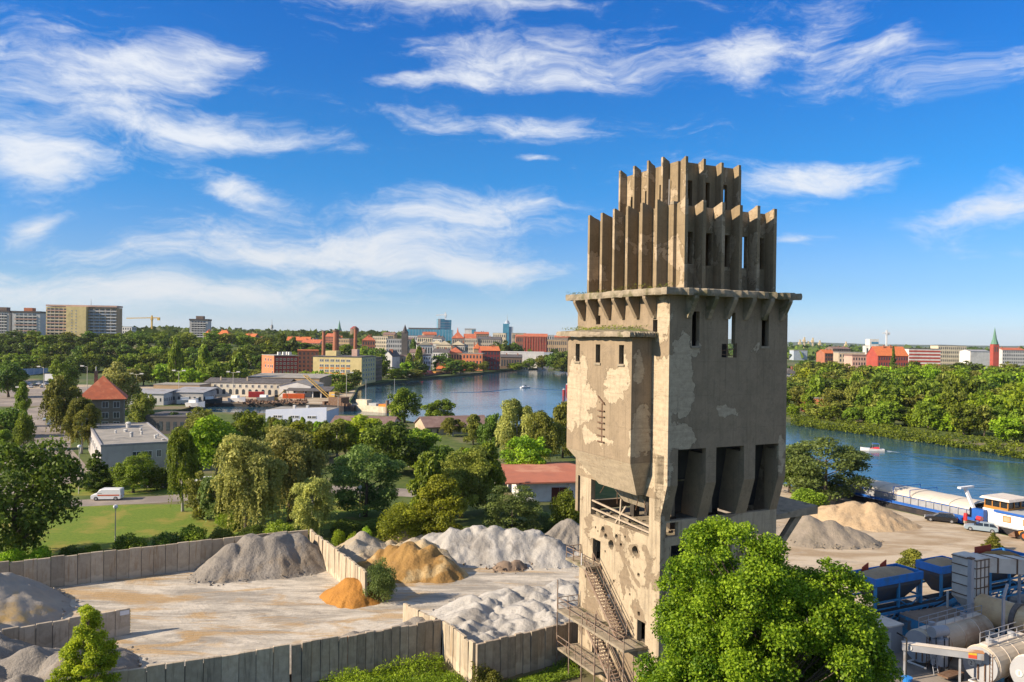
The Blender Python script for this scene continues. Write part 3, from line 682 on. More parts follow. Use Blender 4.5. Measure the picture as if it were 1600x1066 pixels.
for z in (13.75, 9.9, 5.0):
    b = MB(); b.box(.45, UX - .4, 1.4, 12.45, z, z + .35); b.build('floor_slab', M_EDGE if z > 13 else M_DARK, TW)
# top storey of the lower shaft: bin walls and columns seen through the wide opening
b = MB(); b.box(.0, .55, .45, 2.3, 17.3, 17.345); b.build('lintel', M_EDGE, TW)
for u, v in ((3.5, 4), (3.5, 9.2), (8, 4), (8, 9.2)):
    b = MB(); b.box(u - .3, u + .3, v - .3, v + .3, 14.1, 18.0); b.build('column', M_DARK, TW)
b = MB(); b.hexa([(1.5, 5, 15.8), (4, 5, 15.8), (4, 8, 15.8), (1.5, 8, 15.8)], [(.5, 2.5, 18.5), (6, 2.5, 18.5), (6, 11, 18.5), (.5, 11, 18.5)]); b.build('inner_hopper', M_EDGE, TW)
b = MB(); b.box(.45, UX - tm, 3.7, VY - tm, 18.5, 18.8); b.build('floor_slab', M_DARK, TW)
rr = random.Random(4)
b = MB()
for _ in range(60):
    u, v, s_ = rr.uniform(.5, 3), rr.uniform(2.4, 11), rr.uniform(.06, .25)
    M = Matrix.Translation((u, v, 14.12 + s_ * .4)) @ Matrix.Rotation(rr.uniform(0, 3), 4, (rr.random(), rr.random(), 1)); b.box(-s_, s_, -s_ * .7, s_ * .7, -s_ * .4, s_ * .4, M)
tag(b.build('rubble', M_EDGE, TW), kind='stuff')
for k_, (a, c) in enumerate((((.1, 2.35, 14.95), (.1, 10.95, 15.45)), ((.1, 2.35, 14.45), (.1, 10.95, 14.75)), ((.12, 6.6, 14.2), (.12, 6.4, 16.4)), ((.12, 7.2, 14.2), (.12, 5.7, 15.9)))):
    b = MB(); b.bar(a, c, .13); b.build('timber_rail', mat('grey_timber', (.42, .34, .25), (.33, .26, .19), 3), TW)
for a, c in (((.3, 9.1, 17.3), (.5, 10.3, 16.2)), ((.3, 4.1, 17.2), (.9, 5.4, 15.6)), ((.4, 3.6, 17.2), (.4, 3.3, 15.9)), ((.3, 7.3, 17.3), (.3, 7.3, 15.8))):
    b = MB(); b.tube(a, c, .035, n=5); b.build('bent_rebar', M_RUST, TW)
# bay on the left wall
bw = wall_holes('v', 2.15, 12.1, 20.15, 30.15, -2.0, .35, [(10.05, 10.75, 28.0, 29.55), (6.75, 7.45, 28.0, 29.55), (3.25, 3.95, 28.0, 29.55)])
bay = bw.build('bay', M_BAY, TW)
b = MB(); b.box(-1.648, -.003, 2.152, 2.5, 20.15, 30.15); b.build('bay_side', M_BAY, TW)
b = MB(); b.box(-1.648, -.003, 11.75, 12.098, 20.15, 30.15); b.build('bay_side', M_BAY, TW)
for v in (10.4, 7.1, 3.6):
    b = MB(); b.box(-2.10, -1.98, v - .48, v + .48, 27.82, 27.98); b.build('window_sill', M_EDGE, TW)
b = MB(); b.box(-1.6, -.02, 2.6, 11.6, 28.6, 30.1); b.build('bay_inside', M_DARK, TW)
b = MB(); b.hexa([(-.75, 3.0, 17.4), (-.02, 3.0, 17.4), (-.02, 8.6, 17.4), (-.75, 8.6, 17.4)], [(-1.98, 2.18, 20.147), (-.02, 2.18, 20.147), (-.02, 12.07, 20.147), (-1.98, 12.07, 20.147)])
b.build('bay_hopper', m_tower('hopper_brick', (.34, .27, .185), (.42, .34, .24), .5, [], .8), TW)
def ragged(u0, u1, v0, v1, z0, z1, amp, seed, n_=34):
    """slab with a broken outline"""
    r = random.Random(seed); pts = []
    for (a, b_) in (((u0, v0), (u1, v0)), ((u1, v0), (u1, v1)), ((u1, v1), (u0, v1)), ((u0, v1), (u0, v0))):
        for i in range(n_):
            t = i / n_; e = amp * (r.random() ** 2.2) * (1 if 0 < i else .3)
            x = a[0] + (b_[0] - a[0]) * t; y = a[1] + (b_[1] - a[1]) * t
            nx, ny = (b_[1] - a[1]), -(b_[0] - a[0]); L = sqrt(nx * nx + ny * ny)
            pts.append((x - nx / L * e, y - ny / L * e))
    bb = MB(); m_ = len(pts); cx = (u0 + u1) / 2; cy_ = (v0 + v1) / 2
    lev = [(z0, .06), (z0 + (z1 - z0) * .4, 0), (z1 - .06, .02), (z1, .10)]
    rings = []
    for z, ins in lev:
        rings.append([(x + (cx - x) / max(.5, math.hypot(cx - x, cy_ - y)) * (ins + r.uniform(0, .05)), y + (cy_ - y) / max(.5, math.hypot(cx - x, cy_ - y)) * (ins + r.uniform(0, .05)), z + r.uniform(-.03, .03)) for x, y in pts])
    bb.rings(rings); return bb
ragged(-2.75, -.02, 1.35, 13.05, 30.2, 30.62, .22, 3, 30).build('bay_roof', M_EDGE, TW)
b = MB(); rr = random.Random(2); rg = []
for j in range(7):
    t = j / 6; rg.append([(-2.5 + 2.4 * i / 12, 1.7 + 11.0 * t, 30.6 + (.42 * sin(pi * t) ** .5 if 0 < t < 1 else 0) * (i / 12) ** .8 + rr.uniform(0, .07)) for i in range(13)])
b.rings(rg, closed=False, caps=False); b.build('roof_debris', mat('mossy_debris', (.16, .14, .09), (.25, .21, .15), 1.6, .95, 1.0, c3=(.13, .15, .05)), TW, smooth=True)
# iron rungs and a rust scar on the bay front
b = MB(); b.box(-2.04, -2.015, 6.25, 6.4, 21.3, 24.6); b.build('rust_scar', M_RUST, TW)
for z in (21.4, 21.9, 22.5, 23.0, 23.5, 24.0, 24.7):
    b = MB(); dz = .0 if z < 24.5 else .5
    b.bar((-2.10, 5.85, z - dz * .3), (-2.10, 6.85, z + dz), .09); b.bar((-2.1, 5.95, z), (-1.98, 5.95, z), .05); b.bar((-2.1, 6.7, z), (-1.98, 6.7, z), .05); b.build('rung', M_RUST, TW)
# cornice slab and its brackets
ragged(-1.3, 12.8, -1.3, 13.9, 33.503, 34.05, .32, 5, 40).build('cornice_slab', M_EDGE, TW)
def bracket(horizontal_u, at):
    b = MB(); w_ = .20
    prof = [(0, 31.75), (0, 33.5), (-1.12, 33.5), (-1.12, 33.28), (-.22, 31.75)]
    for s_ in (-1, 1): pass
    ring0 = []; ring1 = []
    for d, z in prof:
        ring0.append((at - w_, d, z) if horizontal_u else (d, at - w_, z)); ring1.append((at + w_, d, z) if horizontal_u else (d, at + w_, z))
    b.rings([ring0, ring1]); b.build('bracket', M_EDGE if horizontal_u else M_TW, TW)
for u in (1.75, 3.75, 5.7, 7.65, 9.6, 11.6): bracket(True, u)
for v in (1.9, 4.2, 6.3, 8.4, 10.5, 12.6): bracket(False, v)
# lower crown tier
cz0, cz1 = 34.05, 40.82
rw1 = [(2.3, 3.0, 36.15, 38.75), (4.25, 4.95, 36.1, 38.75), (6.25, 6.9, 36.1, 38.75), (8.1, 8.75, 36.1, 38.75), (10.0, 10.65, 36.1, 38.75)]
wall_holes('u', 1.05, 11.35, cz0, cz1, 1.05, .4, rw1).build('crown_wall', M_FIN, TW)
wall_holes('v', 1.453, 12.3, cz0, cz1, 1.05, .4, [(v - .15, v + .15, 36.2, 38.7) for v in (2.9, 4.95, 7.0, 9.0, 11.0)]).build('crown_wall', M_FIN, TW)
wall_holes('u', 1.05, 11.35, cz0, cz1, 12.7, .4, [(7.6, 8.6, 35.6, 39.3), (9.5, 10.5, 35.6, 39.3), (2.2, 2.8, 36, 38.7)], -1).build('crown_wall', M_FIN, TW)
wall_holes('v', 1.453, 12.3, cz0, cz1, 11.35, .4, [(v - .6, v + .6, 35.6, 39.3) for v in (2.6, 4.4)], -1).build('crown_wall', M_FIN, TW)
b = MB(); b.box(1.452, 10.948, 1.452, 12.298, 39.9, 40.2); b.build('tier_roof', M_EDGE, TW)
rr = random.Random(11)
def fin(horizontal_u, at, root, out, z0, zr, zt, th=.155):
    """tapered plate standing out from the wall, its top rising to the outer edge"""
    b = MB(); j = rr.uniform(-.10, .03); r0 = []; r1 = []
    for (d, z) in ((root, z0), (out, z0), (out, (z0 + zt) / 2), (out, zt + j), (out + (.10 if out < root else -.1), zt + j + .02), ((root + out) / 2, (zr + zt) / 2 + rr.uniform(-.05, .03)), (root, zr)):
        r0.append((at - th, d, z) if horizontal_u else (d, at - th, z)); r1.append((at + th, d, z) if horizontal_u else (d, at + th, z))
    b.rings([r0, r1]); b.build('fin', M_FIN, TW)
for u in (1.5, 3.3, 5.25, 7.1, 9.0, 10.85):
    fin(True, u, 1.047, 0.0, cz0, 40.86, 41.2); fin(True, u, 12.703, 13.75, cz0, 40.86, 41.2)
for v in (1.95, 3.95, 6.0, 8.0, 9.95, 12.05):
    fin(False, v, 1.047, 0.0, cz0, 40.9, 41.28); fin(False, v, 11.353, 12.4, cz0, 40.86, 41.2)
# upper crown tier
b = MB(); b.box(3.152, 9.248, 3.152, 10.598, 44.1, 44.35); b.build('tier_roof', M_EDGE, TW)  # unseen slab, added to keep the sun out of this tier
dz0, dz1 = 40.2, 44.78
wall_holes('u', 2.8, 9.6, dz0, dz1, 2.8, .35, [(3.75, 4.3, 41.2, 43.3), (5.6, 6.15, 41.2, 43.3), (7.5, 8.05, 41.1, 43.3)]).build('crown_wall', M_FIN, TW)
wall_holes('v', 3.153, 10.6, dz0, dz1, 2.8, .35, [(4.7, 5.3, 41.1, 43.2), (6.75, 7.35, 41.0, 43.0), (8.9, 9.5, 40.9, 42.8)]).build('crown_wall', M_FIN, TW)
wall_holes('u', 2.8, 9.6, dz0, dz1, 10.95, .35, [(7.4, 8.9, 40.6, 43.9), (3.75, 4.3, 41.2, 43.3)], -1).build('crown_wall', M_FIN, TW)
wall_holes('v', 3.153, 10.6, dz0, dz1, 9.6, .35, [(v - .55, v + .55, 41.0, 43.4) for v in (4.6,)], -1).build('crown_wall', M_FIN, TW)
for u in (3.15, 5.0, 6.9, 8.8): fin(True, u, 2.797, 2.1, dz0, 44.82, 45.05, .12); fin(True, u, 10.953, 11.65, dz0, 44.6, 45.0, .11)
for v in (4.05, 6.05, 8.1, 10.3): fin(False, v, 2.797, 2.1, dz0, 44.95, 45.35, .12); fin(False, v, 9.603, 10.3, dz0, 44.6, 45.0, .11)
b = MB(); rr2 = random.Random(3)
for _ in range(70):
    u, v, s_ = rr2.uniform(1.6, 2.6), rr2.uniform(3, 9), rr2.uniform(.06, .22)
    M = Matrix.Translation((u, v, 40.2 + s_ * .5 + .5 * max(0, 1 - abs(v - 6.2) / 2.5) * rr2.random())) @ Matrix.Rotation(rr2.uniform(0, 3), 4, (rr2.random(), rr2.random(), 1)); b.box(-s_, s_, -s_ * .6, s_ * .6, -s_ * .35, s_ * .35, M)
tag(b.build('brick_rubble', mat('brick_rubble', (.30, .16, .10), (.40, .30, .2), 2), TW), kind='stuff')
b = MB(); b.box(1.03, 1.5, 1.03, 1.5, 40.83, 41.05); b.build('corner_stub', M_EDGE, TW)
b = MB(); b.tube((2.75, 3.9, 41), (2.6, 3.7, 43.4), .04, n=5); b.build('drain_pipe', mat('grey_pipe', (.45, .43, .4)), TW)
# canopy on the river side
b = MB(); b.hexa([(12.41, 1.2, 14.6), (17.6, 1.2, 14.7), (17.6, 10, 14.7), (12.41, 10, 14.6)], [(12.41, 1.2, 15.0), (17.6, 1.2, 15.45), (17.6, 10, 15.45), (12.41, 10, 15.0)]); b.build('canopy', M_EDGE, TW)
for v in (1.6, 5.5):
    b = MB(); b.hexa([(12.41, v, 11.2), (12.9, v, 11.0), (12.9, v + .5, 11.0), (12.41, v + .5, 11.2)], [(15.4, v, 14.6), (16.2, v, 14.6), (16.2, v + .5, 14.6), (15.4, v + .5, 14.6)]); b.build('canopy_brace', M_EDGE, TW)
# outside stairs: door landing, flight, gallery, lower flight
def plate(name, u0, u1, v0, v1, z, th=.16): b = MB(); b.box(u0, u1, v0, v1, z - th, z); return b.build(name, M_EDGE, TW)
plate('landing', -1.65, -.005, 9.1, 12.6, 10.05, .22)
def rail_run(pts, posts, h=1.05):
    b = MB()
    for hh in (h, h * .52):
        for a, c in zip(pts[:-1], pts[1:]): b.bar((a[0], a[1], a[2] + hh), (c[0], c[1], c[2] + hh), .055)
    b.build('handrail', M_RAIL, TW)
    for p_ in posts:
        b = MB(); b.bar((p_[0], p_[1], p_[2]), (p_[0], p_[1], p_[2] + h), .06); b.build('rail_post', M_RAIL, TW)
rail_run([(-.1, 12.5, 10.05), (-1.6, 12.5, 10.05), (-1.6, 9.9, 10.05)], [(-.1, 12.5, 10.05), (-.85, 12.5, 10.05), (-1.6, 12.5, 10.05), (-1.6, 11.3, 10.05), (-1.6, 9.95, 10.05)])
def flight(v0, z0_, v1, z1_, u0, u1, n_):
    for u in (u0, u1):
        b = MB(); b.hexa([(u - .04, v0, z0_ - .35), (u + .04, v0, z0_ - .35), (u + .04, v1, z1_ - .3), (u - .04, v1, z1_ - .3)], [(u - .04, v0, z0_ - .02), (u + .04, v0, z0_ - .02), (u + .04, v1, z1_ + .03), (u - .04, v1, z1_ + .03)]); b.build('stringer', M_RAIL, TW)
    me = MB().box(u0 + .05, u1 - .05, -.13, .13, -.03, .03).mesh('tread'); me.materials.append(M_RAIL)
    for i in range(n_):
        t = (i + .5) / n_; obj('tread', me, None, TW, (0, v0 + (v1 - v0) * t, z0_ + (z1_ - z0_) * t))
    for u in (u0, u1):
        rail_run([(u, v0, z0_), (u, v1, z1_)], [(u, v0 + (v1 - v0) * t, z0_ + (z1_ - z0_) * t) for t in (.02, .33, .66, .98)])
flight(9.6, 10.05, 4.2, 5.4, -1.55, -.6, 23)
plate('gallery', -2.3, -.005, 2.2, 12.9, 5.35, .2)
rail_run([(-.1, 12.8, 5.35), (-2.25, 12.8, 5.35), (-2.25, 2.3, 5.35)], [(-2.25, v, 5.35) for v in (2.3, 4.4, 6.5, 8.6, 10.7, 12.8)] + [(-.1, 12.8, 5.35), (-1.2, 12.8, 5.35)])
flight(8.4, 5.35, 2.6, .3, -2.0, -1.0, 24)
plate('gallery', -2.3, -.005, 6.5, 12.9, 1.9, .2)
rail_run([(-2.25, 12.8, 1.9), (-2.25, 6.6, 1.9)], [(-2.25, v, 1.9) for v in (6.6, 8.1, 9.7, 11.2, 12.8)])
for v in (12.85, 10.7, 8.6, 6.5, 4.4, 2.3):
    b = MB(); b.bar((-2.28, v, 0), (-2.28, v, 5.3), .08); b.build('support_post', M_RAIL, TW)
for v in (12.85, 6.5):
    b = MB(); b.bar((-2.28, v, 5.3), (-2.28, v, 8.0 if v > 10 else 6.9), .07); b.build('support_post', M_RAIL, TW)
b = MB(); b.bar((-1.6, 9.9, 10.05), (-1.6, 9.9, 11.1), .06); b.box(-.22, .02, 7.55, 7.75, 7.6, 7.95); b.build('lamp', mat('white_enamel', (.75, .75, .75)), TW)
ORD = ['first', 'second', 'third', 'fourth', 'fifth', 'sixth', 'seventh', 'eighth', 'ninth', 'tenth', 'eleventh', 'twelfth', 'thirteenth', 'fourteenth', 'fifteenth', 'sixteenth', 'seventeenth', 'eighteenth', 'nineteenth', 'twentieth', 'twenty-first', 'twenty-second', 'twenty-third', 'twenty-fourth'] + ['twenty-' + q for q in ('fifth', 'sixth', 'seventh', 'eighth', 'ninth')] + ['thirtieth'] + ['thirty-' + q for q in ('first', 'second', 'third', 'fourth', 'fifth', 'sixth', 'seventh', 'eighth', 'ninth')]
# ------------------------------------------------------------------ trees
def leaf_cloud(pts, nrm, size, tint, rng, aspect=.62, flat=.55):
    """one bent diamond leaf (or leaf spray) per point"""
    N = len(pts)
    rv = rng.normal(size=(N, 3)); nn = nrm * flat + rv * (1 - flat); nn /= np.linalg.norm(nn, axis=1)[:, None] + 1e-9
    t = np.cross(nn, rng.normal(size=(N, 3))); t /= np.linalg.norm(t, axis=1)[:, None] + 1e-9
    b = np.cross(nn, t); s = (size * rng.uniform(.6, 1.3, N))[:, None]
    V = np.stack([pts - t * s, pts - b * s * aspect + nn * s * .18, pts + t * s, pts + b * s * aspect + nn * s * .18], 1).reshape(-1, 3)
    F = np.arange(4 * N).reshape(N, 4)
    return V, F, np.repeat(tint, 4)
def cloud_mesh(name, V, F, T, m):
    me = quad_mesh(name, V, F); a = me.attributes.new('tint', 'FLOAT', 'POINT'); a.data.foreach_set('value', np.clip(T, 0, 1).astype(np.float32)); me.materials.append(m); return me
def sphere_pts(rng, N):
    v = rng.normal(size=(N, 3)); return v / np.linalg.norm(v, axis=1)[:, None]
def crown(kind, seed, N, size):
    """leaf positions of a crown in a unit box: width 1, height 1 (the ground at 0)"""
    rng = np.random.default_rng(seed); lob = []
    def L(c, r, w=1.0): lob.append((np.array(c, float), np.array(r if hasattr(r, '__len__') else (r, r, r), float), w))
    if kind == 'broad':
        n_ = 46
        for i in range(n_):
            d = sphere_pts(rng, 1)[0]; q = rng.uniform(.4, 1.22) ** .5
            L((d[0] * .36 * q, d[1] * .36 * q, .53 + d[2] * .38 * q), rng.uniform(.05, .16) * np.array([1, 1, .8]))
        L((0, 0, .5), (.27, .27, .33), 1.3)
    elif kind == 'wide':
        for i in range(52):
            d = sphere_pts(rng, 1)[0]; q = rng.uniform(.45, 1.2) ** .5
            L((d[0] * .38 * q, d[1] * .38 * q, .48 + d[2] * .42 * q), rng.uniform(.07, .13) * np.array([1, 1, .85]))
        L((0, 0, .46), (.3, .3, .34), 1.3)
    elif kind == 'poplar':
        for i in range(46):
            z = rng.uniform(.10, .97); w = .36 * sin(pi * min(1, (z + .04)) ** .8) ** .7 if z < .95 else .06; a = rng.uniform(0, 2 * pi); q = rng.uniform(.3, 1) ** .5
            L((cos(a) * w * q, sin(a) * w * q, z), (.13, .13, .085))
        L((0, 0, .5), (.22, .22, .4), 1.4)
    elif kind == 'conifer':
        for i in range(64):
            z = rng.uniform(.06, .96); w = .40 * (1 - z) ** .85 + .015; a = rng.uniform(0, 2 * pi)
            L((cos(a) * w, sin(a) * w, z - .02), (.10 * (1.15 - z), .10 * (1.15 - z), .04))
        for z in np.linspace(.1, .95, 9): L((0, 0, z), (.36 * (1 - z) + .02, .36 * (1 - z) + .02, .06), 1.2)
    elif kind in ('birch', 'willow'):
        n_ = 40
        for i in range(n_):
            d = sphere_pts(rng, 1)[0]; q = rng.uniform(.5, 1.0) ** .5; zz = .58 if kind == 'birch' else .55
            w = .33 if kind == 'birch' else .36
            L((d[0] * w * q, d[1] * w * q, zz + d[2] * .36 * q), rng.uniform(.07, .13) * np.array([1, 1, .8]))
        if kind == 'willow': L((0, 0, .55), (.25, .25, .26), 1.3)
    elif kind == 'robinia':
        for i in range(48):
            z = rng.uniform(.14, .95); w = .40 * sin(pi * (z * .86 + .06)) ** .6; a = rng.uniform(0, 2 * pi); q = rng.uniform(.3, 1) ** .5
            L((cos(a) * w * q, sin(a) * w * q, z), (.13, .13, .075))
    elif kind == 'shrub':
        for i in range(26):
            d = sphere_pts(rng, 1)[0]; d[2] = abs(d[2]); q = rng.uniform(.5, 1.0)
            L((d[0] * .36 * q, d[1] * .36 * q, .16 + d[2] * .62 * q), rng.uniform(.11, .19))
        L((0, 0, .35), (.34, .34, .36), 1.6)
    area = np.array([w * (r[0] * r[1] + r[0] * r[2] + r[1] * r[2]) for c, r, w in lob]); cnt = np.maximum(8, (N * area / area.sum()).astype(int))
    PP, NN, TT, SZ = [], [], [], []
    for (c, r, w), k in zip(lob, cnt):
        d = sphere_pts(rng, k); d[:, 2] = np.where((d[:, 2] < -.35) & (rng.random(k) < .6), -d[:, 2], d[:, 2])
        rad = rng.uniform(.55, 1.08, k)[:, None]
        p = c + d * r * rad
        tl = rng.normal(.54, .17); tt = tl + rng.normal(0, .16, k)
        PP.append(p); NN.append(d + np.array([0, 0, .45])); TT.append(tt); SZ.append(np.full(k, size))
        if kind in ('birch', 'willow'):
            # hanging shoots
            ns_ = 5 if kind == 'birch' else 8
            for _ in range(ns_):
                a = rng.uniform(0, 2 * pi); s0 = c + np.array([cos(a) * r[0], sin(a) * r[1], -.2 * r[2]]) * rng.uniform(.75, 1.1)
                ln = rng.uniform(.08, .20) if kind == 'birch' else rng.uniform(.10, .28); m_ = int(k * .07) + 4
                tq = np.linspace(0, 1, m_)[:, None]
                q = s0 + np.array([cos(a) * .03, sin(a) * .03, -ln]) * tq + rng.normal(0, .008, (m_, 3)); q[:, 2] = np.maximum(q[:, 2], .04)
                PP.append(q); NN.append(np.tile([cos(a), sin(a), .2], (m_, 1))); TT.append(tl + .08 + rng.normal(0, .12, m_)); SZ.append(np.full(m_, size * .8))
    P_ = np.concatenate(PP); Nn = np.concatenate(NN); T_ = np.concatenate(TT); S_ = np.concatenate(SZ)
    Nn /= np.linalg.norm(Nn, axis=1)[:, None] + 1e-9
    P_[:, 2] = np.clip(P_[:, 2], .01, 1.0)
    return leaf_cloud(P_, Nn, S_, T_, rng) + ([(c, r) for c, r, w in lob],)
def trunk_mesh(name, seed, lobes, kind, m):
    r = random.Random(seed); b = MB(); top = {'poplar': .85, 'conifer': .95}.get(kind, .62); r0 = .028 if kind != 'shrub' else .015
    bend = [r.uniform(-.02, .02) for _ in range(4)]; rings = []; nseg = 6
    def axis(t): return Vector((bend[0] * sin(3 * t) + bend[1] * t, bend[2] * sin(4 * t) + bend[3] * t, top * t))
    for j in range(nseg + 1):
        t = j / nseg; c = axis(t); rad = r0 * (1.25 - .3 * min(1, 4 * t)) * (1 - .72 * t)
        rings.append([(c.x + cos(a) * rad, c.y + sin(a) * rad, c.z) for a in [2 * pi * i / 7 for i in range(7)]])
    b.rings(rings)
    if kind != 'conifer':
        for c, rr_ in r.sample(lobes, min(12, len(lobes))):
            t = max(.15, min(.95, (c[2] - .18) / top)); s = axis(t); e = Vector(c) * .92; mid = (s + e) / 2 + Vector((0, 0, .02))
            q = r0 * (1 - .72 * t) * .55
            b.tube(s, mid, q, q * .7, 5, False); b.tube(mid, e, q * .7, q * .25, 5, False)
    me = b.mesh(name); me.polygons.foreach_set('use_smooth', [True] * len(me.polygons)); me.materials.append(m); return me
M_BARK = mat('bark', (.085, .065, .048), (.13, .105, .08), 6, .95, .6)
M_BIRCHBARK = mat('birch_bark', (.45, .43, .39), (.16, .14, .12), 5, .9)
LEAF = {
    'mid': leaf_mat('leaf_mid', (.030, .066, .008), (.150, .215, .020)),
    'dark': leaf_mat('leaf_dark', (.018, .044, .009), (.095, .150, .020)),
    'bright': leaf_mat('leaf_bright', (.050, .115, .006), (.190, .290, .018), .40),
    'maple': leaf_mat('leaf_maple', (.050, .112, .005), (.205, .300, .018), .45, 0.0),
    'lime': leaf_mat('leaf_lime', (.110, .200, .012), (.270, .370, .028), .5, 0.0),
    'yellow': leaf_mat('leaf_yellow', (.070, .105, .008), (.205, .255, .018), .38),
    'willow': leaf_mat('leaf_willow', (.080, .110, .028), (.270, .290, .090)),
    'olive': leaf_mat('leaf_olive', (.045, .070, .012), (.170, .195, .036)),
    'blue': leaf_mat('leaf_blue', (.026, .058, .018), (.118, .172, .046)),
}
PROTO = {}
def proto(kind, lod, var):
    key = (kind, lod, var)
    if key not in PROTO:
        N, size = {'near': (15000, .016), 'mid': (7000, .025), 'far': (1500, .048), 'dist': (420, .085)}[lod]
        if kind in ('poplar', 'conifer'): size *= 1.15
        V, F, T, lobes = crown(kind, hash_(kind) + 17 * var, N, size)
        PROTO[key] = (cloud_mesh(kind + '_crown', V, F, T, LEAF['mid']), trunk_mesh(kind + '_trunk', 5 + var, lobes, kind, M_BIRCHBARK if kind == 'birch' else M_BARK))
    return PROTO[key]
def hash_(s): return sum(ord(c) * (i + 3) for i, c in enumerate(s)) % 1000
NAMES = {'broad': 'broadleaf_tree', 'wide': 'broadleaf_tree', 'poplar': 'poplar_tree', 'conifer': 'spruce_tree', 'birch': 'birch_tree', 'willow': 'willow_tree', 'robinia': 'robinia_tree', 'shrub': 'shrub'}
TR = random.Random(21)
def tree_at(kind, x, y, z, w, h, leaf, label, group=None, lod='mid', var=None, cat=None):
    var = TR.randrange(2) if var is None else var
    cm, tm_ = proto(kind, lod, var)
    cat = cat or ('shrub' if kind == 'shrub' else 'tree')
    t = thing(NAMES[kind], label, cat, (x, y, z - .03), TR.uniform(0, 6.28), group)
    c = obj('crown', cm, None, t); c.scale = (w, w, h); own_mat(c, LEAF[leaf])
    k = obj('trunk' if kind != 'shrub' else 'stems', tm_, None, t); k.scale = (max(w, h * .5), max(w, h * .5), h)
    return t
def tree(kind, px, Y, pytop, wpx, leaf, label, group=None, lod='mid', var=None, z=None):
    """a tree Y metres ahead, under photo column px, reaching up to row pytop"""
    top = P(px, pytop, Y); zz = ground_z(top.x, Y) if z is None else z
    return tree_at(kind, top.x, Y, zz, wpx * Y / FPX * 1.14, max(1.0, top.z - zz), leaf, label, group, lod, var)

# the big maple in front of the tower: its own dense crown of small leaves
def hero(name, label, loc, ells, h, N, leafsize, seed, leaf, lob_n, lob_r, w):
    """ells: crown envelope as ellipsoids (x, y, z, rx, ry, rz)"""
    rng = np.random.default_rng(seed); PP, NN, TT = [], [], []; lobes = []
    vol = np.array([e[3] * e[4] + e[3] * e[5] for e in ells]); vol = vol / vol.sum()
    for ei, e in enumerate(ells):
        for i in range(int(lob_n * vol[ei])):
            d = sphere_pts(rng, 1)[0]; q = rng.uniform(.35, 1.0) ** .35
            lobes.append((np.array(e[:3]) + d * np.array(e[3:]) * q, lob_r * rng.uniform(.55, 1.35) * min(1, .35 + e[3] * .6)))
    tot_ = sum(r * r for c, r in lobes)
    for c, r in lobes:
        k = int(N * r * r / tot_)
        d = sphere_pts(rng, k); d[:, 2] = np.where((d[:, 2] < -.3) & (rng.random(k) < .6), -d[:, 2], d[:, 2])
        PP.append(c + d * r * np.array([1, 1, .8]) * rng.uniform(.4, 1.2, k)[:, None]); NN.append(d * .6 + np.array([0, 0, .5])); TT.append(rng.normal(.42, .16) + rng.normal(0, .22, k) - .25 * (rng.random(k) < .08))
    P_ = np.concatenate(PP); Nn = np.concatenate(NN); Nn /= np.linalg.norm(Nn, axis=1)[:, None]
    V, F, T = leaf_cloud(P_, Nn, np.full(len(P_), leafsize), np.concatenate(TT), rng, .72, .5)
    t = thing(name, label, 'tree', loc)
    obj('crown', cloud_mesh('crown', V, F, T, LEAF[leaf]), None, t)
    b = MB(); r0 = h * .018; rings = []
    for j in range(9):
        u = j / 8; rad = r0 * (1.3 - .4 * min(1, 4 * u)) * (1 - .75 * u); c = (sin(u * 3) * w * .015, cos(u * 2.3) * w * .012, h * .8 * u)
        rings.append([(c[0] + cos(a) * rad, c[1] + sin(a) * rad, c[2]) for a in [2 * pi * i / 10 for i in range(10)]])
    b.rings(rings)
    for c, rr_ in lobes[::3]:
        u = max(.2, min(.9, (c[2] / h - .12))); s = Vector((sin(u * 3) * w * .015, cos(u * 2.3) * w * .012, h * .8 * u)); e = Vector(c); mid = (s + e) / 2 - Vector((0, 0, h * .01)); q = r0 * .35 * (1 - .6 * u)
        b.tube(s, mid, q, q * .7, 6, False); b.tube(mid, e, q * .7, q * .25, 6, False)
    b.build('trunk', M_BARK, t, smooth=True)
    return t
x0 = P(1200, 800, 45).x
hero('maple_tree', 'huge bright green maple filling the foreground in front of the tower', (x0, 45, 0),
     [(-2.1, 0, 15.6, 3.6, 4.2, 4.0), (2.9, .3, 14.2, 3.4, 3.8, 3.4), (-4.0, -.5, 11.6, 2.9, 3.4, 3.8), (0, -.6, 11.6, 6.0, 5.0, 5.6), (4.6, 0, 11.0, 2.4, 3.2, 4.0)], 19, 290000, .084, 4, 'maple', 520, .74, 14)
x0 = P(138, 917, 60).x
hero('young_maple', 'slender young bright green tree at the lower left corner', (x0, 60, 0),
     [(0, 0, 9.5, .2, .2, .8), (0, 0, 8.9, .55, .5, .8), (.1, 0, 8.2, .95, .85, 1.0), (-.1, 0, 7.0, 1.35, 1.3, 1.0), (.1, 0, 5.6, 1.9, 1.8, 1.2), (-.1, 0, 4.0, 2.3, 2.1, 1.3), (0, 0, 2.5, 2.1, 2.0, 1.1)], 10.4, 34000, .085, 9, 'lime', 120, .46, 6)
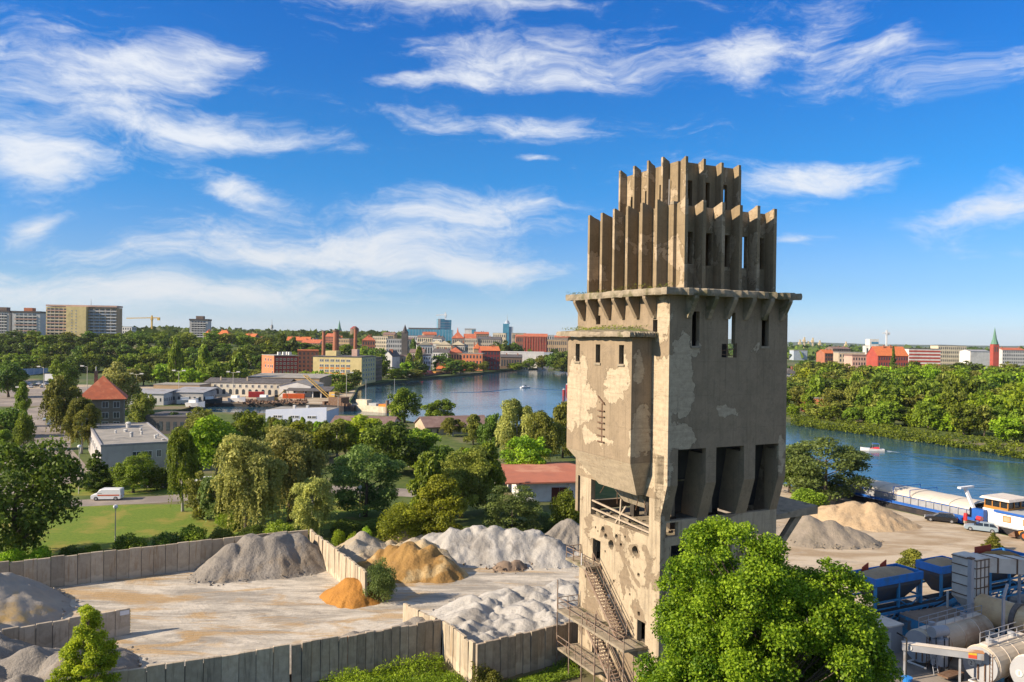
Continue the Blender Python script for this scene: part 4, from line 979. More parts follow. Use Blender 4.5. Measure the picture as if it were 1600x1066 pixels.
# --- trees and bushes between the yard and the river, left of the tower
gM = 'trees between the yard and the river'
for a in [
    ('wide', 30, 104, 662, 185, 'dark', 'large dark leafy tree at the left edge above the yard', 'near'),
    ('birch', 287, 134, 664, 64, 'mid', 'weeping birch between the lawn and the flat white building', 'near'),
    ('willow', 386, 118, 668, 118, 'willow', 'large pale willow in the middle behind the back wall', 'near'),
    ('willow', 455, 128, 655, 110, 'willow', 'second pale willow leaning on the right of the large one', 'near'),
    ('birch', 490, 116, 742, 88, 'willow', 'grey-green small-leaved tree just behind the stone heap corner', 'near'),
    ('broad', 340, 168, 640, 92, 'bright', 'light green tree behind the large pale willow', 'mid'),
    ('broad', 312, 190, 632, 76, 'olive', 'olive tree behind the weeping birch', 'mid'),
    ('broad', 385, 195, 633, 60, 'mid', 'dark tree left of the low white and blue building', 'mid'),
    ('willow', 475, 190, 658, 90, 'yellow', 'yellowish tree in front of the low white and blue building', 'mid'),
    ('birch', 528, 196, 655, 66, 'olive', 'thin olive tree right of the low white and blue building', 'mid'),
    ('willow', 566, 200, 646, 82, 'yellow', 'yellow-green tree left of the dark round-topped group', 'mid'),
    ('robinia', 572, 132, 690, 112, 'blue', 'layered dark green robinia right of the willows', 'near'),
    ('broad', 608, 172, 648, 92, 'dark', 'dark dense tree in front of the two trees on the river bank', 'mid'),
    ('broad', 648, 180, 662, 84, 'mid', 'mid green tree below the river bank trees', 'mid'),
    ('wide', 633, 276, 598, 54, 'mid', 'big round tree standing alone against the river', 'mid'),
    ('wide', 686, 265, 618, 50, 'mid', 'smaller round tree against the river, right of the big one', 'mid'),
    ('birch', 708, 240, 652, 44, 'olive', 'thin airy tree by the long brown roof', 'mid'),
    ('poplar', 740, 222, 648, 38, 'olive', 'slim loose tree at the end of the long brown roof', 'mid'),
    ('poplar', 668, 126, 708, 66, 'mid', 'upright mid green tree above the yellow bush', 'mid'),
    ('broad', 722, 132, 688, 106, 'olive', 'grey-green poplar in the middle with silvery leaves', 'near'),
    ('poplar', 762, 136, 694, 62, 'mid', 'upright green tree left of the red-roofed shed', 'mid'),
    ('shrub', 625, 116, 768, 86, 'yellow', 'yellow-green bush above the ochre heap', 'near'),
    ('poplar', 690, 117, 742, 96, 'yellow', 'tall yellow-green bush in the middle above the pale heap', 'near'),
    ('robinia', 800, 118, 762, 94, 'blue', 'feathery blue-green young tree left of the shed door', 'near'),
    ('broad', 770, 200, 640, 50, 'dark', 'dark tree at the river edge, left of the hanging birches', 'mid'),
    ('birch', 808, 186, 622, 74, 'willow', 'tall hanging birch behind the red-roofed shed', 'near'),
    ('birch', 852, 180, 640, 76, 'olive', 'second hanging birch behind the shed, nearer the tower', 'near'),
    ('poplar', 880, 200, 628, 52, 'olive', 'loose tree touching the left edge of the tower', 'mid'),
    ('broad', 826, 165, 672, 74, 'bright', 'light green tree just behind the shed roof', 'mid'),
    ('shrub', 850, 122, 792, 76, 'blue', 'grey-green bush beside the shed in front of its door', 'near'),
    ('shrub', 885, 120, 748, 58, 'mid', 'green bush between the shed and the tower', 'mid'),
    ('shrub', 590, 122, 806, 70, 'dark', 'dark bush left of the yellow-green bush', 'mid'),
    ('shrub', 540, 118, 800, 56, 'dark', 'dark bush right of the grey-green small-leaved tree', 'mid'),
    ('conifer', 151, 152, 703, 60, 'dark', 'dark spruce-shaped tree in front of the flat white building', 'near'),
    ('broad', 209, 149, 703, 66, 'mid', 'round green tree beside the white van', 'near'),
    ('shrub', 182, 154, 728, 48, 'olive', 'olive bush between the spruce and the round tree', 'mid'),
    ('shrub', 246, 152, 718, 44, 'mid', 'green bush at the right end of the flat white building', 'mid'),
    ('birch', 128, 196, 620, 62, 'olive', 'drooping tree in front of the red-roofed house', 'near'),
    ('willow', 98, 235, 586, 62, 'olive', 'loose willow left of the red-roofed house', 'mid'),
    ('willow', 186, 300, 565, 66, 'willow', 'round pale willow behind the red-roofed house', 'mid'),
    ('broad', 222, 238, 606, 42, 'olive', 'small olive tree right of the red-roofed house', 'mid'),
    ('broad', 100, 370, 558, 46, 'mid', 'round tree behind the billboards', 'mid'),
    ('broad', 14, 360, 560, 56, 'dark', 'dark round tree at the left edge by the billboard', 'mid'),
    ('poplar', 36, 250, 598, 26, 'mid', 'narrow tree at the corner of the parking place', 'mid'),
    ('shrub', 12, 225, 622, 62, 'dark', 'dark hedge clump at the left edge beside the street', 'mid'),
    ('shrub', 38, 200, 630, 36, 'mid', 'green bush at the street corner', 'mid'),
    ('robinia', 1290, 150, 678, 128, 'blue', 'dark robinia between the tower and the barge', 'near'),
    ('broad', 1236, 158, 690, 74, 'dark', 'dark tree close behind the right edge of the tower', 'mid'),
    ('shrub', 1262, 142, 752, 60, 'mid', 'bush at the foot of the robinia', 'mid'),
    ('poplar', 1425, 101, 857, 46, 'olive', 'young bush growing behind the blue sand hopper', 'mid'),
    ('conifer', 1552, 116, 832, 36, 'olive', 'small spruce-shaped bush on the quay', 'mid'),
    ('shrub', 596, 89.5, 858, 54, 'blue', 'willow bush at the end of the dividing wall', 'near'),
]: tree(a[0], a[1], a[2], a[3], a[4], a[5], a[6], None, a[7])
# the thicket that fills in between them
fr_ = random.Random(44)
cnt_ = {}
for i in sorted(range(108), key=lambda i: (i * .618) % 1):
    px = 318 + 575 * ((i * .618) % 1); Y = 121 + 130 * ((i * .382 + .1) % 1) ** 1.2
    yb = 528 + 37330 / Y
    if 515 < px < 575 and Y < 165: continue
    if 770 < px and 128 < Y < 172: continue
    if px < 420 and Y < 165 and yb > 740 and fr_.random() < .5: continue
    q = P(px, 600, Y); hh = fr_.uniform(3.5, 8.5); kd = fr_.choice(['broad', 'wide', 'shrub', 'birch', 'poplar'])
    if kd == 'shrub': hh *= .55
    hh = max(2.2, min(hh, 30 - (146 if 560 < px < 770 else 128) * Y / FPX))
    tree_at(kd, q.x, Y, 0, hh * fr_.uniform(.75, 1.1) if kd != 'poplar' else hh * .5, hh, fr_.choice(['mid', 'dark', 'olive', 'mid', 'bright', 'blue']), (cnt_.update({kd: cnt_.get(kd, -1) + 1}) or ORD[cnt_[kd]]) + ' young ' + {'broad': 'round', 'wide': 'wide', 'shrub': 'bushy', 'birch': 'drooping', 'poplar': 'upright'}[kd] + ' tree from the left in the thicket between yard and river', 'thicket between the yard and the river', 'mid', cat='tree')
cnt_ = {}
for i in sorted(range(22), key=lambda i: (i * .618) % 1):
    px = -20 + 330 * ((i * .618) % 1); Y = 170 + 170 * ((i * .382 + .3) % 1); q = P(px, 600, Y)
    if 35 < px < 118 and Y > 180: continue
    if 132 < px < 268 and 155 < Y < 262: continue
    hh = fr_.uniform(3, 7); kd = fr_.choice(['broad', 'wide', 'shrub'])
    tree_at(kd, q.x, Y, 0, hh * 1.05, hh * (.6 if kd == 'shrub' else 1), fr_.choice(['mid', 'dark', 'olive']), (cnt_.update({kd: cnt_.get(kd, -1) + 1}) or ORD[cnt_[kd]]) + ' small ' + {'broad': 'round', 'wide': 'wide', 'shrub': 'bushy'}[kd] + ' tree from the left edge among the houses', 'small trees among the houses at the left', 'mid', cat='tree')
# clipped bushes in a row along the top of the back wall
gB = 'bushes along the back wall of the yard'
for px, Y, yt, wp, lf, lb in [
    (14, 98, 846, 52, 'bright', 'bright bush at the left end of the back wall'), (60, 100, 843, 50, 'bright', 'round bright bush on the back wall left of the lamp post'),
    (112, 102, 846, 46, 'dark', 'low dark bush on the back wall, left of the lamp post foot'), (145, 103, 843, 34, 'mid', 'low bush just left of the lamp post'),
    (202, 105, 825, 58, 'mid', 'round bush behind the wall right of the lamp post'), (262, 107, 822, 60, 'dark', 'dark wide bush on the back wall'),
    (302, 108, 806, 50, 'mid', 'taller bush at the right end of the lawn'), (345, 111, 815, 44, 'olive', 'olive bush below the large willow'),
    (436, 111, 800, 62, 'mid', 'green bush above the flat-topped heap'), (395, 112, 812, 50, 'dark', 'dark bush between the willow trunks'),
    (530, 113, 818, 26, 'bright', 'small light bush beyond the dividing wall'), (552, 111, 822, 24, 'bright', 'second small light bush beyond the dividing wall'), (572, 112, 812, 26, 'bright', 'third small light bush beyond the dividing wall')]:
    tree('shrub', px, Y, yt, wp, lf, lb, gB, 'mid')
# weeds and grass below the front wall
def weeds(name, label, area, N, size, hgt, leaf, seed):
    rng = np.random.default_rng(seed); pts = np.array(area)
    tri = tessellate_polygon([[Vector((x, y, 0)) for x, y in area]]); A = np.array([abs((pts[b][0] - pts[a][0]) * (pts[c][1] - pts[a][1]) - (pts[c][0] - pts[a][0]) * (pts[b][1] - pts[a][1])) for a, b, c in tri])
    ti = rng.choice(len(tri), N, p=A / A.sum()); u = rng.random((N, 2)); fl = u.sum(1) > 1; u[fl] = 1 - u[fl]; T3 = np.array(tri)
    xy = pts[T3[ti, 0]] + u[:, :1] * (pts[T3[ti, 1]] - pts[T3[ti, 0]]) + u[:, 1:] * (pts[T3[ti, 2]] - pts[T3[ti, 0]])
    bump_ = .5 + fbm(xy[:, 0] * .45, xy[:, 1] * .45, seed, 4)
    z = hgt * np.clip(bump_, .08, 1) * rng.uniform(.15, 1, N)
    P_ = np.column_stack([xy, z]); Nn = np.tile([0, 0, 1.], (N, 1))
    V, F, T = leaf_cloud(P_, Nn, np.full(N, size), .45 + .5 * fbm(xy[:, 0] * .3, xy[:, 1] * .3, seed + 9, 3) + rng.normal(0, .2, N), rng, .5, .35)
    o = obj(name, cloud_mesh(name, V, F, T, LEAF[leaf])); return tag(o, label, 'weeds', None, 'stuff')
weeds('weeds', 'bright green weeds in front of the dark panel wall', [(-19, 62), (-6, 54), (-2.9, 60), (-3.3, 67.6), (-6.3, 73.2), (-17.5, 67.2)], 34000, .10, 1.5, 'bright', 5)
weeds('weeds', 'thin weeds along the wall foot beside the tower', [(-2.3, 67.4), (-1, 65), (6.5, 70.5), (6.2, 73.9)], 5000, .10, .8, 'mid', 6)
weeds('weeds', 'tall weeds by the corner of the front walls', [(-3.2, 67.9), (-1.6, 66.8), (0, 67.6), (-1.4, 69.0)], 4500, .09, 3.4, 'olive', 7)
weeds('weeds', 'rough grass along the foot of the trees behind the pale heap', [(-24, 114), (12, 116), (14, 124), (-24, 122)], 14000, .16, 1.2, 'mid', 8)
# tufts on the tower ledges
weeds('weeds', 'dry tufts growing on the roof of the tower bay', [tuple((TW.matrix_world if False else Matrix.Translation((12.25, 62, 0)) @ Matrix.Rotation(radians(26.5), 4, 'Z')) @ Vector((u, v, 0)))[:2] for u, v in ((-2.5, 1.8), (-.3, 1.8), (-.3, 12.6), (-2.5, 12.6))], 900, .07, .5, 'olive', 9).location = (0, 0, 30.75)
weeds('weeds', 'dry tufts growing on the tower cornice', [tuple(Matrix.Translation((12.25, 62, 0)) @ Matrix.Rotation(radians(26.5), 4, 'Z') @ Vector((u, v, 0)))[:2] for u, v in ((-1.1, -1), (-.1, -1), (-.1, 14.6), (-1.1, 14.6))], 420, .06, .6, 'olive', 10).location = (0, 0, 34.05)

# --- wood on the far bank, right of the tower
gR = 'wood on the far river bank'
def bankwood(rows, seed):
    r = random.Random(seed); LW = {'bright': 'light green', 'mid': 'mid-green', 'yellow': 'yellow-green', 'dark': 'dark green', 'olive': 'olive', 'willow': 'pale', 'blue': 'blue-green'}
    for (x0, x1, Ya, Yb, h0, h1, w0, w1, n_, leaves, kinds, lod, label) in rows:
        for i in range(n_):
            t = (i + r.uniform(.2, .8)) / n_; px = x0 + (x1 - x0) * t; Y = Ya + (Yb - Ya) * t + r.uniform(-5, 5)
            q = P(px, 600, Y); z = ground_z(q.x, Y)
            kd_ = r.choice(kinds); wd_ = r.uniform(w0, w1); ht_ = r.uniform(h0, h1); lf_ = r.choice(leaves)
            tree_at(kd_, q.x, Y, z, wd_, ht_, lf_, LW[lf_] + ' tree, ' + ORD[i] + ' from the left ' + label, gR if 'bank' in label else 'trees of the ' + label.split(' of the ')[-1], lod)
bankwood([
    (1236, 1640, 322, 238, 5, 13, 6, 14, 22, ['bright', 'mid', 'mid', 'mid', 'olive'], ['broad', 'wide', 'willow'], 'far', 'in front, far bank wood'),
    (1242, 1660, 345, 262, 9, 18, 8, 17, 20, ['mid', 'bright', 'olive', 'mid'], ['broad', 'wide', 'poplar'], 'far', 'in the second row, far bank wood'),
    (1240, 1680, 385, 300, 11, 20, 9, 19, 20, ['olive', 'mid', 'mid', 'dark'], ['broad', 'wide', 'willow'], 'far', 'in the third row, far bank wood'),
    (1240, 1680, 440, 360, 11, 20, 10, 20, 20, ['olive', 'mid', 'mid'], ['wide', 'broad'], 'far', 'in the fourth row, far bank wood'),
    (1240, 1690, 520, 440, 14, 18, 14, 20, 20, ['olive', 'mid', 'bright'], ['wide', 'broad'], 'far', 'in the fifth row, far bank wood'),
    (1240, 1690, 620, 540, 13, 17, 15, 20, 18, ['olive', 'mid'], ['wide', 'broad'], 'far', 'at the back edge, far bank wood'),
    (1240, 1690, 760, 700, 11, 16, 16, 22, 18, ['olive', 'dark'], ['wide', 'broad'], 'far', 'beyond the far bank wood'),
], 31)
bankwood([
    (985, 1236, 470, 345, 8, 15, 9, 15, 12, ['mid', 'bright', 'olive'], ['broad', 'wide'], 'far', 'behind the tower, far bank wood'),
    (960, 1240, 600, 440, 10, 17, 12, 18, 12, ['mid', 'olive', 'mid'], ['broad', 'wide'], 'far', 'further behind the tower, far bank wood'),
    (930, 1240, 740, 620, 10, 16, 13, 20, 12, ['mid', 'dark'], ['broad', 'wide'], 'far', 'at the back behind the tower, far bank wood'),
], 37)
weeds('reeds', 'reeds along the edge of the far bank', [tuple(G(*q)[:2]) for q in ((1236, 660), (1400, 681), (1500, 695), (1640, 718), (1640, 702), (1500, 682), (1400, 668), (1236, 648))], 17000, .42, 3.4, 'mid', 12).location = (0, 0, -1.2)
# --- wooded slope on the left
bankwood([
    (-130, 330, 562, 562, 12, 16, 14, 20, 21, ['dark', 'mid', 'mid'], ['broad', 'wide'], 'far', 'low on the slope of the wooded hill'),
    (-130, 420, 600, 590, 13, 18, 15, 21, 23, ['dark', 'mid'], ['broad', 'wide'], 'far', 'halfway up the slope of the wooded hill'),
    (-40, 470, 640, 630, 10, 15, 15, 21, 20, ['mid', 'dark'], ['broad', 'wide'], 'far', 'near the top of the wooded hill'),
    (-40, 500, 690, 680, 8, 13, 15, 22, 20, ['mid', 'dark', 'olive'], ['broad', 'wide'], 'far', 'on the crest of the wooded hill'),
    (200, 520, 760, 750, 7, 11, 16, 24, 14, ['dark', 'mid'], ['broad', 'wide'], 'far', 'behind the crest of the wooded hill'),
    (190, 372, 440, 500, 11, 15, 10, 15, 13, ['mid', 'bright', 'willow'], ['broad', 'willow', 'wide'], 'far', 'in front of the foot of the wooded hill'),
], 33)
for px, Y, yt, wp, lf, lb in [(275, 420, 528, 26, 'mid', 'tall poplar at the foot of the hill'), (318, 430, 540, 28, 'mid', 'second poplar of the row at the foot of the hill'), (441, 640, 522, 22, 'dark', 'dark poplar left of the brick factory'), (459, 640, 527, 22, 'dark', 'dark poplar next to the brick factory'), (420, 640, 532, 22, 'yellow', 'yellowish poplar above the red building'),
                              (372, 420, 552, 34, 'mid', 'pointed tree left of the red building')]:
    tree('poplar', px, Y, yt, wp, lf, lb, 'poplars by the factories', 'far')
# ------------------------------------------------------------------ buildings
M_GLASS = mat('window_glass', (.03, .04, .05), (.06, .075, .09), 1.5, .12, spec=.6)
M_FRAME = mat('window_frame', (.62, .61, .58), (.55, .54, .52), 4, .6)
M_TILE = mat('red_tiles', (.42, .115, .055), (.33, .095, .05), .8, .85, .4, c3=(.47, .17, .085))
M_TILE2 = mat('orange_tiles', (.52, .15, .05), (.43, .12, .045), .6, .85, .3)
M_SLATE = mat('dark_roof', (.075, .07, .07), (.11, .10, .10), .5, .85, .2)
M_BROWNROOF = mat('brown_roof', (.16, .10, .085), (.21, .14, .12), .6, .9, .3)
M_FELT = mat('felt_roof', (.23, .215, .19), (.30, .275, .24), .35, .95, .3, c3=(.18, .17, .155))
WALLC = {'white': (.62, .60, .56), 'cream': (.58, .50, .36), 'beige': (.46, .37, .26), 'yellow': (.62, .50, .24), 'brick': (.33, .13, .075), 'brown': (.20, .14, .10), 'red': (.36, .07, .05), 'orange': (.55, .19, .09),
         'grey': (.36, .35, .33), 'lgrey': (.50, .49, .47), 'tan': (.42, .30, .18), 'maroon': (.25, .045, .045), 'pink': (.52, .34, .27), 'dark': (.10, .09, .085), 'blue': (.06, .22, .36), 'bluegrey': (.35, .40, .46), 'stone': (.40, .35, .28)}
def wm(c): return mat('wall_' + c, WALLC[c], tuple(x * .84 for x in WALLC[c]), .25, .9, .15, c3=tuple(x * .72 for x in WALLC[c]))
def house_frame(name, label, px0, px1, pytop, Y, yaw=0., zb=None, group=None, cat='building'):
    """Empty at the middle of the front wall; returns it with width and wall height in metres"""
    a = P(px0, pytop, Y); b = P(px1, pytop, Y); x = (a.x + b.x) / 2; w = (b.x - a.x); z = ground_z(x, Y) if zb is None else zb
    return thing(name, label, cat, (x, Y, z - .05), yaw, group), w / max(.35, cos(yaw)), (a.z + b.z) / 2 - z + .05
def roof_mesh(kind, x0, x1, y0, y1, z, rh, ov=.4):
    b = MB(); x0 -= ov; x1 += ov; y0 -= ov; y1 += ov; ym = (y0 + y1) / 2; t = .18
    if kind == 'gable': b.rings([[(x, y0, z - .1), (x, ym, z + rh), (x, y1, z - .1), (x, y1, z - .1 - t), (x, ym, z + rh - t), (x, y0, z - .1 - t)] for x in (x0, x1)])
    elif kind == 'gabley':
        xm = (x0 + x1) / 2; b.rings([[(x0, y, z - .1), (xm, y, z + rh), (x1, y, z - .1), (x1, y, z - .1 - t), (xm, y, z + rh - t), (x0, y, z - .1 - t)] for y in (y0, y1)])
    elif kind == 'hip':
        d = min(x1 - x0, y1 - y0) / 2; vs = [(x0, y0, z), (x1, y0, z), (x1, y1, z), (x0, y1, z)]
        if x1 - x0 >= y1 - y0: r = [(x0 + d, ym, z + rh), (x1 - d, ym, z + rh)]; fs = [(0, 1, 5, 4), (1, 2, 5), (2, 3, 4, 5), (3, 0, 4), (3, 2, 1, 0)]
        else: xm = (x0 + x1) / 2; r = [(xm, y0 + d, z + rh), (xm, y1 - d, z + rh)]; fs = [(0, 1, 4), (1, 2, 5, 4), (2, 3, 5), (3, 0, 4, 5), (3, 2, 1, 0)]
        b.add(vs + r, fs)
    elif kind == 'flat':
        b.box(x0 + ov - .12, x1 - ov + .12, y0 + ov - .12, y1 - ov + .12, z, z + max(.35, rh))
    elif kind == 'shed': b.hexa([(x0, y0, z - t), (x1, y0, z - t), (x1, y1, z + rh - t), (x0, y1, z + rh - t)], [(x0, y0, z), (x1, y0, z), (x1, y1, z + rh), (x0, y1, z + rh)])
    return b
def gable_walls(b, x0, x1, y0, y1, z, rh, along):
    if along == 'gable':
        for x in (x0 + .01, x1 - .26): b.rings([[(x, y0, z), (x, (y0 + y1) / 2, z + rh), (x, y1, z)], [(x + .25, y0, z), (x + .25, (y0 + y1) / 2, z + rh), (x + .25, y1, z)]])
    elif along == 'gabley':
        for y in (y0 + .01, y1 - .26): b.rings([[(x0, y, z), ((x0 + x1) / 2, y, z + rh), (x1, y, z)], [(x0, y + .25, z), ((x0 + x1) / 2, y + .25, z + rh), (x1, y + .25, z)]])
def wins(x0, x1, z0, z1, cols, rows, fw=.5, fh=.55, side=None, d=0.):
    """window rectangles on a wall: (a0, a1, z0, z1)"""
    cw = (x1 - x0) / cols; rh = (z1 - z0) / rows
    return [(x0 + cw * (i + .5 - fw / 2), x0 + cw * (i + .5 + fw / 2), z0 + rh * (j + .5 - fh / 2), z0 + rh * (j + .5 + fh / 2)) for j in range(rows) for i in range(cols)]
def win_part(parent, rects, face, off, each, m=None):
    """face 'f': wall y=off looking to -y; 'r': x=off looking to +x; 'l': x=off looking to -x"""
    m = m or M_GLASS; jb = MB()
    for a0, a1, z0, z1 in rects:
        b = MB() if each else jb
        def bx(q, a0, a1, z0, z1, e, i):
            if face == 'f': q.box(a0, a1, off - e, off + i, z0, z1)
            elif face == 'r': q.box(off - i, off + e, a0, a1, z0, z1)
            else: q.box(off - e, off + i, a0, a1, z0, z1)
        if each:
            fr = .12 if (a1 - a0) > .8 else .07
            for q in ((a0, a1, z0, z0 + fr), (a0, a1, z1 - fr, z1), (a0, a0 + fr, z0 + fr, z1 - fr), (a1 - fr, a1, z0 + fr, z1 - fr), ((a0 + a1) / 2 - fr / 3, (a0 + a1) / 2 + fr / 3, z0 + fr, z1 - fr)): bx(b, *q, .10, .05)
            w_ = b.build('window', M_FRAME, parent); q = MB(); bx(q, a0 + fr, a1 - fr, z0 + fr, z1 - fr, .04, .05); q.build('pane', m, w_)
        else: bx(b, a0, a1, z0, z1, .05, .05)
    if not each and rects: tag(jb.build('windows', m, parent), kind='stuff')
def block(name, label, px0, px1, pytop, Y, D, wall, roof='flat', rm=None, rh=.5, floors=3, bays=5, yaw=0., zb=None, each=False, side='r', fw=.5, fh=.55, group=None, chim=0, z_first=.0, winm=None):
    t, w, h = house_frame(name, label, px0, px1, pytop, Y, yaw, zb, group)
    b = MB(); b.box(-w / 2, w / 2, 0, D, -1.5, h)
    gable_walls(b, -w / 2, w / 2, 0, D, h, rh - .25, roof); b.build('walls', wm(wall), t)
    rm = rm or (M_FELT if roof == 'flat' else M_TILE)
    r_ = roof_mesh(roof, -w / 2, w / 2, 0, D, h + (.003 if roof in ('flat', 'hip') else 0), rh).build('roof', rm, t)
    if floors:
        win_part(t, wins(-w / 2 + .3, w / 2 - .3, z_first, h - .2, bays, floors, fw, fh), 'f', 0, each, winm)
        nb = max(1, round(bays * D / max(w, 1)))
        if side: win_part(t, wins(.3, D - .3, z_first, h - .2, min(nb, 12), floors, fw, fh), side, w / 2 if side == 'r' else -w / 2, each and nb < 6, winm)
    cr = random.Random(int(px0 * 7 + px1))
    for _ in range(chim):
        c = MB(); x = cr.uniform(-w * .4, w * .4); y = D * cr.uniform(.3, .6); c.box(x - .5, x + .5, y - .4, y + .4, h, h + rh + 1.2); c.build('chimney', wm('brick'), r_)
    return t
# --- houses nearest to the yard
t, w, h = house_frame('house', 'grey-brown house with a red hipped roof and white-framed windows', 121, 197, 624, 250, radians(24))
w = 12.4; D = 12.4
b = MB(); b.box(-w / 2, w / 2, 0, D, -1, h); b.build('walls', mat('grey_render', (.17, .145, .115), (.21, .18, .145), 1.2, .95, .4), t)
rf = roof_mesh('hip', -w / 2, w / 2, 0, D, h + .003, 7.2, 1.0).build('roof', M_TILE, t)
c = MB(); c.box(-2.6, -1.6, 6.6, 7.6, h + 3, h + 8.6); c.build('chimney', wm('brown'), rf)
c = MB(); c.tube((-2.1, 7.1, h + 8.6), (-2.1, 7.1, h + 10.0), .16, n=6); c.build('chimney_pipe', wm('lgrey'), rf)
c = MB(); M = Matrix.Translation((-w / 2 - .1, 3.8, h + 2.45)) @ Matrix.Rotation(radians(-45), 4, 'Y'); c.box(-.6, .9, -.7, .7, .0, .12, M); c.build('roof_window', M_GLASS, rf)
win_part(t, [(x - .95, x + .95, z, z + 2.0) for z in (6.2, 2.9, -.1) for x in (1.0, 4.2)], 'f', 0, True)
win_part(t, [(x - .95, x + .95, z, z + 2.0) for z in (6.2, 2.9) for x in (-3.6,)], 'f', 0, True)
win_part(t, [(y - .9, y + .9, z, z + 1.9) for z in (6.2, 2.9) for y in (3, 6.2, 9.4)], 'l', -w / 2, True)
# flat white office building
A_, B_, C_, D_ = (-84.9, 165), (-74.2, 174.3), (-95.6, 210.6), (-107, 201.7)
fl = thing('office_building', 'flat-roofed white office building with vents on its grey roof', 'building', (A_[0], A_[1], 0), radians(31))
w = 13.6; D = 42.0; h = 6.3
b = MB(); b.box(0, w, 0, D, -.5, h); b.build('walls', mat('office_render', (.40, .375, .36), (.35, .325, .31), .5, .9, .15, c3=(.30, .28, .265)), fl)
rf = MB().box(.25, w - .25, .25, D - .25, h + .002, h + .10).build('roof', M_FELT, fl)
b = MB()
for q in ((-.06, w + .06, -.06, .3), (-.06, w + .06, D - .3, D + .06), (-.06, .3, .3, D - .3), (w - .3, w + .06, .3, D - .3)): b.box(*q, h - .12, h + .34)
b.build('parapet', mat('parapet_tin', (.22, .21, .22), (.28, .27, .27), 2, .5), fl)
win_part(fl, [(x - .8, x + .8, 3.3, 4.9) for x in (6.7, 9.0)] + [(x - .5, x + .5, 3.4, 5.0) for x in (11.1, 13.1)] + [(x - .45, x + .45, 1.2, 2.0) for x in (2.6, 4.6, 7.0)] + [(5.3, 6.2, 0, 2.3)], 'f', 0, True)
win_part(fl, [(y - .9, y + .9, 3.4, 4.9) for y in (6, 12, 18, 24, 30, 36)], 'l', 0, True)
b = MB(); b.tube((5.95, -.08, 0), (5.95, -.08, h), .07, n=6); b.build('drain_pipe', wm('grey'), fl)
for i, (x, y, s, hh) in enumerate(((7, 13, .5, 1.3), (6.8, 24, .6, .7), (9.5, 17, .35, .9), (8.2, 33, .8, 1.5), (11.4, 8.5, .4, .9), (12.3, 12, .3, .7), (4.5, 22, .3, .8), (10.2, 25, .4, .8), (12.5, 5, .5, .4))):
    b = MB(); b.tube((x, y, h + .1), (x, y, h + hh * .75), s * .7, n=9); b.tube((x, y, h + hh * .78), (x, y, h + hh), s, s * .5, 9); b.build('roof_vent', wm('lgrey'), rf)
# shed with the red roof left of the tower
sh = thing('shed', 'white shed with a wide red-brown roof and maroon doors', 'shed', (P(846, 760, 146).x, 146, 0), radians(8))
b = MB(); b.box(-4.2, 7.6, 0, 19, -.2, 3.7); b.build('walls', mat('lime_wall', (.66, .64, .62), (.56, .53, .50), .7, .9, .2), sh)
b = MB(); b.hexa([(-6.8, -1.6, 3.55), (8.9, -1.6, 3.75), (8.9, 10, 4.9), (-6.8, 10, 4.7)], [(-6.8, -1.6, 3.8), (8.9, -1.6, 4.0), (8.9, 10, 5.15), (-6.8, 10, 4.95)])
b.build('roof', mat('red_felt', (.36, .125, .075), (.30, .11, .07), .35, .95, .3, c3=(.42, .19, .12)), sh)
b = MB(); b.hexa([(-6.8, 10.003, 4.7), (8.9, 10.003, 4.9), (8.9, 20.5, 3.7), (-6.8, 20.5, 3.5)], [(-6.8, 10.003, 4.95), (8.9, 10.003, 5.15), (8.9, 20.5, 3.95), (-6.8, 20.5, 3.75)]); b.build('roof', MATS['red_felt'], sh)
for x0, x1, z1 in ((1.9, 3.35, 2.6), (3.42, 4.85, 2.6), (4.95, 5.9, 2.0)):
    b = MB(); b.box(x0, x1, -.08, .05, 0, z1); d_ = b.build('door', mat('maroon_door', (.10, .022, .016), (.075, .02, .015), 2, .8), sh)
    for k_ in range(1, 4): MB().box(x0 + (x1 - x0) * k_ / 4 - .02, x0 + (x1 - x0) * k_ / 4 + .02, -.11, -.075, .1, z1 - .1).build('batten', MATS['maroon_door'], d_)
b = MB(); b.box(5.0, 5.4, -.5, -.05, 3.0, 3.2); b.build('lamp', MATS['white_enamel'], sh)
# low white and blue building, long brown roofs
t, w, h = house_frame('workshop', 'low white workshop with a blue tint and three window pairs', 414, 511, 640, 262, radians(-4))
b = MB(); b.box(-w / 2, w / 2, 0, 14, -.5, h - .5); b.hexa([(-w / 2, 0, h - .5), (w / 2, 0, h - .5), (w / 2, .3, h - .5), (-w / 2, .3, h - .5)], [(-w / 2, 0, h - .3), (w / 2, 0, h + .9), (w / 2, .3, h + .9), (-w / 2, .3, h - .3)])
b.build('walls', mat('bluewhite', (.52, .56, .68), (.58, .61, .70), .4, .8), t)
MB().box(-w / 2 + .1, w / 2 - .1, .35, 13.9, h - .497, h - .35).build('roof', M_FELT, t)
for x in (-w * .30, -w * .02, w * .26):
    win_part(t, [(x - 1.5, x + .0, 2.6, 3.5), (x + .05, x + 1.5, 2.6, 3.5)], 'f', 0, True)
for x in (-w * .12, w * .1): MB().box(x - .4, x + .4, 5, 6, h - .35, h + .9).build('roof_vent', wm('white'), t)
block('long_shed', 'long low shed with a brown-purple roof by the river bank', 668, 765, 666, 246, 13, 'beige', 'gable', M_BROWNROOF, 2.6, 1, 9, radians(22), fw=.3, side=None)
block('long_shed', 'low shed with a purple-grey roof behind the yellow-green trees', 515, 612, 664, 240, 14, 'grey', 'gable', M_BROWNROOF, 2.0, 1, 7, radians(-3), side=None)
block('long_shed', 'low dark-roofed garage right of the red-roofed house', 222, 292, 652, 236, 14, 'dark', 'flat', M_SLATE, .4, 1, 6, radians(-2))
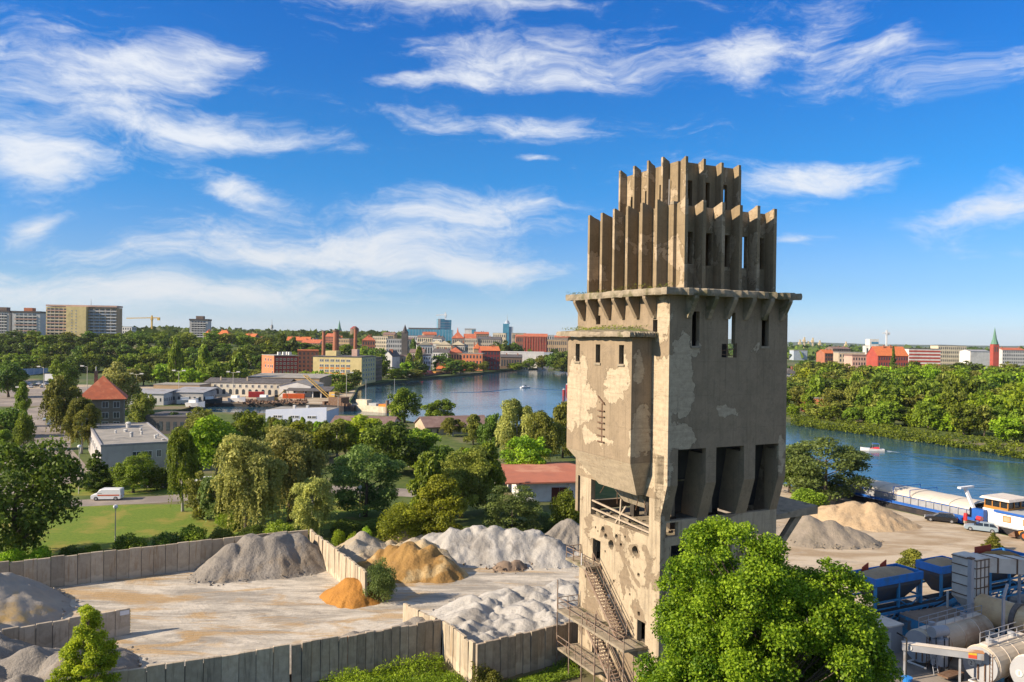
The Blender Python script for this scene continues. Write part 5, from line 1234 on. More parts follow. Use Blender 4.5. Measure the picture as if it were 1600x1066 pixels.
# --- shipyard
t, w, h = house_frame('warehouse', 'long white two-storey warehouse with arched windows behind the shipyard', 318, 452, 598, 386, radians(-4))
b = MB(); b.box(-w / 2, w / 2, 0, 14, -.5, h); b.build('walls', mat('cream_wall', (.60, .55, .44), (.54, .49, .39), .3, .9, c3=(.48, .43, .33)), t)
roof_mesh('gable', -w / 2, w / 2, 0, 14, h, 1.8, .3).build('roof', M_SLATE, t)
win_part(t, wins(-w / 2 + .5, w / 2 - .5, h * .55, h - .5, 13, 1, .38, .62), 'f', 0, True)
for i in range(11):
    x = -w / 2 + 3.2 + i * (w - 6) / 11
    ar = [(x - .75, .8)] + [(x + .75 * cos(a), 2.6 + .75 * sin(a)) for a in [pi - pi * q / 6 for q in range(7)]] + [(x + .75, .8)]
    bb = MB(); bb.rings([[(u, -.06, z) for u, z in ar], [(u, .05, z) for u, z in ar]]); bb.build('arched_window', M_GLASS, t)
for x in (-w * .34, -w * .02): MB().box(x - .3, x + .3, 3, 3.6, h, h + 2.6).build('chimney', wm('beige'), t)
block('warehouse', 'white gabled hall at the right end of the long warehouse', 436, 486, 602, 384, 20, 'white', 'gabley', M_FELT, 2.0, 1, 3, radians(-4), fw=.3, fh=.3)
block('warehouse', 'long pale hall with a low roof behind the warehouse', 384, 500, 590, 420, 22, 'tan', 'shed', M_FELT, 1.2, 0, 8, radians(-4))
op_ = thing('open_shed', 'open shed with white posts and a dark sagging roof at the shipyard', 'shed', (P(482, 612, 380).x, 380, 0), radians(-3))
for i in range(6): MB().box(-10 + i * 4 - .25, -10 + i * 4 + .25, 0, .5, 0, 3.2).build('post', wm('white'), op_)
MB().box(-10.4, 10.4, 5, 5.3, 0, 3.0).build('back_wall', wm('dark'), op_)
MB().hexa([(-10.8, -.9, 3.2), (10.8, -.9, 3.2), (10.8, 7, 4.9), (-10.8, 7, 4.9)], [(-10.8, -.9, 3.45), (10.8, -.9, 3.45), (10.8, 7, 5.15), (-10.8, 7, 5.15)]).build('roof', M_SLATE, op_)
block('warehouse', 'low grey warehouse with a tin roof right of the red-roofed house', 196, 256, 615, 330, 12, 'lgrey', 'shed', mat('tin_roof', (.30, .30, .31), (.24, .24, .25), .5, .7, c3=(.22, .19, .17)), 1.2, 1, 8, radians(-2), fw=.3, fh=.3)
block('warehouse', 'tin-roofed warehouse right of the low grey one', 266, 318, 613, 338, 14, 'grey', 'shed', MATS['tin_roof'], 1.4, 1, 6, radians(-2), fw=.4, fh=.3)
block('warehouse', 'pale tan hall behind the tin-roofed warehouses', 240, 312, 602, 372, 14, 'tan', 'flat', M_FELT, .4, 0, 6, 0)
quayw = MB(); quayw.box(-131, -67, 343.4, 344.2, -2, .06); tag(quayw.build('quay_wall', mat('quay_timber', (.05, .045, .04), (.08, .065, .05), .6)), 'dark quay wall of the shipyard basin', 'quay wall')
# --- factories by the river
t = thing('office_block', 'office block with an orange gable wall and a maroon front, left of the factories', 'building', (-148.4, 524.6, -.05), radians(35)); h = P(429, 557, 520).z
w = 16; D = 25
b = MB(); b.box(-w / 2, w / 2, 0, D, -2, h); b.build('walls', wm('maroon'), t)
b = MB(); b.box(-w / 2 - .3, -w / 2 - .003, -.1, D + .1, -2, h + .3); b.build('gable_wall', wm('orange'), t)  # orange and maroon put the sunlit and shaded wall tones into colour
MB().box(-w / 2 - .4, w / 2 + .3, -.4, D + .3, h + .303, h + .8).build('roof', M_FELT, t)
win_part(t, [(y - 1.1, y + 1.1, z, z + 2.0) for z in (h - 3.4, h - 7.6) for y in (6, 11.5, 17)] + [(1.6, 3.8, z, z + 2.0) for z in (h - 7.6, h - 11.5)], 'l', -w / 2 - .3, True)
win_part(t, wins(-w / 2 + .5, w / 2 - .5, 1.5, h - .6, 6, 5, .6, .6), 'f', 0, True)
for x, y in ((-3, 6), (1, 8), (4, 5), (5, 12)): MB().box(x - .9, x + .9, y - 1, y + 1, h + .8, h + 2.8).build('roof_box', wm('white'), t)
block('factory', 'dark orange brick factory between the maroon and the yellow block', 466, 497, 549, 600, 26, 'brick', 'flat', M_TILE2, .8, 5, 5, radians(15), fw=.35, side='l')
t, w, h = house_frame('factory', 'long yellow five-storey factory with orange panels between its windows', 488, 566, 558, 492, radians(-7))
D = 30
b = MB(); b.box(-w / 2, w / 2, 0, D, -1.5, h); b.build('walls', wm('yellow'), t)
MB().box(-w / 2 - .25, w / 2 + .25, -.25, D + .25, h + .003, h + .5).build('roof', M_SLATE, t)
win_part(t, [(x + s, x + s + 1.1, z, z + 1.6) for z in (h - 3.0, h - 6.2, h - 9.4, h - 12.6) for x in [-w / 2 + 5.5 + i * 3.4 for i in range(6)] for s in (-1.2, .1)], 'f', 0, True)
for i in range(6):
    x = -w / 2 + 5.5 + i * 3.4
    for z in (h - 7.4, h - 10.6): MB().box(x - 1.2, x + 1.2, -.06, .05, z, z + 1.0).build('panel', mat('orange_panel', (.60, .22, .035), (.55, .2, .03), 2, .7), t)
win_part(t, wins(2, D - 2, 1, h - .5, 5, 5, .4, .6), 'r', w / 2, True)
MB().box(-w / 2 + 5, -w / 2 + 12, 8, 16, h + .5, h + 3.6).build('roof_house', wm('yellow'), t)
MB().box(w / 2 - 9, w / 2 - 5.5, 8, 13, h + .5, h + 4.8).build('roof_house', wm('pink'), t)
block('factory', 'narrow dark brown factory at the right end of the yellow one', 572, 581, 560, 520, 24, 'brown', 'flat', M_SLATE, .5, 5, 2, radians(-7), fw=.4)
def chimney(label, px, pytop, pybot, Y, r):
    a = P(px, pytop, Y); z0 = ground_z(a.x, Y); t = thing('factory_chimney', label, 'chimney', (a.x, Y, z0))
    b = MB(); b.tube((0, 0, 0), (0, 0, a.z - z0), r * 1.35, r, 12); b.build('shaft', wm('brick'), t)
    b = MB(); b.tube((0, 0, a.z - z0), (0, 0, a.z - z0 + 1.2), r * 1.25, r * 1.25, 12); b.build('crown', wm('brown'), t)
chimney('slim brick chimney left of the thick one behind the yellow factory', 506, 519, 550, 640, 1.3)
chimney('thick brick chimney behind the yellow factory', 525, 518, 550, 600, 2.1)
chimney('brick chimney right of the thick one, above the brown roof house', 555.5, 514, 548, 640, 1.25)
# --- blocks of flats on the hill
def balcony_rows(t, x0, x1, y, h, floors, face, m1, m2):
    fh = (h - 2) / floors
    for j in range(floors):
        z = 1 + j * fh
        b = MB()
        if face == 'f': b.box(x0, x1, y - 1.1, y, z, z + .18); b.box(x0, x1, y - 1.1, y - 1.0, z + .18, z + 1.1)
        row = b.build('balcony_row', m1 if j % 2 else m2, t)
        nb = 5; q = MB()
        for i in range(nb):
            xx = x0 + (x1 - x0) * (i + .5) / nb; q.box(xx - 1.1, xx + 1.1, y - .06, y + .05, z + .9, z + 2.5)
        tag(q.build('windows', M_GLASS, row), kind='stuff')
        q = MB()
        for i in range(1, nb): xx = x0 + (x1 - x0) * i / nb; q.box(xx - .1, xx + .1, y - 1.05, y, z + .2, z + fh)
        tag(q.build('dividers', wm('white'), row), kind='stuff')
t, w, h = house_frame('block_of_flats', 'tall yellow block of flats with rows of balconies on the wooded hill', 72, 177, 480, 700, radians(6))
MB().box(-w / 2, -w * .19, 4, 16, -8, h).build('wing', wm('yellow'), t)
MB().box(-w * .19 + .003, w * .09, 0, 18, -8, h + .4).build('stair_core', wm('yellow'), t)
MB().box(w * .09 + .003, w / 2, 5, 17, -8, h).build('wing', wm('tan'), t)
MB().box(-w / 2 - .2, w / 2 + .2, 3.6, 17.6, h + .41, h + 1.9).build('roof', wm('pink'), t)
win_part(t, wins(-w * .14, -w * .02, 1, h - 2, 2, 11, .3, .35), 'f', 0, True)
balcony_rows(t, -w / 2 + .3, -w * .19 - .2, 4, h, 11, 'f', wm('cream'), wm('pink'))
balcony_rows(t, w * .09 + .3, w / 2 - .2, 5, h, 11, 'f', wm('bluegrey'), wm('lgrey'))
MB().tube((w * .1, 9, h + 1.9), (w * .1, 9, h + 8), .25, .1, 6).build('aerial', wm('grey'), t)
for px0, px1, yt, Y, lab, c in ((21, 61, 489, 800, 'grey tower of flats with orange balconies left of the yellow block', 'pink'), (-12, 13, 488, 800, 'grey tower of flats cut by the left edge', 'lgrey'), (297, 324, 501, 900, 'grey tower of flats standing alone above the wooded hill', 'lgrey')):
    t, w, h = house_frame('tower_of_flats', lab, px0, px1, yt, Y, radians(8), None, 'towers of flats')
    MB().box(-w / 2, w / 2, 0, 17, -8, h).build('walls', wm('lgrey'), t)
    MB().box(-w / 2 - .5, w / 2 + .5, -.5, 17.5, h + .003, h + 1.8).build('roof', wm('dark'), t)
    MB().box(-4, 4, 4, 12, h + 1.8, h + 5.2).build('lift_house', wm('orange' if px0 == 21 else 'brown'), t)
    balcony_rows(t, -w * .4, w * .4, 0, h, 9, 'f', wm(c), wm('white'))
block('flats', 'white low flats between the tall towers at the left edge', 10, 26, 512, 860, 12, 'white', floors=4, bays=5)
block('flats', 'white flats right of the grey tower with orange balconies', 58, 74, 509, 860, 12, 'bluegrey', floors=4, bays=4)
block('flats', 'pale flats behind the crane on the hill', 176, 206, 511, 980, 12, 'white', floors=4, bays=8)
# --- the old town across the water: one line a building
T1, T2, SL, BR = M_TILE, M_TILE2, M_SLATE, M_BROWNROOF
for row in [
    # x0, x1, eaves row, distance, depth, wall, roof, roof material, roof height, floors, bays, label
    (318, 327, 524, 800, 12, 'tan', 'hip', T2, 5, 2, 3, 'small house with an orange roof right under the lone grey tower'),
    (331, 360, 527, 800, 14, 'tan', 'hip', T2, 7, 2, 5, 'wide orange tiled roof showing above the hill trees'),
    (380, 398, 520, 1500, 14, 'cream', 'flat', None, .6, 4, 8, 'cream flats left of the lattice mast'),
    (398, 440, 520, 1500, 14, 'white', 'flat', None, .6, 4, 16, 'long white flats under the lattice mast'),
    (440, 483, 520, 1450, 14, 'yellow', 'flat', None, .6, 4, 16, 'long yellow flats right of the lattice mast'),
    (400, 414, 534, 760, 12, 'tan', 'hip', SL, 4, 2, 3, 'square tan villa with a slate roof among the trees'),
    (380, 398, 527, 900, 12, 'brown', 'gable', T2, 4, 2, 4, 'orange roofed house left of the tan villa'),
    (448, 484, 532, 980, 12, 'brick', 'gable', T2, 4.5, 2, 8, 'row of red roofs behind the dark poplars'),
    (470, 500, 536, 900, 12, 'pink', 'gable', T1, 4, 3, 8, 'pink terrace with red roof left of the slim chimney'),
    (484, 494, 529, 1050, 14, 'white', 'flat', None, .6, 3, 4, 'small white flat-roofed house in the old town'),
    (508, 524, 526, 1000, 14, 'brick', 'gable', T1, 4, 3, 6, 'brick building between the slim and thick chimneys'),
    (528, 546, 530, 900, 14, 'tan', 'flat', None, .6, 3, 6, 'tan block right of the thick chimney'),
    (508, 536, 527, 1200, 14, 'red', 'gable', T1, 3, 3, 8, 'long red brick school behind the chimneys'),
    (566, 586, 532, 900, 14, 'brick', 'hip', T1, 6, 3, 5, 'brick house with a steep red roof right of the round tower'),
    (582, 606, 526, 960, 16, 'cream', 'flat', None, .6, 5, 7, 'cream tenement left of the dark spire'),
    (598, 616, 523, 1040, 14, 'tan', 'gable', BR, 3, 4, 5, 'tan tenement behind the cream one'),
    (604, 628, 530, 880, 16, 'lgrey', 'flat', None, .6, 5, 8, 'pale grey tenement just left of the dark spire'),
    (630, 646, 530, 900, 16, 'cream', 'gable', BR, 2, 4, 5, 'cream tenement right behind the dark spire'),
    (634, 652, 525, 1200, 14, 'white', 'flat', None, .6, 3, 6, 'white house under the left end of the glass mall'),
    (652, 678, 527, 1020, 16, 'cream', 'gable', BR, 2.5, 4, 8, 'long cream tenement under the glass mall'),
    (662, 682, 523, 1150, 14, 'tan', 'gable', T1, 4, 3, 6, 'red roofed tenement under the middle of the glass mall'),
    (676, 690, 529, 960, 14, 'lgrey', 'gable', SL, 3, 4, 4, 'grey tenement left of the pediment building'),
    (652, 676, 539, 800, 12, 'white', 'gable', BR, 2, 2, 6, 'low white house left of the pediment building'),
    (681, 708, 540, 830, 16, 'cream', 'flat', SL, .8, 3, 9, 'cream theatre with a pediment in the old town'),
    (706, 726, 540, 840, 16, 'grey', 'hip', SL, 4, 3, 6, 'grey house with a slate roof right of the pediment building'),
    (726, 746, 530, 930, 18, 'stone', 'flat', None, .7, 6, 6, 'tall stone tenement below the big red hipped roof'),
    (744, 782, 530, 960, 18, 'stone', 'gable', SL, 3, 5, 12, 'long stone tenement with a dark roof right of the red hipped roof'),
    (742, 764, 522, 1250, 14, 'tan', 'gable', T1, 3.5, 3, 6, 'long red roof right behind the big hipped one'),
    (770, 790, 521, 1400, 14, 'cream', 'flat', None, .6, 4, 6, 'cream flats left of the pointed glass tower'),
    (800, 822, 521, 1500, 14, 'beige', 'flat', None, .6, 3, 8, 'beige flats right of the pointed glass tower'),
    (806, 820, 526, 1300, 14, 'brick', 'gable', T1, 3, 3, 5, 'red roofed house left of the big red brick hall'),
    (854, 886, 531, 1150, 16, 'tan', 'flat', None, .7, 3, 10, 'tan block between the red brick hall and the tower'),
    (848, 866, 524, 1500, 14, 'lgrey', 'flat', None, .6, 4, 5, 'pale grey office block behind the red brick hall'),
    (866, 890, 527, 1350, 14, 'brown', 'gable', T1, 3, 2, 7, 'brown house with a red roof next to the tower edge'),
    (598, 613, 557, 622, 18, 'white', 'gabley', SL, 4.5, 0, 1, 'white blank gable house on the river bank'),
    (613, 645, 557, 640, 16, 'beige', 'flat', BR, .8, 2, 7, 'half ruined beige house beside the white gable'),
    (661, 673, 556, 640, 16, 'bluegrey', 'flat', SL, 1, 4, 3, 'narrow blue-grey house at the river bank'),
    (640, 662, 551, 700, 14, 'cream', 'gable', BR, 3, 3, 6, 'cream house behind the narrow poplar on the bank'),
    (676, 700, 550, 730, 14, 'white', 'gable', SL, 3, 2, 6, 'white house above the bank trees'),
    (700, 722, 551, 740, 16, 'tan', 'hip', T1, 5, 2, 5, 'tan house with a red roof behind the bank trees'),
    (682, 696, 576, 640, 10, 'brown', 'gable', T2, 4, 2, 4, 'small brown house with an orange roof on the bank'),
    (722, 754, 553, 715, 18, 'orange', 'flat', None, .5, 3, 6, 'roofless orange brick ruin above the river'),
    (752, 781, 548, 735, 24, 'maroon', 'gable', T2, 4, 4, 6, 'dark red brick mill above the moored barge'),
    (740, 752, 545, 780, 12, 'tan', 'hip', T2, 5, 1, 2, 'little house with a pointed orange roof behind the ruin'),
    (782, 850, 551, 800, 20, 'white', 'flat', wm('white'), .7, 0, 1, 'long white quay shed across the water'),
    (782, 816, 558, 775, 16, 'brown', 'gable', SL, 2.5, 1, 8, 'dark low quay house below the white shed'),
    (808, 826, 574, 745, 10, 'cream', 'flat', None, .5, 1, 4, 'small cream boathouse among the island trees'),
    (842, 866, 560, 790, 14, 'grey', 'gable', SL, 2, 1, 6, 'grey shed right of the long white quay shed'),
    # right of the tower
    (1228, 1248, 584, 470, 12, 'white', 'hip', SL, 3, 2, 5, 'white villa with a dark roof at the right edge of the tower'),
    (1262, 1300, 623, 338, 12, 'orange', 'flat', M_FELT, .5, 0, 3, 'flat red-orange shed on the far bank'),
    (1288, 1306, 552, 900, 16, 'brick', 'gable', T2, 4, 4, 4, 'orange roofed house left of the beige hall'),
    (1312, 1350, 552, 800, 26, 'beige', 'flat', M_FELT, 1, 4, 8, 'wide beige hall left of the long orange roof'),
    (1332, 1366, 557, 720, 20, 'pink', 'flat', BR, 1.5, 4, 8, 'pink wall with a brown roof in front of the beige hall'),
    (1371, 1420, 556, 690, 20, 'red', 'gable', T2, 8, 4, 12, 'long red building with a steep orange roof above the wood'),
    (1421, 1469, 546, 760, 16, 'white', 'flat', M_SLATE, .8, 0, 10, 'white office with red stripes right of the orange roof'),
    (1466, 1510, 541, 1050, 20, 'cream', 'flat', None, .8, 5, 14, 'cream hall left of the church'),
    (1354, 1384, 541, 1150, 20, 'white', 'flat', None, .8, 2, 6, 'white mill building beside the tall white silo'),
    (1240, 1262, 548, 1300, 16, 'bluegrey', 'flat', M_FELT, .8, 0, 6, 'low blue-grey hall just right of the tower'),
    (1515, 1548, 549, 1000, 20, 'white', 'gable', MATS['tin_roof'], 2, 0, 8, 'low white hall left of the church'),
    (1566, 1602, 547, 1050, 20, 'lgrey', 'gable', T1, 3, 5, 12, 'grey hall with a red roof right of the church'),
    (1300, 1330, 545, 1200, 20, 'brown', 'gable', BR, 3, 5, 8, 'brown industrial hall behind the beige one'),
]:
    x0, x1, yt, Y, D, wl, rk, rm_, rh_, fl_, by_, lb = row
    t = block('old_town_house' if x1 < 1000 else 'town_building', lb, x0, x1, yt, Y, D, wl, rk, rm_, rh_, fl_, by_, radians(RND.uniform(-14, 14)) if x1 - x0 < 40 else radians(RND.uniform(-5, 5)), chim=0 if rk == 'flat' or rh_ < 2.5 else 2)
    if 'red stripes' in lb:
        for j in range(5): MB().box(-14.6, 14.6, -.15, .04, 9 + j * 3.2, 10.7 + j * 3.2).build('stripe', wm('red'), t)
    if 'pediment' in lb:
        w_ = 7; h_ = P(690, 540, 830).z; MB().rings([[(-w_, -.6, h_ + .8), (0, -.6, h_ + 5), (w_, -.6, h_ + .8)], [(-w_, 5, h_ + .8), (0, 5, h_ + 5), (w_, 5, h_ + .8)]]).build('pediment', wm('cream'), t)
# landmarks
def spire(name, label, px, ytip, yshaft, Y, w, wall, top):
    a = P(px, ytip, Y); s = P(px, yshaft, Y).z; z0 = ground_z(a.x, Y); t = thing(name, label, 'church tower', (a.x, Y, z0)); s -= z0; H = a.z - z0
    MB().box(-w / 2, w / 2, -w / 2, w / 2, -1, s).build('tower_shaft', wm(wall), t)
    m_ = mat('spire_' + top, {'green': (.12, .24, .17), 'dark': (.07, .06, .06)}[top]); q = MB()
    q.tube((0, 0, s + .003), (0, 0, s + (H - s) * .25), w * .62, w * .42, 8); q.tube((0, 0, s + (H - s) * .25), (0, 0, H), w * .36, .05, 8); q.build('spire', m_, t)
    for sx_ in (-1, 1): MB().box(sx_ * w * .2 - w * .09, sx_ * w * .2 + w * .09, -w / 2 - .1, -w / 2 + .1, s * .72, s * .9).build('belfry_opening', wm('dark'), t)
spire('church_tower', 'green-topped church spire behind the factory chimneys', 530.5, 500, 517, 1700, 9, 'brick', 'green')
spire('church_tower', 'slim dark church spire in the middle of the old town', 633, 507, 520, 860, 6.5, 'dark', 'dark')
spire('church_tower', 'red brick church with a green spire on the right horizon', 1554.5, 511, 538, 900, 6.5, 'red', 'green')
t, w, h = house_frame('church', 'long brick church nave behind the green-topped spire', 533, 552, 524, 1690, 0); block
MB().box(-w / 2, w / 2, 0, 20, -1, h).build('walls', wm('brick'), t); roof_mesh('gable', -w / 2, w / 2, 0, 20, h, 8).build('roof', SL, t)
a = P(554, 511, 1300); t = thing('water_tower', 'round brown brick tower with a domed cap in the old town', 'tower', (a.x, 1300, 0)); H = a.z
MB().tube((0, 0, 0), (0, 0, H - 12), 4.6, 4.6, 16).build('shaft', wm('brick'), t); MB().tube((0, 0, H - 12), (0, 0, H - 3), 7.2, 7.2, 16).build('drum', wm('brown'), t); MB().tube((0, 0, H - 3), (0, 0, H + 1), 7.4, 2.5, 16).build('cap', wm('maroon'), t)
M_BLUEGL = mat('blue_glass', (.045, .20, .30), (.07, .27, .38), .08, .2, spec=.6)
t, w, h = house_frame('shopping_mall', 'long blue glass mall on the skyline', 636, 706, 515, 1500, 0)
MB().box(-w / 2, w / 2, 0, 40, -1, h).build('glass_wall', M_BLUEGL, t); MB().box(-w / 2 + 2, w * .2, 4, 36, h, h + 3).build('roof_plant', wm('dark'), t)
for i in range(14): MB().box(-w / 2 + w * (i + 1) / 15 - .25, -w / 2 + w * (i + 1) / 15 + .25, -.3, .02, 0, h).build('mullion', wm('bluegrey'), t)
t, w, h = house_frame('glass_tower', 'blue glass office tower rising over the mall, under construction', 684.5, 705.5, 500, 1700, radians(12))
MB().box(-w / 2, w * .0, 0, 24, -1, h + 2).build('glass_wall', M_BLUEGL, t); MB().hexa([(.003, 1, -1), (w / 2 - 2, 1, -1), (w / 2 - 2, 22, -1), (.003, 22, -1)], [(.003, 1, h), (w / 2, 1, h), (w / 2, 22, h), (.003, 22, h)]).build('glass_wall', M_BLUEGL, t)
for i in range(9): MB().box(-w / 2 - .1, w / 2 - 2, -.2, .05, h * (i + 1) / 10, h * (i + 1) / 10 + .7).build('floor_band', wm('bluegrey'), t)
MB().box(-w * .5, -w * .32, -.3, .05, 0, h + 2).build('lift_shaft', wm('lgrey'), t)
t, w, h = house_frame('glass_tower', 'pointed glass tower with a mast on the skyline near the big tower', 786, 802, 506, 1650, 0)
MB().box(-w / 2, w * .1, 0, 18, -1, h).build('glass_wall', M_BLUEGL, t); MB().box(w * .1, w / 2, 2, 18, -1, h - 6).build('glass_wall', wm('bluegrey'), t)
MB().tube((-w * .1, 8, h), (-w * .1, 8, h + 7), 6, 2.4, 8).build('cap', wm('bluegrey'), t); MB().tube((-w * .1, 8, h + 7), (-w * .1, 8, h + 20), .5, .15, 6).build('mast', wm('grey'), t)
t, w, h = house_frame('office_block', 'white and blue office block right of the big red hipped roof', 726, 743, 515, 1600, 0)
MB().box(-w / 2, w * .15, 0, 20, -1, h).build('walls', wm('white'), t); MB().box(w * .15 + .003, w / 2, 0, 20, -1, h).build('glass_wall', M_BLUEGL, t); MB().box(-w / 2, w / 2, -.5, 20, h + .003, h + 2).build('roof', wm('grey'), t)
t, w, h = house_frame('tenement', 'large tenement under a big red hipped roof with a turret', 706, 744, 529, 1000, radians(4))
MB().box(-w / 2, w / 2, 0, 24, -1, h).build('walls', wm('stone'), t); rf = roof_mesh('hip', -w / 2, w * .0, 0, 24, h + .003, 9, .6).build('roof', T1, t); roof_mesh('gable', 0, w / 2, 1, 23, h + .003, 6, .3).build('roof', T1, t)
MB().tube((-w * .26, 12, h + 8), (-w * .26, 12, h + 14), 1.2, .1, 6).build('turret', T2, rf)
win_part(t, wins(-w / 2 + 1, w / 2 - 1, 1, h - .5, 11, 4, .4, .6), 'f', 0, False)
t, w, h = house_frame('brick_hall', 'big red brick public hall with a blue band on the far bank', 818, 855, 526, 1060, radians(-3))
MB().box(-w / 2, w / 2, 0, 26, -1, h).build('walls', wm('red'), t); roof_mesh('gable', -w / 2, w / 2, 0, 26, h, 4, .4).build('roof', T1, t)
for i in range(9): MB().box(-w / 2 + w * (i + .5) / 9 - .5, -w / 2 + w * (i + .5) / 9 + .5, -.5, .02, 0, h).build('buttress', wm('brick'), t)
win_part(t, wins(-w / 2 + .5, w / 2 - .5, h * .42, h - .5, 9, 2, .35, .7), 'f', 0, False)
MB().box(-w / 2 - 1, w / 2 + 8, -7, -.6, -1, h * .36).build('front_wing', wm('maroon'), t); MB().box(-w / 2 - 1, w / 2 + 8, -7.1, -6.9, h * .24, h * .36).build('window_band', wm('bluegrey'), t)
t, w, h = house_frame('silo', 'tall white silo with a blue panel on the right skyline', 1359, 1373, 530, 1150, 0)
MB().box(-w / 2, w / 2, 0, 14, -1, h).build('walls', wm('white'), t); MB().box(-w * .3, w * .45, -.3, .1, h - 7, h - 4).build('blue_panel', wm('blue'), t)
def crane(label, px, ytop, ybot, Y, jl, jr, col, jy=0.):
    """tower crane: mast, jib to the left jl and counter jib jr in metres"""
    a = P(px, ytop, Y); z0 = ground_z(a.x, Y); H = a.z - z0; m_ = mat('crane_' + col, {'yellow': (.58, .38, .10), 'white': (.65, .65, .65), 'tan': (.55, .45, .28)}[col]); t = thing('tower_crane', label, 'crane', (a.x, Y, z0), 0, 'cranes on the skyline'); s_ = Y / 1000
    q = MB(); q.box(-.8 * s_, .8 * s_, -.8 * s_, .8 * s_, 0, H); q.build('mast', m_, t)
    q = MB(); q.bar((-jl, 0, H - 4 * s_), (0, 0, H - 3 * s_), 1.1 * s_); q.build('jib', m_, t)
    if jr: q = MB(); q.bar((0, 0, H - 3 * s_), (jr, 0, H - 3 * s_), 1.3 * s_); q.build('counter_jib', m_, t); MB().box(jr - 3 * s_, jr, -1 * s_, 1 * s_, H - 6 * s_, H - 3 * s_).build('counterweight', m_, t)
    MB().box(-1.2 * s_, 1.2 * s_, -1.5 * s_, 1.2 * s_, H - 6 * s_, H - 3.4 * s_).build('cab', m_, t)
crane('yellow tower crane with a long jib right of the yellow flats', 237.5, 493, 512, 1000, 32, 10, 'yellow')
crane('yellow crane jib end just behind the yellow flats', 174, 489, 512, 1010, 3, 12, 'yellow')
crane('white tower crane above the glass office tower', 696, 488, 500, 1720, 20, 3, 'white')
crane('pale tower crane right of the white silo', 1385.5, 516, 545, 1500, 8, 6, 'white')
for i_, (px, yt) in enumerate(((1250, 531), (1257, 527), (1263, 533), (1270, 528), (1281, 532), (1322, 534))): crane('thin harbour crane, ' + ORD[i_] + ' to the right of the tower on the horizon', px, yt, 548, 2100, 3, 2, 'tan')
a = P(425, 501, 2300); t = thing('lattice_mast', 'thin grey lattice mast on the left skyline', 'mast', (a.x, 2300, 0))
for sx_, sy_ in ((-1, -1), (1, -1), (1, 1), (-1, 1)): MB().bar((sx_ * 5, sy_ * 5, 0), (sx_ * 1.2, sy_ * 1.2, a.z - 12), 1.2).build('leg', wm('grey'), t)
MB().tube((0, 0, a.z - 22), (0, 0, a.z - 14), 4, 4, 8).build('platform', wm('grey'), t); MB().tube((0, 0, a.z - 14), (0, 0, a.z + 3), .8, .4, 6).build('aerial', wm('grey'), t)
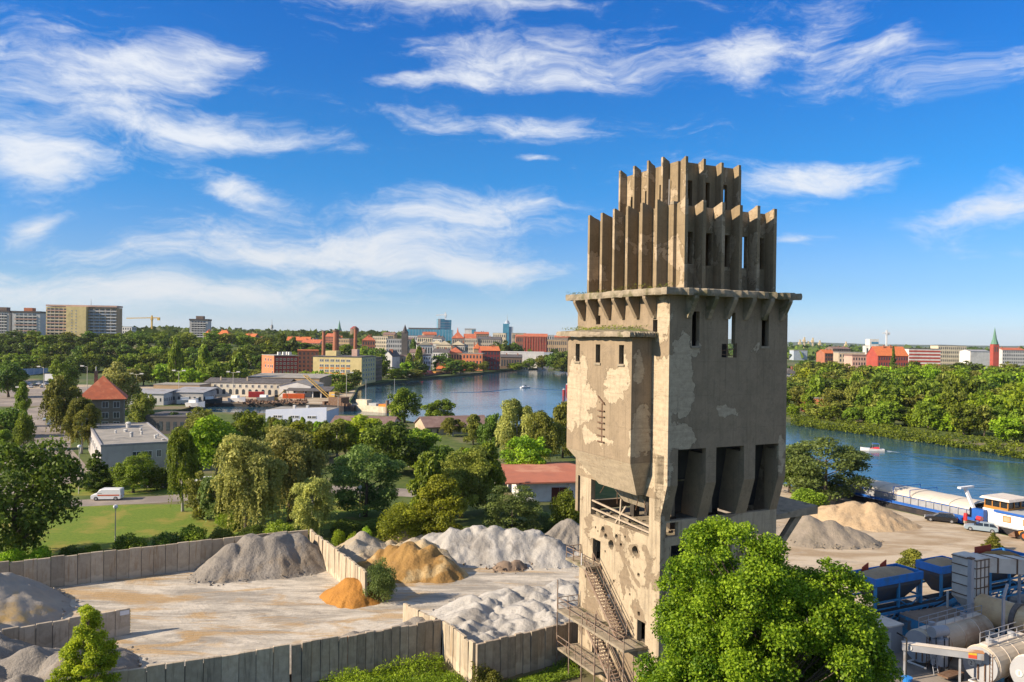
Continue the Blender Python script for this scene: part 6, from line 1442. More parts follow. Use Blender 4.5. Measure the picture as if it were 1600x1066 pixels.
# trees between the town houses and on the island
def town_trees(rows, seed):
    r = random.Random(seed)
    for px, Y, yt, wp, lf, kd, lb in rows: tree(kd, px, Y, yt, wp, lf, lb, 'trees among the town houses', 'far')
town_trees([
    (596, 560, 548, 30, 'mid', 'broad', 'tree left of the white gable house'), (592, 570, 562, 30, 'bright', 'wide', 'bright tree on the bank below the white gable'), (575, 540, 575, 26, 'mid', 'broad', 'tree at the foot of the yellow factory'),
    (615, 560, 573, 30, 'mid', 'wide', 'low tree on the bank right of the white gable'), (636, 585, 562, 24, 'bright', 'broad', 'bright tree in front of the ruined house'), (640, 590, 553, 16, 'olive', 'poplar', 'slim tree by the ruined house'),
    (655, 640, 542, 16, 'mid', 'poplar', 'tall narrow poplar on the far river bank'), (655, 600, 562, 32, 'dark', 'broad', 'dark tree at the foot of the narrow poplar'), (648, 575, 576, 34, 'olive', 'wide', 'olive bush at the water by the left barge'),
    (626, 570, 574, 30, 'mid', 'wide', 'green bush at the water below the ruined house'), (692, 660, 551, 36, 'dark', 'wide', 'dark round tree in the middle of the far bank'), (706, 640, 561, 36, 'dark', 'wide', 'second dark round tree on the far bank'), (720, 665, 560, 28, 'mid', 'wide', 'tree left of the orange ruin on the bank'),
    (737, 690, 563, 24, 'mid', 'wide', 'low tree below the orange ruin'), (756, 700, 563, 20, 'olive', 'broad', 'ivy-green tree on the orange ruin'), (646, 800, 530, 14, 'dark', 'poplar', 'dark narrow tree right of the dark spire'),
    (790, 900, 531, 30, 'dark', 'wide', 'dark park tree left of the red brick hall'), (806, 900, 531, 28, 'dark', 'wide', 'second dark park tree left of the red brick hall'), (776, 920, 533, 28, 'dark', 'wide', 'third park tree left of the red brick hall'),
    (806, 740, 566, 28, 'mid', 'wide', 'tree on the left tip of the island'), (826, 748, 558, 26, 'mid', 'broad', 'tree behind the boathouse on the island'), (848, 760, 552, 28, 'olive', 'broad', 'olive tree on the island'), (866, 750, 548, 34, 'dark', 'broad', 'dark tree on the island near the tower'), (884, 740, 545, 34, 'dark', 'broad', 'dark tree on the island at the tower edge'), (878, 720, 556, 30, 'mid', 'wide', 'green tree at the island waterline'),
    (400, 545, 576, 26, 'olive', 'wide', 'tree hiding the corner of the orange-red block'), (427, 530, 580, 20, 'dark', 'broad', 'dark tree between orange-red block and warehouse'), (452, 500, 582, 24, 'bright', 'wide', 'bright tree in front of the maroon wing'), (476, 470, 577, 30, 'mid', 'wide', 'tree before the brick factory'), (500, 460, 576, 32, 'bright', 'wide', 'bright tree before the yellow factory, left'), (524, 450, 580, 34, 'mid', 'wide', 'tree before the yellow factory, middle'), (548, 440, 578, 34, 'dark', 'wide', 'dark tree before the yellow factory, right'), (534, 415, 596, 34, 'mid', 'wide', 'tree at the shipyard corner'), (556, 460, 574, 20, 'olive', 'broad', 'tree at the water end of the yellow factory'),
    (300, 400, 570, 46, 'bright', 'wide', 'bright tree left of the long white warehouse'), (330, 410, 566, 38, 'mid', 'wide', 'tree behind the long white warehouse'), (362, 430, 560, 40, 'mid', 'wide', 'tree above the long white warehouse'), (374, 440, 572, 34, 'dark', 'wide', 'dark tree left of the orange-red block'),
    (1258, 460, 570, 40, 'yellow', 'wide', 'yellow-green tree beside the white villa'), (1396, 660, 541, 14, 'dark', 'conifer', 'dark pointed conifer in front of the long orange roof'),
    (470, 800, 534, 40, 'dark', 'wide', 'dark tree mass left of the slim chimney'), (490, 800, 537, 36, 'dark', 'wide', 'dark trees under the slim chimney'), (515, 790, 534, 34, 'dark', 'wide', 'dark trees between the chimneys'), (538, 790, 535, 34, 'mid', 'wide', 'trees right of the thick chimney'), (570, 780, 540, 34, 'mid', 'wide', 'tree behind the dark brown factory'), (590, 760, 540, 30, 'dark', 'wide', 'dark tree behind the white gable house'), (420, 860, 526, 50, 'dark', 'wide', 'dark trees above the tan villa'), (365, 820, 528, 60, 'dark', 'wide', 'dark trees right of the orange tiled roof'),
], 3)
# hazy belts of wood further out: nobody could count these trees
rg_ = np.random.default_rng(77)
def belt(label, x0, x1, Y0, Y1, N, size, hmin, hmax, leaf):
    x = rg_.uniform(x0, x1, N); y = rg_.uniform(Y0, Y1, N); z = (hmin + (hmax - hmin) * (.5 + fbm(x / 60, y / 60, 3, 3))) * rg_.uniform(.1, 1, N) + np.array([ground_z(a, c) for a, c in zip(x, y)])
    V, F, T = leaf_cloud(np.column_stack([x, y, z]), np.tile([0, -.3, 1.], (N, 1)), np.full(N, size), .4 + .6 * fbm(x / 25, y / 25, 9, 3) + rg_.normal(0, .15, N), rg_, .8, .4)
    return tag(obj('distant_wood', cloud_mesh('distant_wood', V, F, T, LEAF[leaf])), label, 'wood', None, 'stuff')
belt('distant belt of wood on the right horizon', 380, 2600, 1300, 2600, 16000, 7, 5, 22, 'dark')
belt('distant wood between the roofs of the old town', -700, 150, 1000, 2400, 9000, 6, 4, 13, 'dark')
belt('distant wood on the plateau behind the flats', -1300, -350, 860, 2300, 9000, 6, 5, 14, 'dark')
# ------------------------------------------------------------------ vehicles
M_TYRE = mat('tyre', (.018, .018, .018), (.03, .03, .03), 4, .8)
M_RIM = mat('rim', (.42, .42, .43), (.35, .35, .36), 4, .4, metal=.6)
M_CARGLASS = mat('car_glass', (.012, .016, .02), (.02, .026, .032), 2, .08, spec=.6)
def paint(name, c): return mat('paint_' + name, c, tuple(x * .93 for x in c), 3, .28, spec=.6)
def car(label, loc, rz, colour, style='estate', L=4.7, Wd=1.8, H=1.45, group=None, lights=True):
    t = thing({'van': 'van', 'estate': 'car', 'sedan': 'car'}[style], label, 'van' if style == 'van' else 'car', loc, rz, group)
    pm = paint(colour, {'white': (.72, .72, .72), 'black': (.012, .012, .014), 'silver': (.24, .30, .34), 'red': (.45, .03, .03), 'blue': (.03, .08, .25), 'grey': (.16, .17, .18), 'dark': (.03, .035, .04)}[colour]); h2 = L / 2
    if style == 'van': body = [(-h2, .35), (-h2, H * .55), (-h2 + .06, H * .96), (-h2 + .25, H), (h2 - 1.75, H), (h2 - 1.45, H * .93), (h2 - .95, H * .58), (h2 - .1, H * .48), (h2, H * .38), (h2, .32), (h2 - .4, .24), (-h2 + .3, .24)]
    else: body = [(-h2, .42), (-h2 + .02, .82), (-h2 + .12, .92), (-h2 + 1.2, .97), (h2 - 1.45, .95), (h2 - .55, .85), (h2 - .08, .70), (h2, .5), (h2 - .06, .28), (h2 - .4, .22), (-h2 + .35, .22), (-h2 + .08, .3)]
    def loft(prof, w, ins):
        q = MB(); q.rings([[(x, -w / 2 + ins, z) for x, z in prof], [(x, -w / 2, z * .96 + .02) for x, z in prof], [(x, w / 2, z * .96 + .02) for x, z in prof], [(x, w / 2 - ins, z) for x, z in prof]]); return q
    q = MB(); zc = .6; rg = []
    for yy, sc in ((-Wd / 2, .90), (-Wd / 2 + .09, .985), (-Wd / 4, 1.0), (Wd / 4, 1.0), (Wd / 2 - .09, .985), (Wd / 2, .90)): rg.append([(x * (.985 if sc < .95 else 1), yy, zc + (z - zc) * sc) for x, z in body])
    q.rings(rg); q.build('body', pm, t)
    if style == 'van':
        for s in (-1, 1):
            y = s * (Wd / 2 - .02); MB().add([(h2 - 1.9, y + s * .025, H * .62), (h2 - 1.12, y + s * .025, H * .60), (h2 - 1.55, y - s * .01, H * .86), (h2 - 1.9, y - s * .01, H * .87)], [(0, 1, 2, 3)]).build('side_window', M_CARGLASS, t)
            MB().box(-h2 + .25, h2 - 1.2, y - .012 + s * .03, y + .012 + s * .03, H * .42, H * .52).build('red_stripe', paint('orange', (.55, .10, .03)), t)
        MB().hexa([(h2 - 1.02, -Wd / 2 + .18, H * .60), (h2 - 1.02, Wd / 2 - .18, H * .60), (h2 - 1.06, Wd / 2 - .18, H * .60), (h2 - 1.06, -Wd / 2 + .18, H * .60)], [(h2 - 1.40, -Wd / 2 + .26, H * .90), (h2 - 1.40, Wd / 2 - .26, H * .90), (h2 - 1.46, Wd / 2 - .26, H * .90), (h2 - 1.46, -Wd / 2 + .26, H * .90)]).build('windscreen', M_CARGLASS, t)
    else:
        rear = -h2 + (.35 if style == 'estate' else .95)
        lo_ = [(rear - .2, -Wd / 2 + .10, .93), (h2 - 1.35, -Wd / 2 + .10, .93), (h2 - 1.35, Wd / 2 - .10, .93), (rear - .2, Wd / 2 - .10, .93)]
        hi_ = [(rear + .32, -Wd / 2 + .28, H - .07), (h2 - 2.2, -Wd / 2 + .28, H - .07), (h2 - 2.2, Wd / 2 - .28, H - .07), (rear + .32, Wd / 2 - .28, H - .07)]
        MB().hexa(lo_, hi_).build('glasshouse', M_CARGLASS, t)
        MB().hexa([(x, y, H - .068) for x, y, z in hi_], [(x * .97, y * .9, H) for x, y, z in hi_]).build('roof', pm, t)
        for s in (-1, 1):
            for xa, xb in ((rear + .9, rear + .98), ((rear + h2) / 2 - .55, (rear + h2) / 2 - .45)): MB().hexa([(xa, s * (Wd / 2 - .12), .93), (xb, s * (Wd / 2 - .12), .93), (xb, s * (Wd / 2 - .085), .93), (xa, s * (Wd / 2 - .085), .93)], [(xa, s * (Wd / 2 - .30), H - .07), (xb, s * (Wd / 2 - .30), H - .07), (xb, s * (Wd / 2 - .265), H - .07), (xa, s * (Wd / 2 - .265), H - .07)]).build('pillar', pm, t)
    R = .33 if style != 'van' else .36
    for sx_ in (-h2 + .85, h2 - .92):
        for s in (-1, 1):
            w_ = MB().tube((sx_, s * (Wd / 2 - .20), R), (sx_, s * (Wd / 2 + .02), R), R, R, 16).build('wheel', M_TYRE, t)
            MB().tube((sx_, s * (Wd / 2 - .0), R), (sx_, s * (Wd / 2 + .035), R), R * .62, R * .55, 12).build('rim', M_RIM, w_)
    if lights:
        for s in (-1, 1):
            MB().box(-h2 - .02, -h2 + .10, s * (Wd / 2 - .28) - .16, s * (Wd / 2 - .28) + .16, .68, .86).build('tail_light', mat('tail_light', (.45, .02, .015), rough=.3), t)
            MB().box(h2 - .16, h2 + .005, s * (Wd / 2 - .32) - .18, s * (Wd / 2 - .32) + .18, .58, .72).build('headlight', mat('headlight', (.7, .7, .68), rough=.2), t)
        MB().box(-h2 - .025, -h2 + .02, -.26, .26, .5, .62).build('number_plate', MATS['white_enamel'], t)
    return t
p = G(1470, 815); car('black estate car parked on the quay beside the barge', (p.x, p.y, .015), radians(152), 'black', 'estate', 4.9, 1.85, 1.48)
p = G(1533, 830); car('blue-grey estate car parked on the quay in front of the cabin of the barge', (p.x, p.y, .015), radians(148), 'silver', 'estate', 4.8, 1.8, 1.48)
p = G(168, 781); car('white van with an orange stripe driving on the road by the lawn', (p.x, p.y, .025), radians(187), 'white', 'van', 5.1, 1.95, 2.05)
p = G(84, 664); car('white van parked on the street left of the red-roofed house', (p.x, p.y, .02), radians(-80), 'white', 'van', 5.6, 2.1, 2.6, lights=False)
p = G(94, 663); car('dark car parked beside the white van on the street', (p.x, p.y, .02), radians(-75), 'dark', 'sedan', 4.5, 1.8, 1.45, lights=False)
p = G(75, 657); car('silver car parked behind the white van on the street', (p.x, p.y, .02), radians(-80), 'silver', 'sedan', 4.5, 1.8, 1.45, lights=False)
p = G(319, 757); car('white car half hidden behind the weeping birch', (p.x, p.y, .03), radians(180), 'white', 'estate', 4.6, 1.8, 1.5)
p = G(246, 762); car('dark car beside the road under the round tree', (p.x, p.y, .03), radians(182), 'dark', 'estate', 4.6, 1.8, 1.5)
cols = ['red', 'white', 'dark', 'white', 'blue', 'white', 'dark', 'white', 'silver', 'white', 'white']
for i, px in enumerate((5, 4, 18, 25, 46, 48, 56, 61, 66, 71, 77)):
    py = (603, 607, 603, 601, 602, 606, 604, 601, 606, 602, 605)[i]; q = G(px, py)
    car(['red car at the left edge of the parking place', 'white car in front of the red one on the parking place', 'dark car right of the red one on the parking place', 'white car beside the narrow tree on the parking place', 'blue car just right of the narrow tree on the parking place',
         'white car in front of the blue one on the parking place', 'dark car fourth from the right on the parking place', 'white car in the back row of the parking place', 'silver car in the front row of the parking place', 'white car second from the right on the parking place', 'white car at the right end of the parking place'][i],
        (q.x, q.y, .03), radians(95 + 10 * (i % 3)), cols[i], 'sedan' if i % 2 else 'estate', group='cars on the parking place', lights=False)
# ------------------------------------------------------------------ barge and boats
M_HULL = mat('hull_black', (.03, .03, .035), (.06, .05, .045), .6, .6); M_WHITEP = mat('boat_white', (.70, .70, .69), (.62, .61, .59), .6, .45); M_BLUEP = mat('boat_blue', (.02, .10, .38), (.02, .085, .31), .7, .4)
M_COVER = mat('hatch_cover', (.56, .50, .41), (.50, .44, .36), .4, .7); M_DECK = mat('deck_grey', (.36, .37, .37), (.30, .31, .31), .6, .8)
def hull_rings(x0, x1, w, z0, z1, bow=6., n_=10):
    rg = []
    for i in range(n_ + 1):
        t = i / n_; x = x0 + (x1 - x0) * t; d = min((x - x0), (x1 - x) * 1.2) / bow; k_ = min(1, max(.08, d)) ** .5
        hw = w / 2 * k_; rg.append([(x, w / 2 - hw, z1), (x, w / 2 - hw * .92, z0), (x, w / 2 + hw * .92, z0), (x, w / 2 + hw, z1)])
    return rg
bg_ = thing('barge', 'long river barge with cream hatch covers and white wheelhouse moored at the quay', 'barge', (66.2, 153.2, -1.3), radians(-63.5))
MB().rings(hull_rings(-7, 58, 8.6, -.6, 1.9)).build('hull', M_HULL, bg_)
MB().rings(hull_rings(-6.6, 57.6, 8.2, 1.903, 2.05)).build('deck', M_DECK, bg_)
for y in (.12, 8.3): MB().box(-1, 24, y, y + .14, 2.05, 2.5).build('bulwark', M_BLUEP, bg_)
MB().box(-2.5, 22.6, .9, 7.7, 2.05, 3.6).build('coaming', mat('coaming_grey', (.30, .31, .33), (.24, .24, .25), 1.0, .7), bg_)
for x in np.arange(-2, 22.5, 1.5): MB().box(x, x + .12, .74, .9, 2.05, 3.55).build('coaming_rib', MATS['coaming_grey'], bg_)
MB().box(-2.5, 22.6, .84, .9 - .003, 3.45, 3.75).build('blue_rail', M_BLUEP, bg_)
for i in range(7):
    x0 = -2.5 + i * 3.6; x1 = x0 + 3.52; rg = []
    for x in (x0, x1): rg.append([(x, 4.3 - 3.6 * cos(a), 3.62 + .95 * sin(a) + (.04 if i % 2 else 0)) for a in [pi * q / 10 for q in range(11)]] + [(x, 4.3 + 3.5 * cos(a), 3.60 + .88 * sin(a)) for a in [pi * q / 10 for q in range(11)]])
    MB().rings(rg).build('hatch_cover', M_COVER, bg_)
for x in (8.2, 11.6): MB().bar((x, .6, 3.6), (x, .6, 4.9), .09).bar((x, 8, 3.6), (x, 8, 4.9), .09).bar((x, .6, 4.9), (x, 8, 4.9), .09).build('hatch_gantry', M_BLUEP, bg_)
# wheelhouse
MB().box(24.4, 28.6, 1.6, 7.0, 2.05, 4.3).build('wheelhouse_base', M_WHITEP, bg_)
wh = MB().box(24.5, 28.5, 1.7, 6.9, 4.303, 4.75).build('wheelhouse', mat('varnish', (.42, .19, .035), (.36, .15, .03), 3, .5), bg_)
for x in (24.55, 25.8, 27.1, 28.35):
    for y in (1.75, 6.75): MB().box(x, x + .15, y, y + .12, 4.75, 5.9).build('window_post', MATS['varnish'], wh)
for y in (3.4, 5.1):
    for x in (24.55, 28.35): MB().box(x, x + .12, y, y + .14, 4.75, 5.9).build('window_post', MATS['varnish'], wh)
MB().box(24.66, 28.34, 1.82, 6.78, 4.75, 5.88).build('glazing', M_CARGLASS, wh)
MB().hexa([(24.0, 1.2, 5.9), (29.0, 1.2, 5.9), (29.0, 7.4, 5.9), (24.0, 7.4, 5.9)], [(24.3, 1.5, 6.25), (28.7, 1.5, 6.25), (28.7, 7.1, 6.25), (24.3, 7.1, 6.25)]).build('wheelhouse_roof', mat('roof_cream', (.58, .52, .45)), wh)
MB().bar((24.2, 1.0, 2.05), (21.3, 1.6, 6.9), .5, .35).build('radar_mast', M_WHITEP, bg_); MB().box(21.0, 21.6, .0, 3.6, 6.9, 7.2).build('radar_beam', M_WHITEP, bg_)
MB().tube((29.2, 6, 4.4), (30.4, 7.0, 7.2), .05, n=6).build('aerial', M_DECK, bg_)
MB().box(23.2, 25.2, .55, 1.5, 2.05, 4.0).build('stair_box', M_BLUEP, bg_)
# cabin
cb_ = MB().box(27.0, 50, .9, 7.7, 2.05, 4.2).build('cabin', M_WHITEP, bg_)
MB().box(26.8, 50.2, .72, 7.9, 4.203, 4.45).build('cabin_roof', M_DECK, cb_); MB().box(26.78, 50.22, .68, .72 - .003, 4.1, 4.47).build('blue_rail', M_BLUEP, cb_)
for i, x in enumerate((28.2, 31.4, 34.2, 36.6, 39.4)):
    f_ = MB().box(x, x + 1.3, .85, .95, 2.75, 3.75).build('cabin_window', MATS['varnish'], cb_); MB().box(x + .15, x + 1.15, .82, .852, 2.88, 3.62).build('pane', M_CARGLASS if i > 1 else mat('curtain', (.45, .33, .2)), f_)
MB().box(31, 34, 3, 5, 4.45, 5.1).build('skylight', M_WHITEP, cb_)
MB().tube((32.6, 2.2, 4.45), (32.6, 2.2, 5.3), .45, .45, 10).build('vent_cowl', mat('cowl_dark', (.05, .06, .08)), cb_)
rl = MB(); 
for x in np.arange(28, 50, 1.6): rl.bar((x, 7.8, 4.45), (x, 7.8, 5.5), .05)
for z in (5.0, 5.5): rl.bar((28, 7.8, z), (50, 7.8, z), .05)
tag(rl.build('deck_railing', M_DECK, bg_), kind='stuff')
MB().tube((24.4, .15, 2.6), (25.2, .15, 2.6), .4, .4, 12).build('lifebuoy', paint('red', (.45, .03, .03)), bg_)
p = P(1503, 808, 129.5); q = thing('drum', 'red and blue drums on the quay edge beside the black car', 'drum', (G(1500, 817).x, G(1500, 817).y, .012))
MB().tube((0, 0, 0), (0, 0, .95), .42, .42, 12).build('blue_drum', M_BLUEP, q); MB().tube((.75, -.35, .5), (.75, -.35, 1.7), .42, .3, 12).build('red_drum', paint('red', (.45, .03, .03)), q); MB().box(.4, 1.1, -.7, 0, 0, .5).build('pallet', mat('grey_timber', (.42, .34, .25)), q)
def small_boat(name, label, px, py, rz, L, hullm, topm, cabin=True, canopy=None):
    o = G(px, py, -1.3); t = thing(name, label, 'boat', o, rz)
    MB().rings([[(x, -w_, .55 + .25 * k_), (x, -w_ * .7, -.25), (x, w_ * .7, -.25), (x, w_, .55 + .25 * k_)] for x, w_, k_ in ((-L / 2, L * .16, 0), (-L * .2, L * .18, .1), (L * .15, L * .17, .3), (L * .35, L * .1, .7), (L / 2, .05, 1.2))]).build('hull', hullm, t)
    MB().hexa([(-L * .32, -L * .12, .5), (L * .12, -L * .12, .5), (L * .12, L * .12, .5), (-L * .32, L * .12, .5)], [(-L * .28, -L * .10, 1.1), (L * .0, -L * .10, 1.1), (L * .0, L * .10, 1.1), (-L * .28, L * .10, 1.1)]).build('seats', topm, t)
    if cabin: MB().hexa([(-L * .05, -L * .11, 1.1), (L * .1, -L * .11, .7), (L * .1, L * .11, .7), (-L * .05, L * .11, 1.1)], [(-L * .03, -L * .10, 1.75), (L * .0, -L * .10, 1.7), (L * .0, L * .10, 1.7), (-L * .03, L * .10, 1.75)]).build('windscreen', M_CARGLASS, t)
    if canopy: MB().hexa([(-L * .3, -L * .13, 1.95), (L * .02, -L * .13, 2.0), (L * .02, L * .13, 2.0), (-L * .3, L * .13, 1.95)], [(-L * .28, -L * .12, 2.1), (0, -L * .12, 2.15), (0, L * .12, 2.15), (-L * .28, L * .12, 2.1)]).build('canopy', canopy, t); [MB().bar((x, y, .6), (x, y, 2.0), .06).build('canopy_post', M_DECK, t) for x in (-L * .28, 0) for y in (-L * .12, L * .12)]
    return t
small_boat('motorboat', 'white motorboat with red seats running on the right river', 1363, 704, radians(160), 6.4, M_WHITEP, paint('red', (.45, .03, .03)), True, paint('blue', (.03, .08, .25)))
small_boat('motorboat', 'small white motorboat out on the open water left of the tower', 821, 606, radians(30), 7.0, M_WHITEP, paint('white', (.72, .72, .72)))
M_FOAM = mat('foam', (.30, .36, .41), (.06, .10, .13), .9, .4)
def wake(label, pts, w0, w1):
    """low ridge of churned water"""
    b = MB(); rg = []
    for i, (px, py) in enumerate(pts):
        o = G(px, py, -1.3); t = i / (len(pts) - 1); w_ = w0 + (w1 - w0) * t; h_ = (.16 if 'foam' in label else .34) * (1 - .5 * t) * (0.05 if i in (0, len(pts) - 1) else 1)
        a = G(*pts[max(0, i - 1)], -1.3); c = G(*pts[min(len(pts) - 1, i + 1)], -1.3); d = (c - a).normalized(); nx = Vector((-d.y, d.x, 0)); jit = .2 * sin(i * 2.3)
        rg.append([o + nx * w_ * (.5 + jit) + Vector((0, 0, -.05)), o + nx * w_ * .1 + Vector((0, 0, h_)), o - nx * w_ * .15 + Vector((0, 0, h_ * .8)), o - nx * w_ * (.5 - jit) + Vector((0, 0, -.05))])
    b.rings(rg, closed=False, caps=False); o = b.build('wake', M_WATER if 'swell' in label else M_FOAM, smooth=True); return tag(o, label, 'wake', None, 'stuff')
wake('foaming wake behind the motorboat on the right river', [(1375, 704), (1385, 705), (1395, 706), (1406, 707.5)], .7, .5)
wake('long swell trailing behind the motorboat', [(1404, 707), (1420, 709), (1450, 712), (1490, 716), (1530, 719)], 1.2, 3.0)
wake('swell spreading right of the motorboat wake', [(1490, 714), (1530, 717), (1570, 721), (1620, 725)], .8, 1.8)
wake('swell spreading below the motorboat wake', [(1400, 708), (1440, 717), (1480, 726), (1520, 737), (1560, 748)], .8, 2.2)
wake('left swell of the small boat on the open water', [(815, 607), (790, 609), (770, 611.5), (745, 613), (715, 613.5), (690, 613.5)], 1.0, 2.0)
wake('right swell of the small boat on the open water', [(827, 607), (845, 608), (865, 609.5), (890, 611)], 1.0, 1.8)
def river_barge(label, pa, pb, w_, cargo):
    a = G(*pa, -1.3); b_ = G(*pb, -1.3); d = b_ - a; t = thing('barge', label, 'barge', a, atan2(d.y, d.x)); L = d.length
    MB().rings(hull_rings(0, L, w_, -.5, 2.0, 4)).build('hull', M_HULL, t); MB().box(L * .1, L * .9, w_ * .2, w_ * .8, 2.0, 2.8).build('hold', wm('brick'), t)
    for x0, x1, hh, m_ in cargo: MB().hexa([(L * x0, w_ * .2, 2.8), (L * x1, w_ * .2, 2.8), (L * x1, w_ * .8, 2.8), (L * x0, w_ * .8, 2.8)], [(L * (x0 + .02), w_ * .3, hh), (L * (x1 - .02), w_ * .3, hh), (L * (x1 - .02), w_ * .7, hh), (L * (x0 + .02), w_ * .7, hh)]).build('cargo', m_, t)
RP = paint('red', (.45, .03, .03))
river_barge('moored barge with red and orange loads across the water', (645, 593), (712, 585.5), 8, [(0.01, .16, 4.2, M_WHITEP), (.32, .5, 4.8, RP), (.55, .72, 3.8, M_ORANGE), (.82, .98, 4.0, M_ORANGE)])
river_barge('moored barge with a bright red cabin below the brick mill', (729, 583.5), (786, 576), 8, [(.02, .2, 5.2, RP), (.3, .85, 3.4, wm('brick')), (.92, .98, 4.4, M_WHITEP)])
for px, py, h_, lb in ((886, 613, 4.5, 'red channel marker close to the tower edge'), (881, 619, 3.5, 'red channel post left of the marker by the tower')):
    o = G(px, py, -1.3); MBt = thing('channel_marker', lb, 'marker', o); MB().tube((0, 0, -1), (0, 0, h_), .8, .8, 10).build('pile', paint('maroon', (.3, .04, .04)), MBt); MB().tube((0, 0, h_), (0, 0, h_ + .6), .9, .3, 10).build('cap', M_DECK, MBt)
for px, py, lb in ((605, 646, 'dark mooring post by the cutter'), (617, 648, 'rusty mooring posts left of the big round tree'), (612, 649, 'second rusty mooring post left of the big round tree')):
    o = G(px, py, -1.3); q = thing('mooring_post', lb, 'post', o); MB().tube((0, 0, -1), (0, 0, 5), .7, .7, 8).build('pile', wm('brown'), q); MB().tube((0, 0, 5), (0, 0, 5.4), .8, .5, 8).build('cap', wm('dark'), q)
fb = thing('cutter', 'cream and orange work cutter moored at the shipyard corner', 'boat', G(558, 642, -1.3), radians(-32))
MB().rings(hull_rings(-5, 19, 6, -.4, 2.4, 5)).build('hull', mat('cream_hull', (.60, .54, .40), (.5, .42, .3), .7), fb); MB().box(11, 18, .8, 5.2, 2.403, 3.3).build('orange_boat_cover', mat('orange_cloth', (.60, .20, .03)), fb)
MB().box(-2, 4, 1.4, 4.6, 2.403, 4.6).build('deckhouse', mat('cream_hull', (.6, .54, .4)), fb); MB().tube((2, 3, 4.6), (2, 3, 13), .15, .08, 6).build('mast', M_DECK, fb); MB().box(5, 9, 1.5, 4.5, 2.403, 3.4).build('hatch', M_DECK, fb); MB().tube((17.5, 3, 2.4), (17.5, 3, 14), .12, .08, 6).build('mast', M_DECK, fb)
cr_ = thing('floating_crane', 'rusty floating crane with a long yellow jib at the shipyard corner', 'crane', G(538, 640, -1.3), radians(150))
MB().rings(hull_rings(-8, 8, 8, -.5, 2.2, 2)).build('pontoon', M_HULL, cr_); MB().box(-4, 3, 1.5, 6.5, 2.203, 5.5).build('machine_house', M_RUST, cr_); MB().box(1, 4, 2, 5, 5.5, 7.5).build('cab', mat('crane_ochre', (.45, .28, .07)), cr_)
jb = MB()
for y in (3.2, 4.8): jb.bar((3, y, 4), (19, y, 14), .3)
for i in range(9): t_ = i / 9; jb.bar((3 + 16 * t_, 3.2, 4 + 10 * t_), (3 + 16 * (t_ + .11), 4.8, 4 + 10 * (t_ + .11)), .15)
tag(jb.build('jib', MATS['crane_ochre'], cr_), kind='stuff')
for i in range(12): s_ = RND.uniform(.5, 1.2); MB().box(-7 + i * 1.2, -7 + i * 1.2 + s_, RND.uniform(.5, 5), RND.uniform(5, 7), 2.2, 2.2 + s_ * 1.2).build('scrap', M_RUST, cr_)
# shipyard goods
def container(label, px, py, L, h_, c, rz=0.):
    o = G(px, py); t = thing('container', label, 'container', o, rz, 'containers and skips in the shipyard')
    MB().box(-L / 2, L / 2, 0, 2.5, 0, h_).build('box', c, t)
    for x in np.arange(-L / 2 + .3, L / 2, .6): MB().box(x, x + .25, -.08, 0, .1, h_ - .1).build('corrugation', c, t)
container('long orange skip in front of the open shed', 458, 623, 10, 2.2, mat('orange_skip', (.60, .12, .03)))
container('red container left of the crane lorry in the shipyard', 400, 621, 7, 2.6, RP, .2)
container('orange container beside the white gabled hall', 412, 619, 6, 2.6, MATS['orange_skip'])
container('red-brown container by the tin-roofed warehouse', 255, 626, 6, 2.6, wm('brick'))
container('small red container right of the grey warehouse', 303, 622, 4, 2.4, RP)
container('green container behind the shipyard boats', 278, 628, 5, 2.4, mat('green_box', (.05, .16, .10)))
for i, (px, py, c, lb) in enumerate(((292, 632, 'white', 'small white boat ashore left in the shipyard'), (330, 631, 'dark', 'dark boat ashore in the shipyard'), (370, 629, 'white', 'white boat ashore in the middle of the shipyard'), (415, 628, 'grey', 'grey boat ashore beside the scrap'), (305, 637, 'white', 'white boat with a cover at the shipyard fence'))):
    o = G(px, py); t = thing('boat', lb, 'boat', (o.x, o.y, .9), RND.uniform(-.5, .5), 'boats ashore in the shipyard')
    MB().rings([[(x, -w_, 1.0 + k_), (x, -w_ * .5, -.6), (x, w_ * .5, -.6), (x, w_, 1.0 + k_)] for x, w_, k_ in ((-4, 1.3, 0), (-1, 1.6, .1), (2, 1.4, .3), (4.5, .1, .9))]).build('hull', paint(c, {'white': (.7, .7, .7), 'dark': (.03, .035, .04), 'grey': (.16, .17, .18)}[c]), t)
    MB().box(-2.5, .8, -.9, .9, 1.0, 2.2).build('cabin', M_WHITEP, t); [MB().box(x - .15, x + .15, -1.2, 1.2, -.9, -.2).build('cradle', wm('brown'), t) for x in (-2, 1.5)]
exv = thing('excavator', 'yellow excavator standing among the scrap in the shipyard', 'excavator', G(428, 628), .4)
for s in (-1, 1): MB().box(-1.8, 1.8, s * 1.1 - .3, s * 1.1 + .3, 0, .8).build('track', M_TYRE, exv)
MB().box(-1.8, 1.4, -1.3, 1.3, .8, 2.2).build('house', mat('crane_yellow', (.58, .38, .10)), exv); MB().box(.2, 1.6, -1.3, -.1, 2.2, 3.2).build('cab', M_CARGLASS, exv); MB().bar((1.2, .3, 1.8), (4.5, .3, 5), .4).build('boom', MATS['crane_yellow'], exv); MB().bar((4.5, .3, 5), (6.2, .3, 1.8), .3).build('stick', MATS['crane_yellow'], exv)
sc_ = MB()
for i in range(240):
    o = G(RND.uniform(380, 480), RND.uniform(626, 632)); s_ = RND.uniform(.3, 1.0); M = Matrix.Translation((o.x, o.y, s_ * .5)) @ Matrix.Rotation(RND.uniform(0, 3), 4, (RND.random(), RND.random(), 1)); sc_.box(-s_, s_, -s_ * .4, s_ * .4, -s_ * .3, s_ * .3, M)
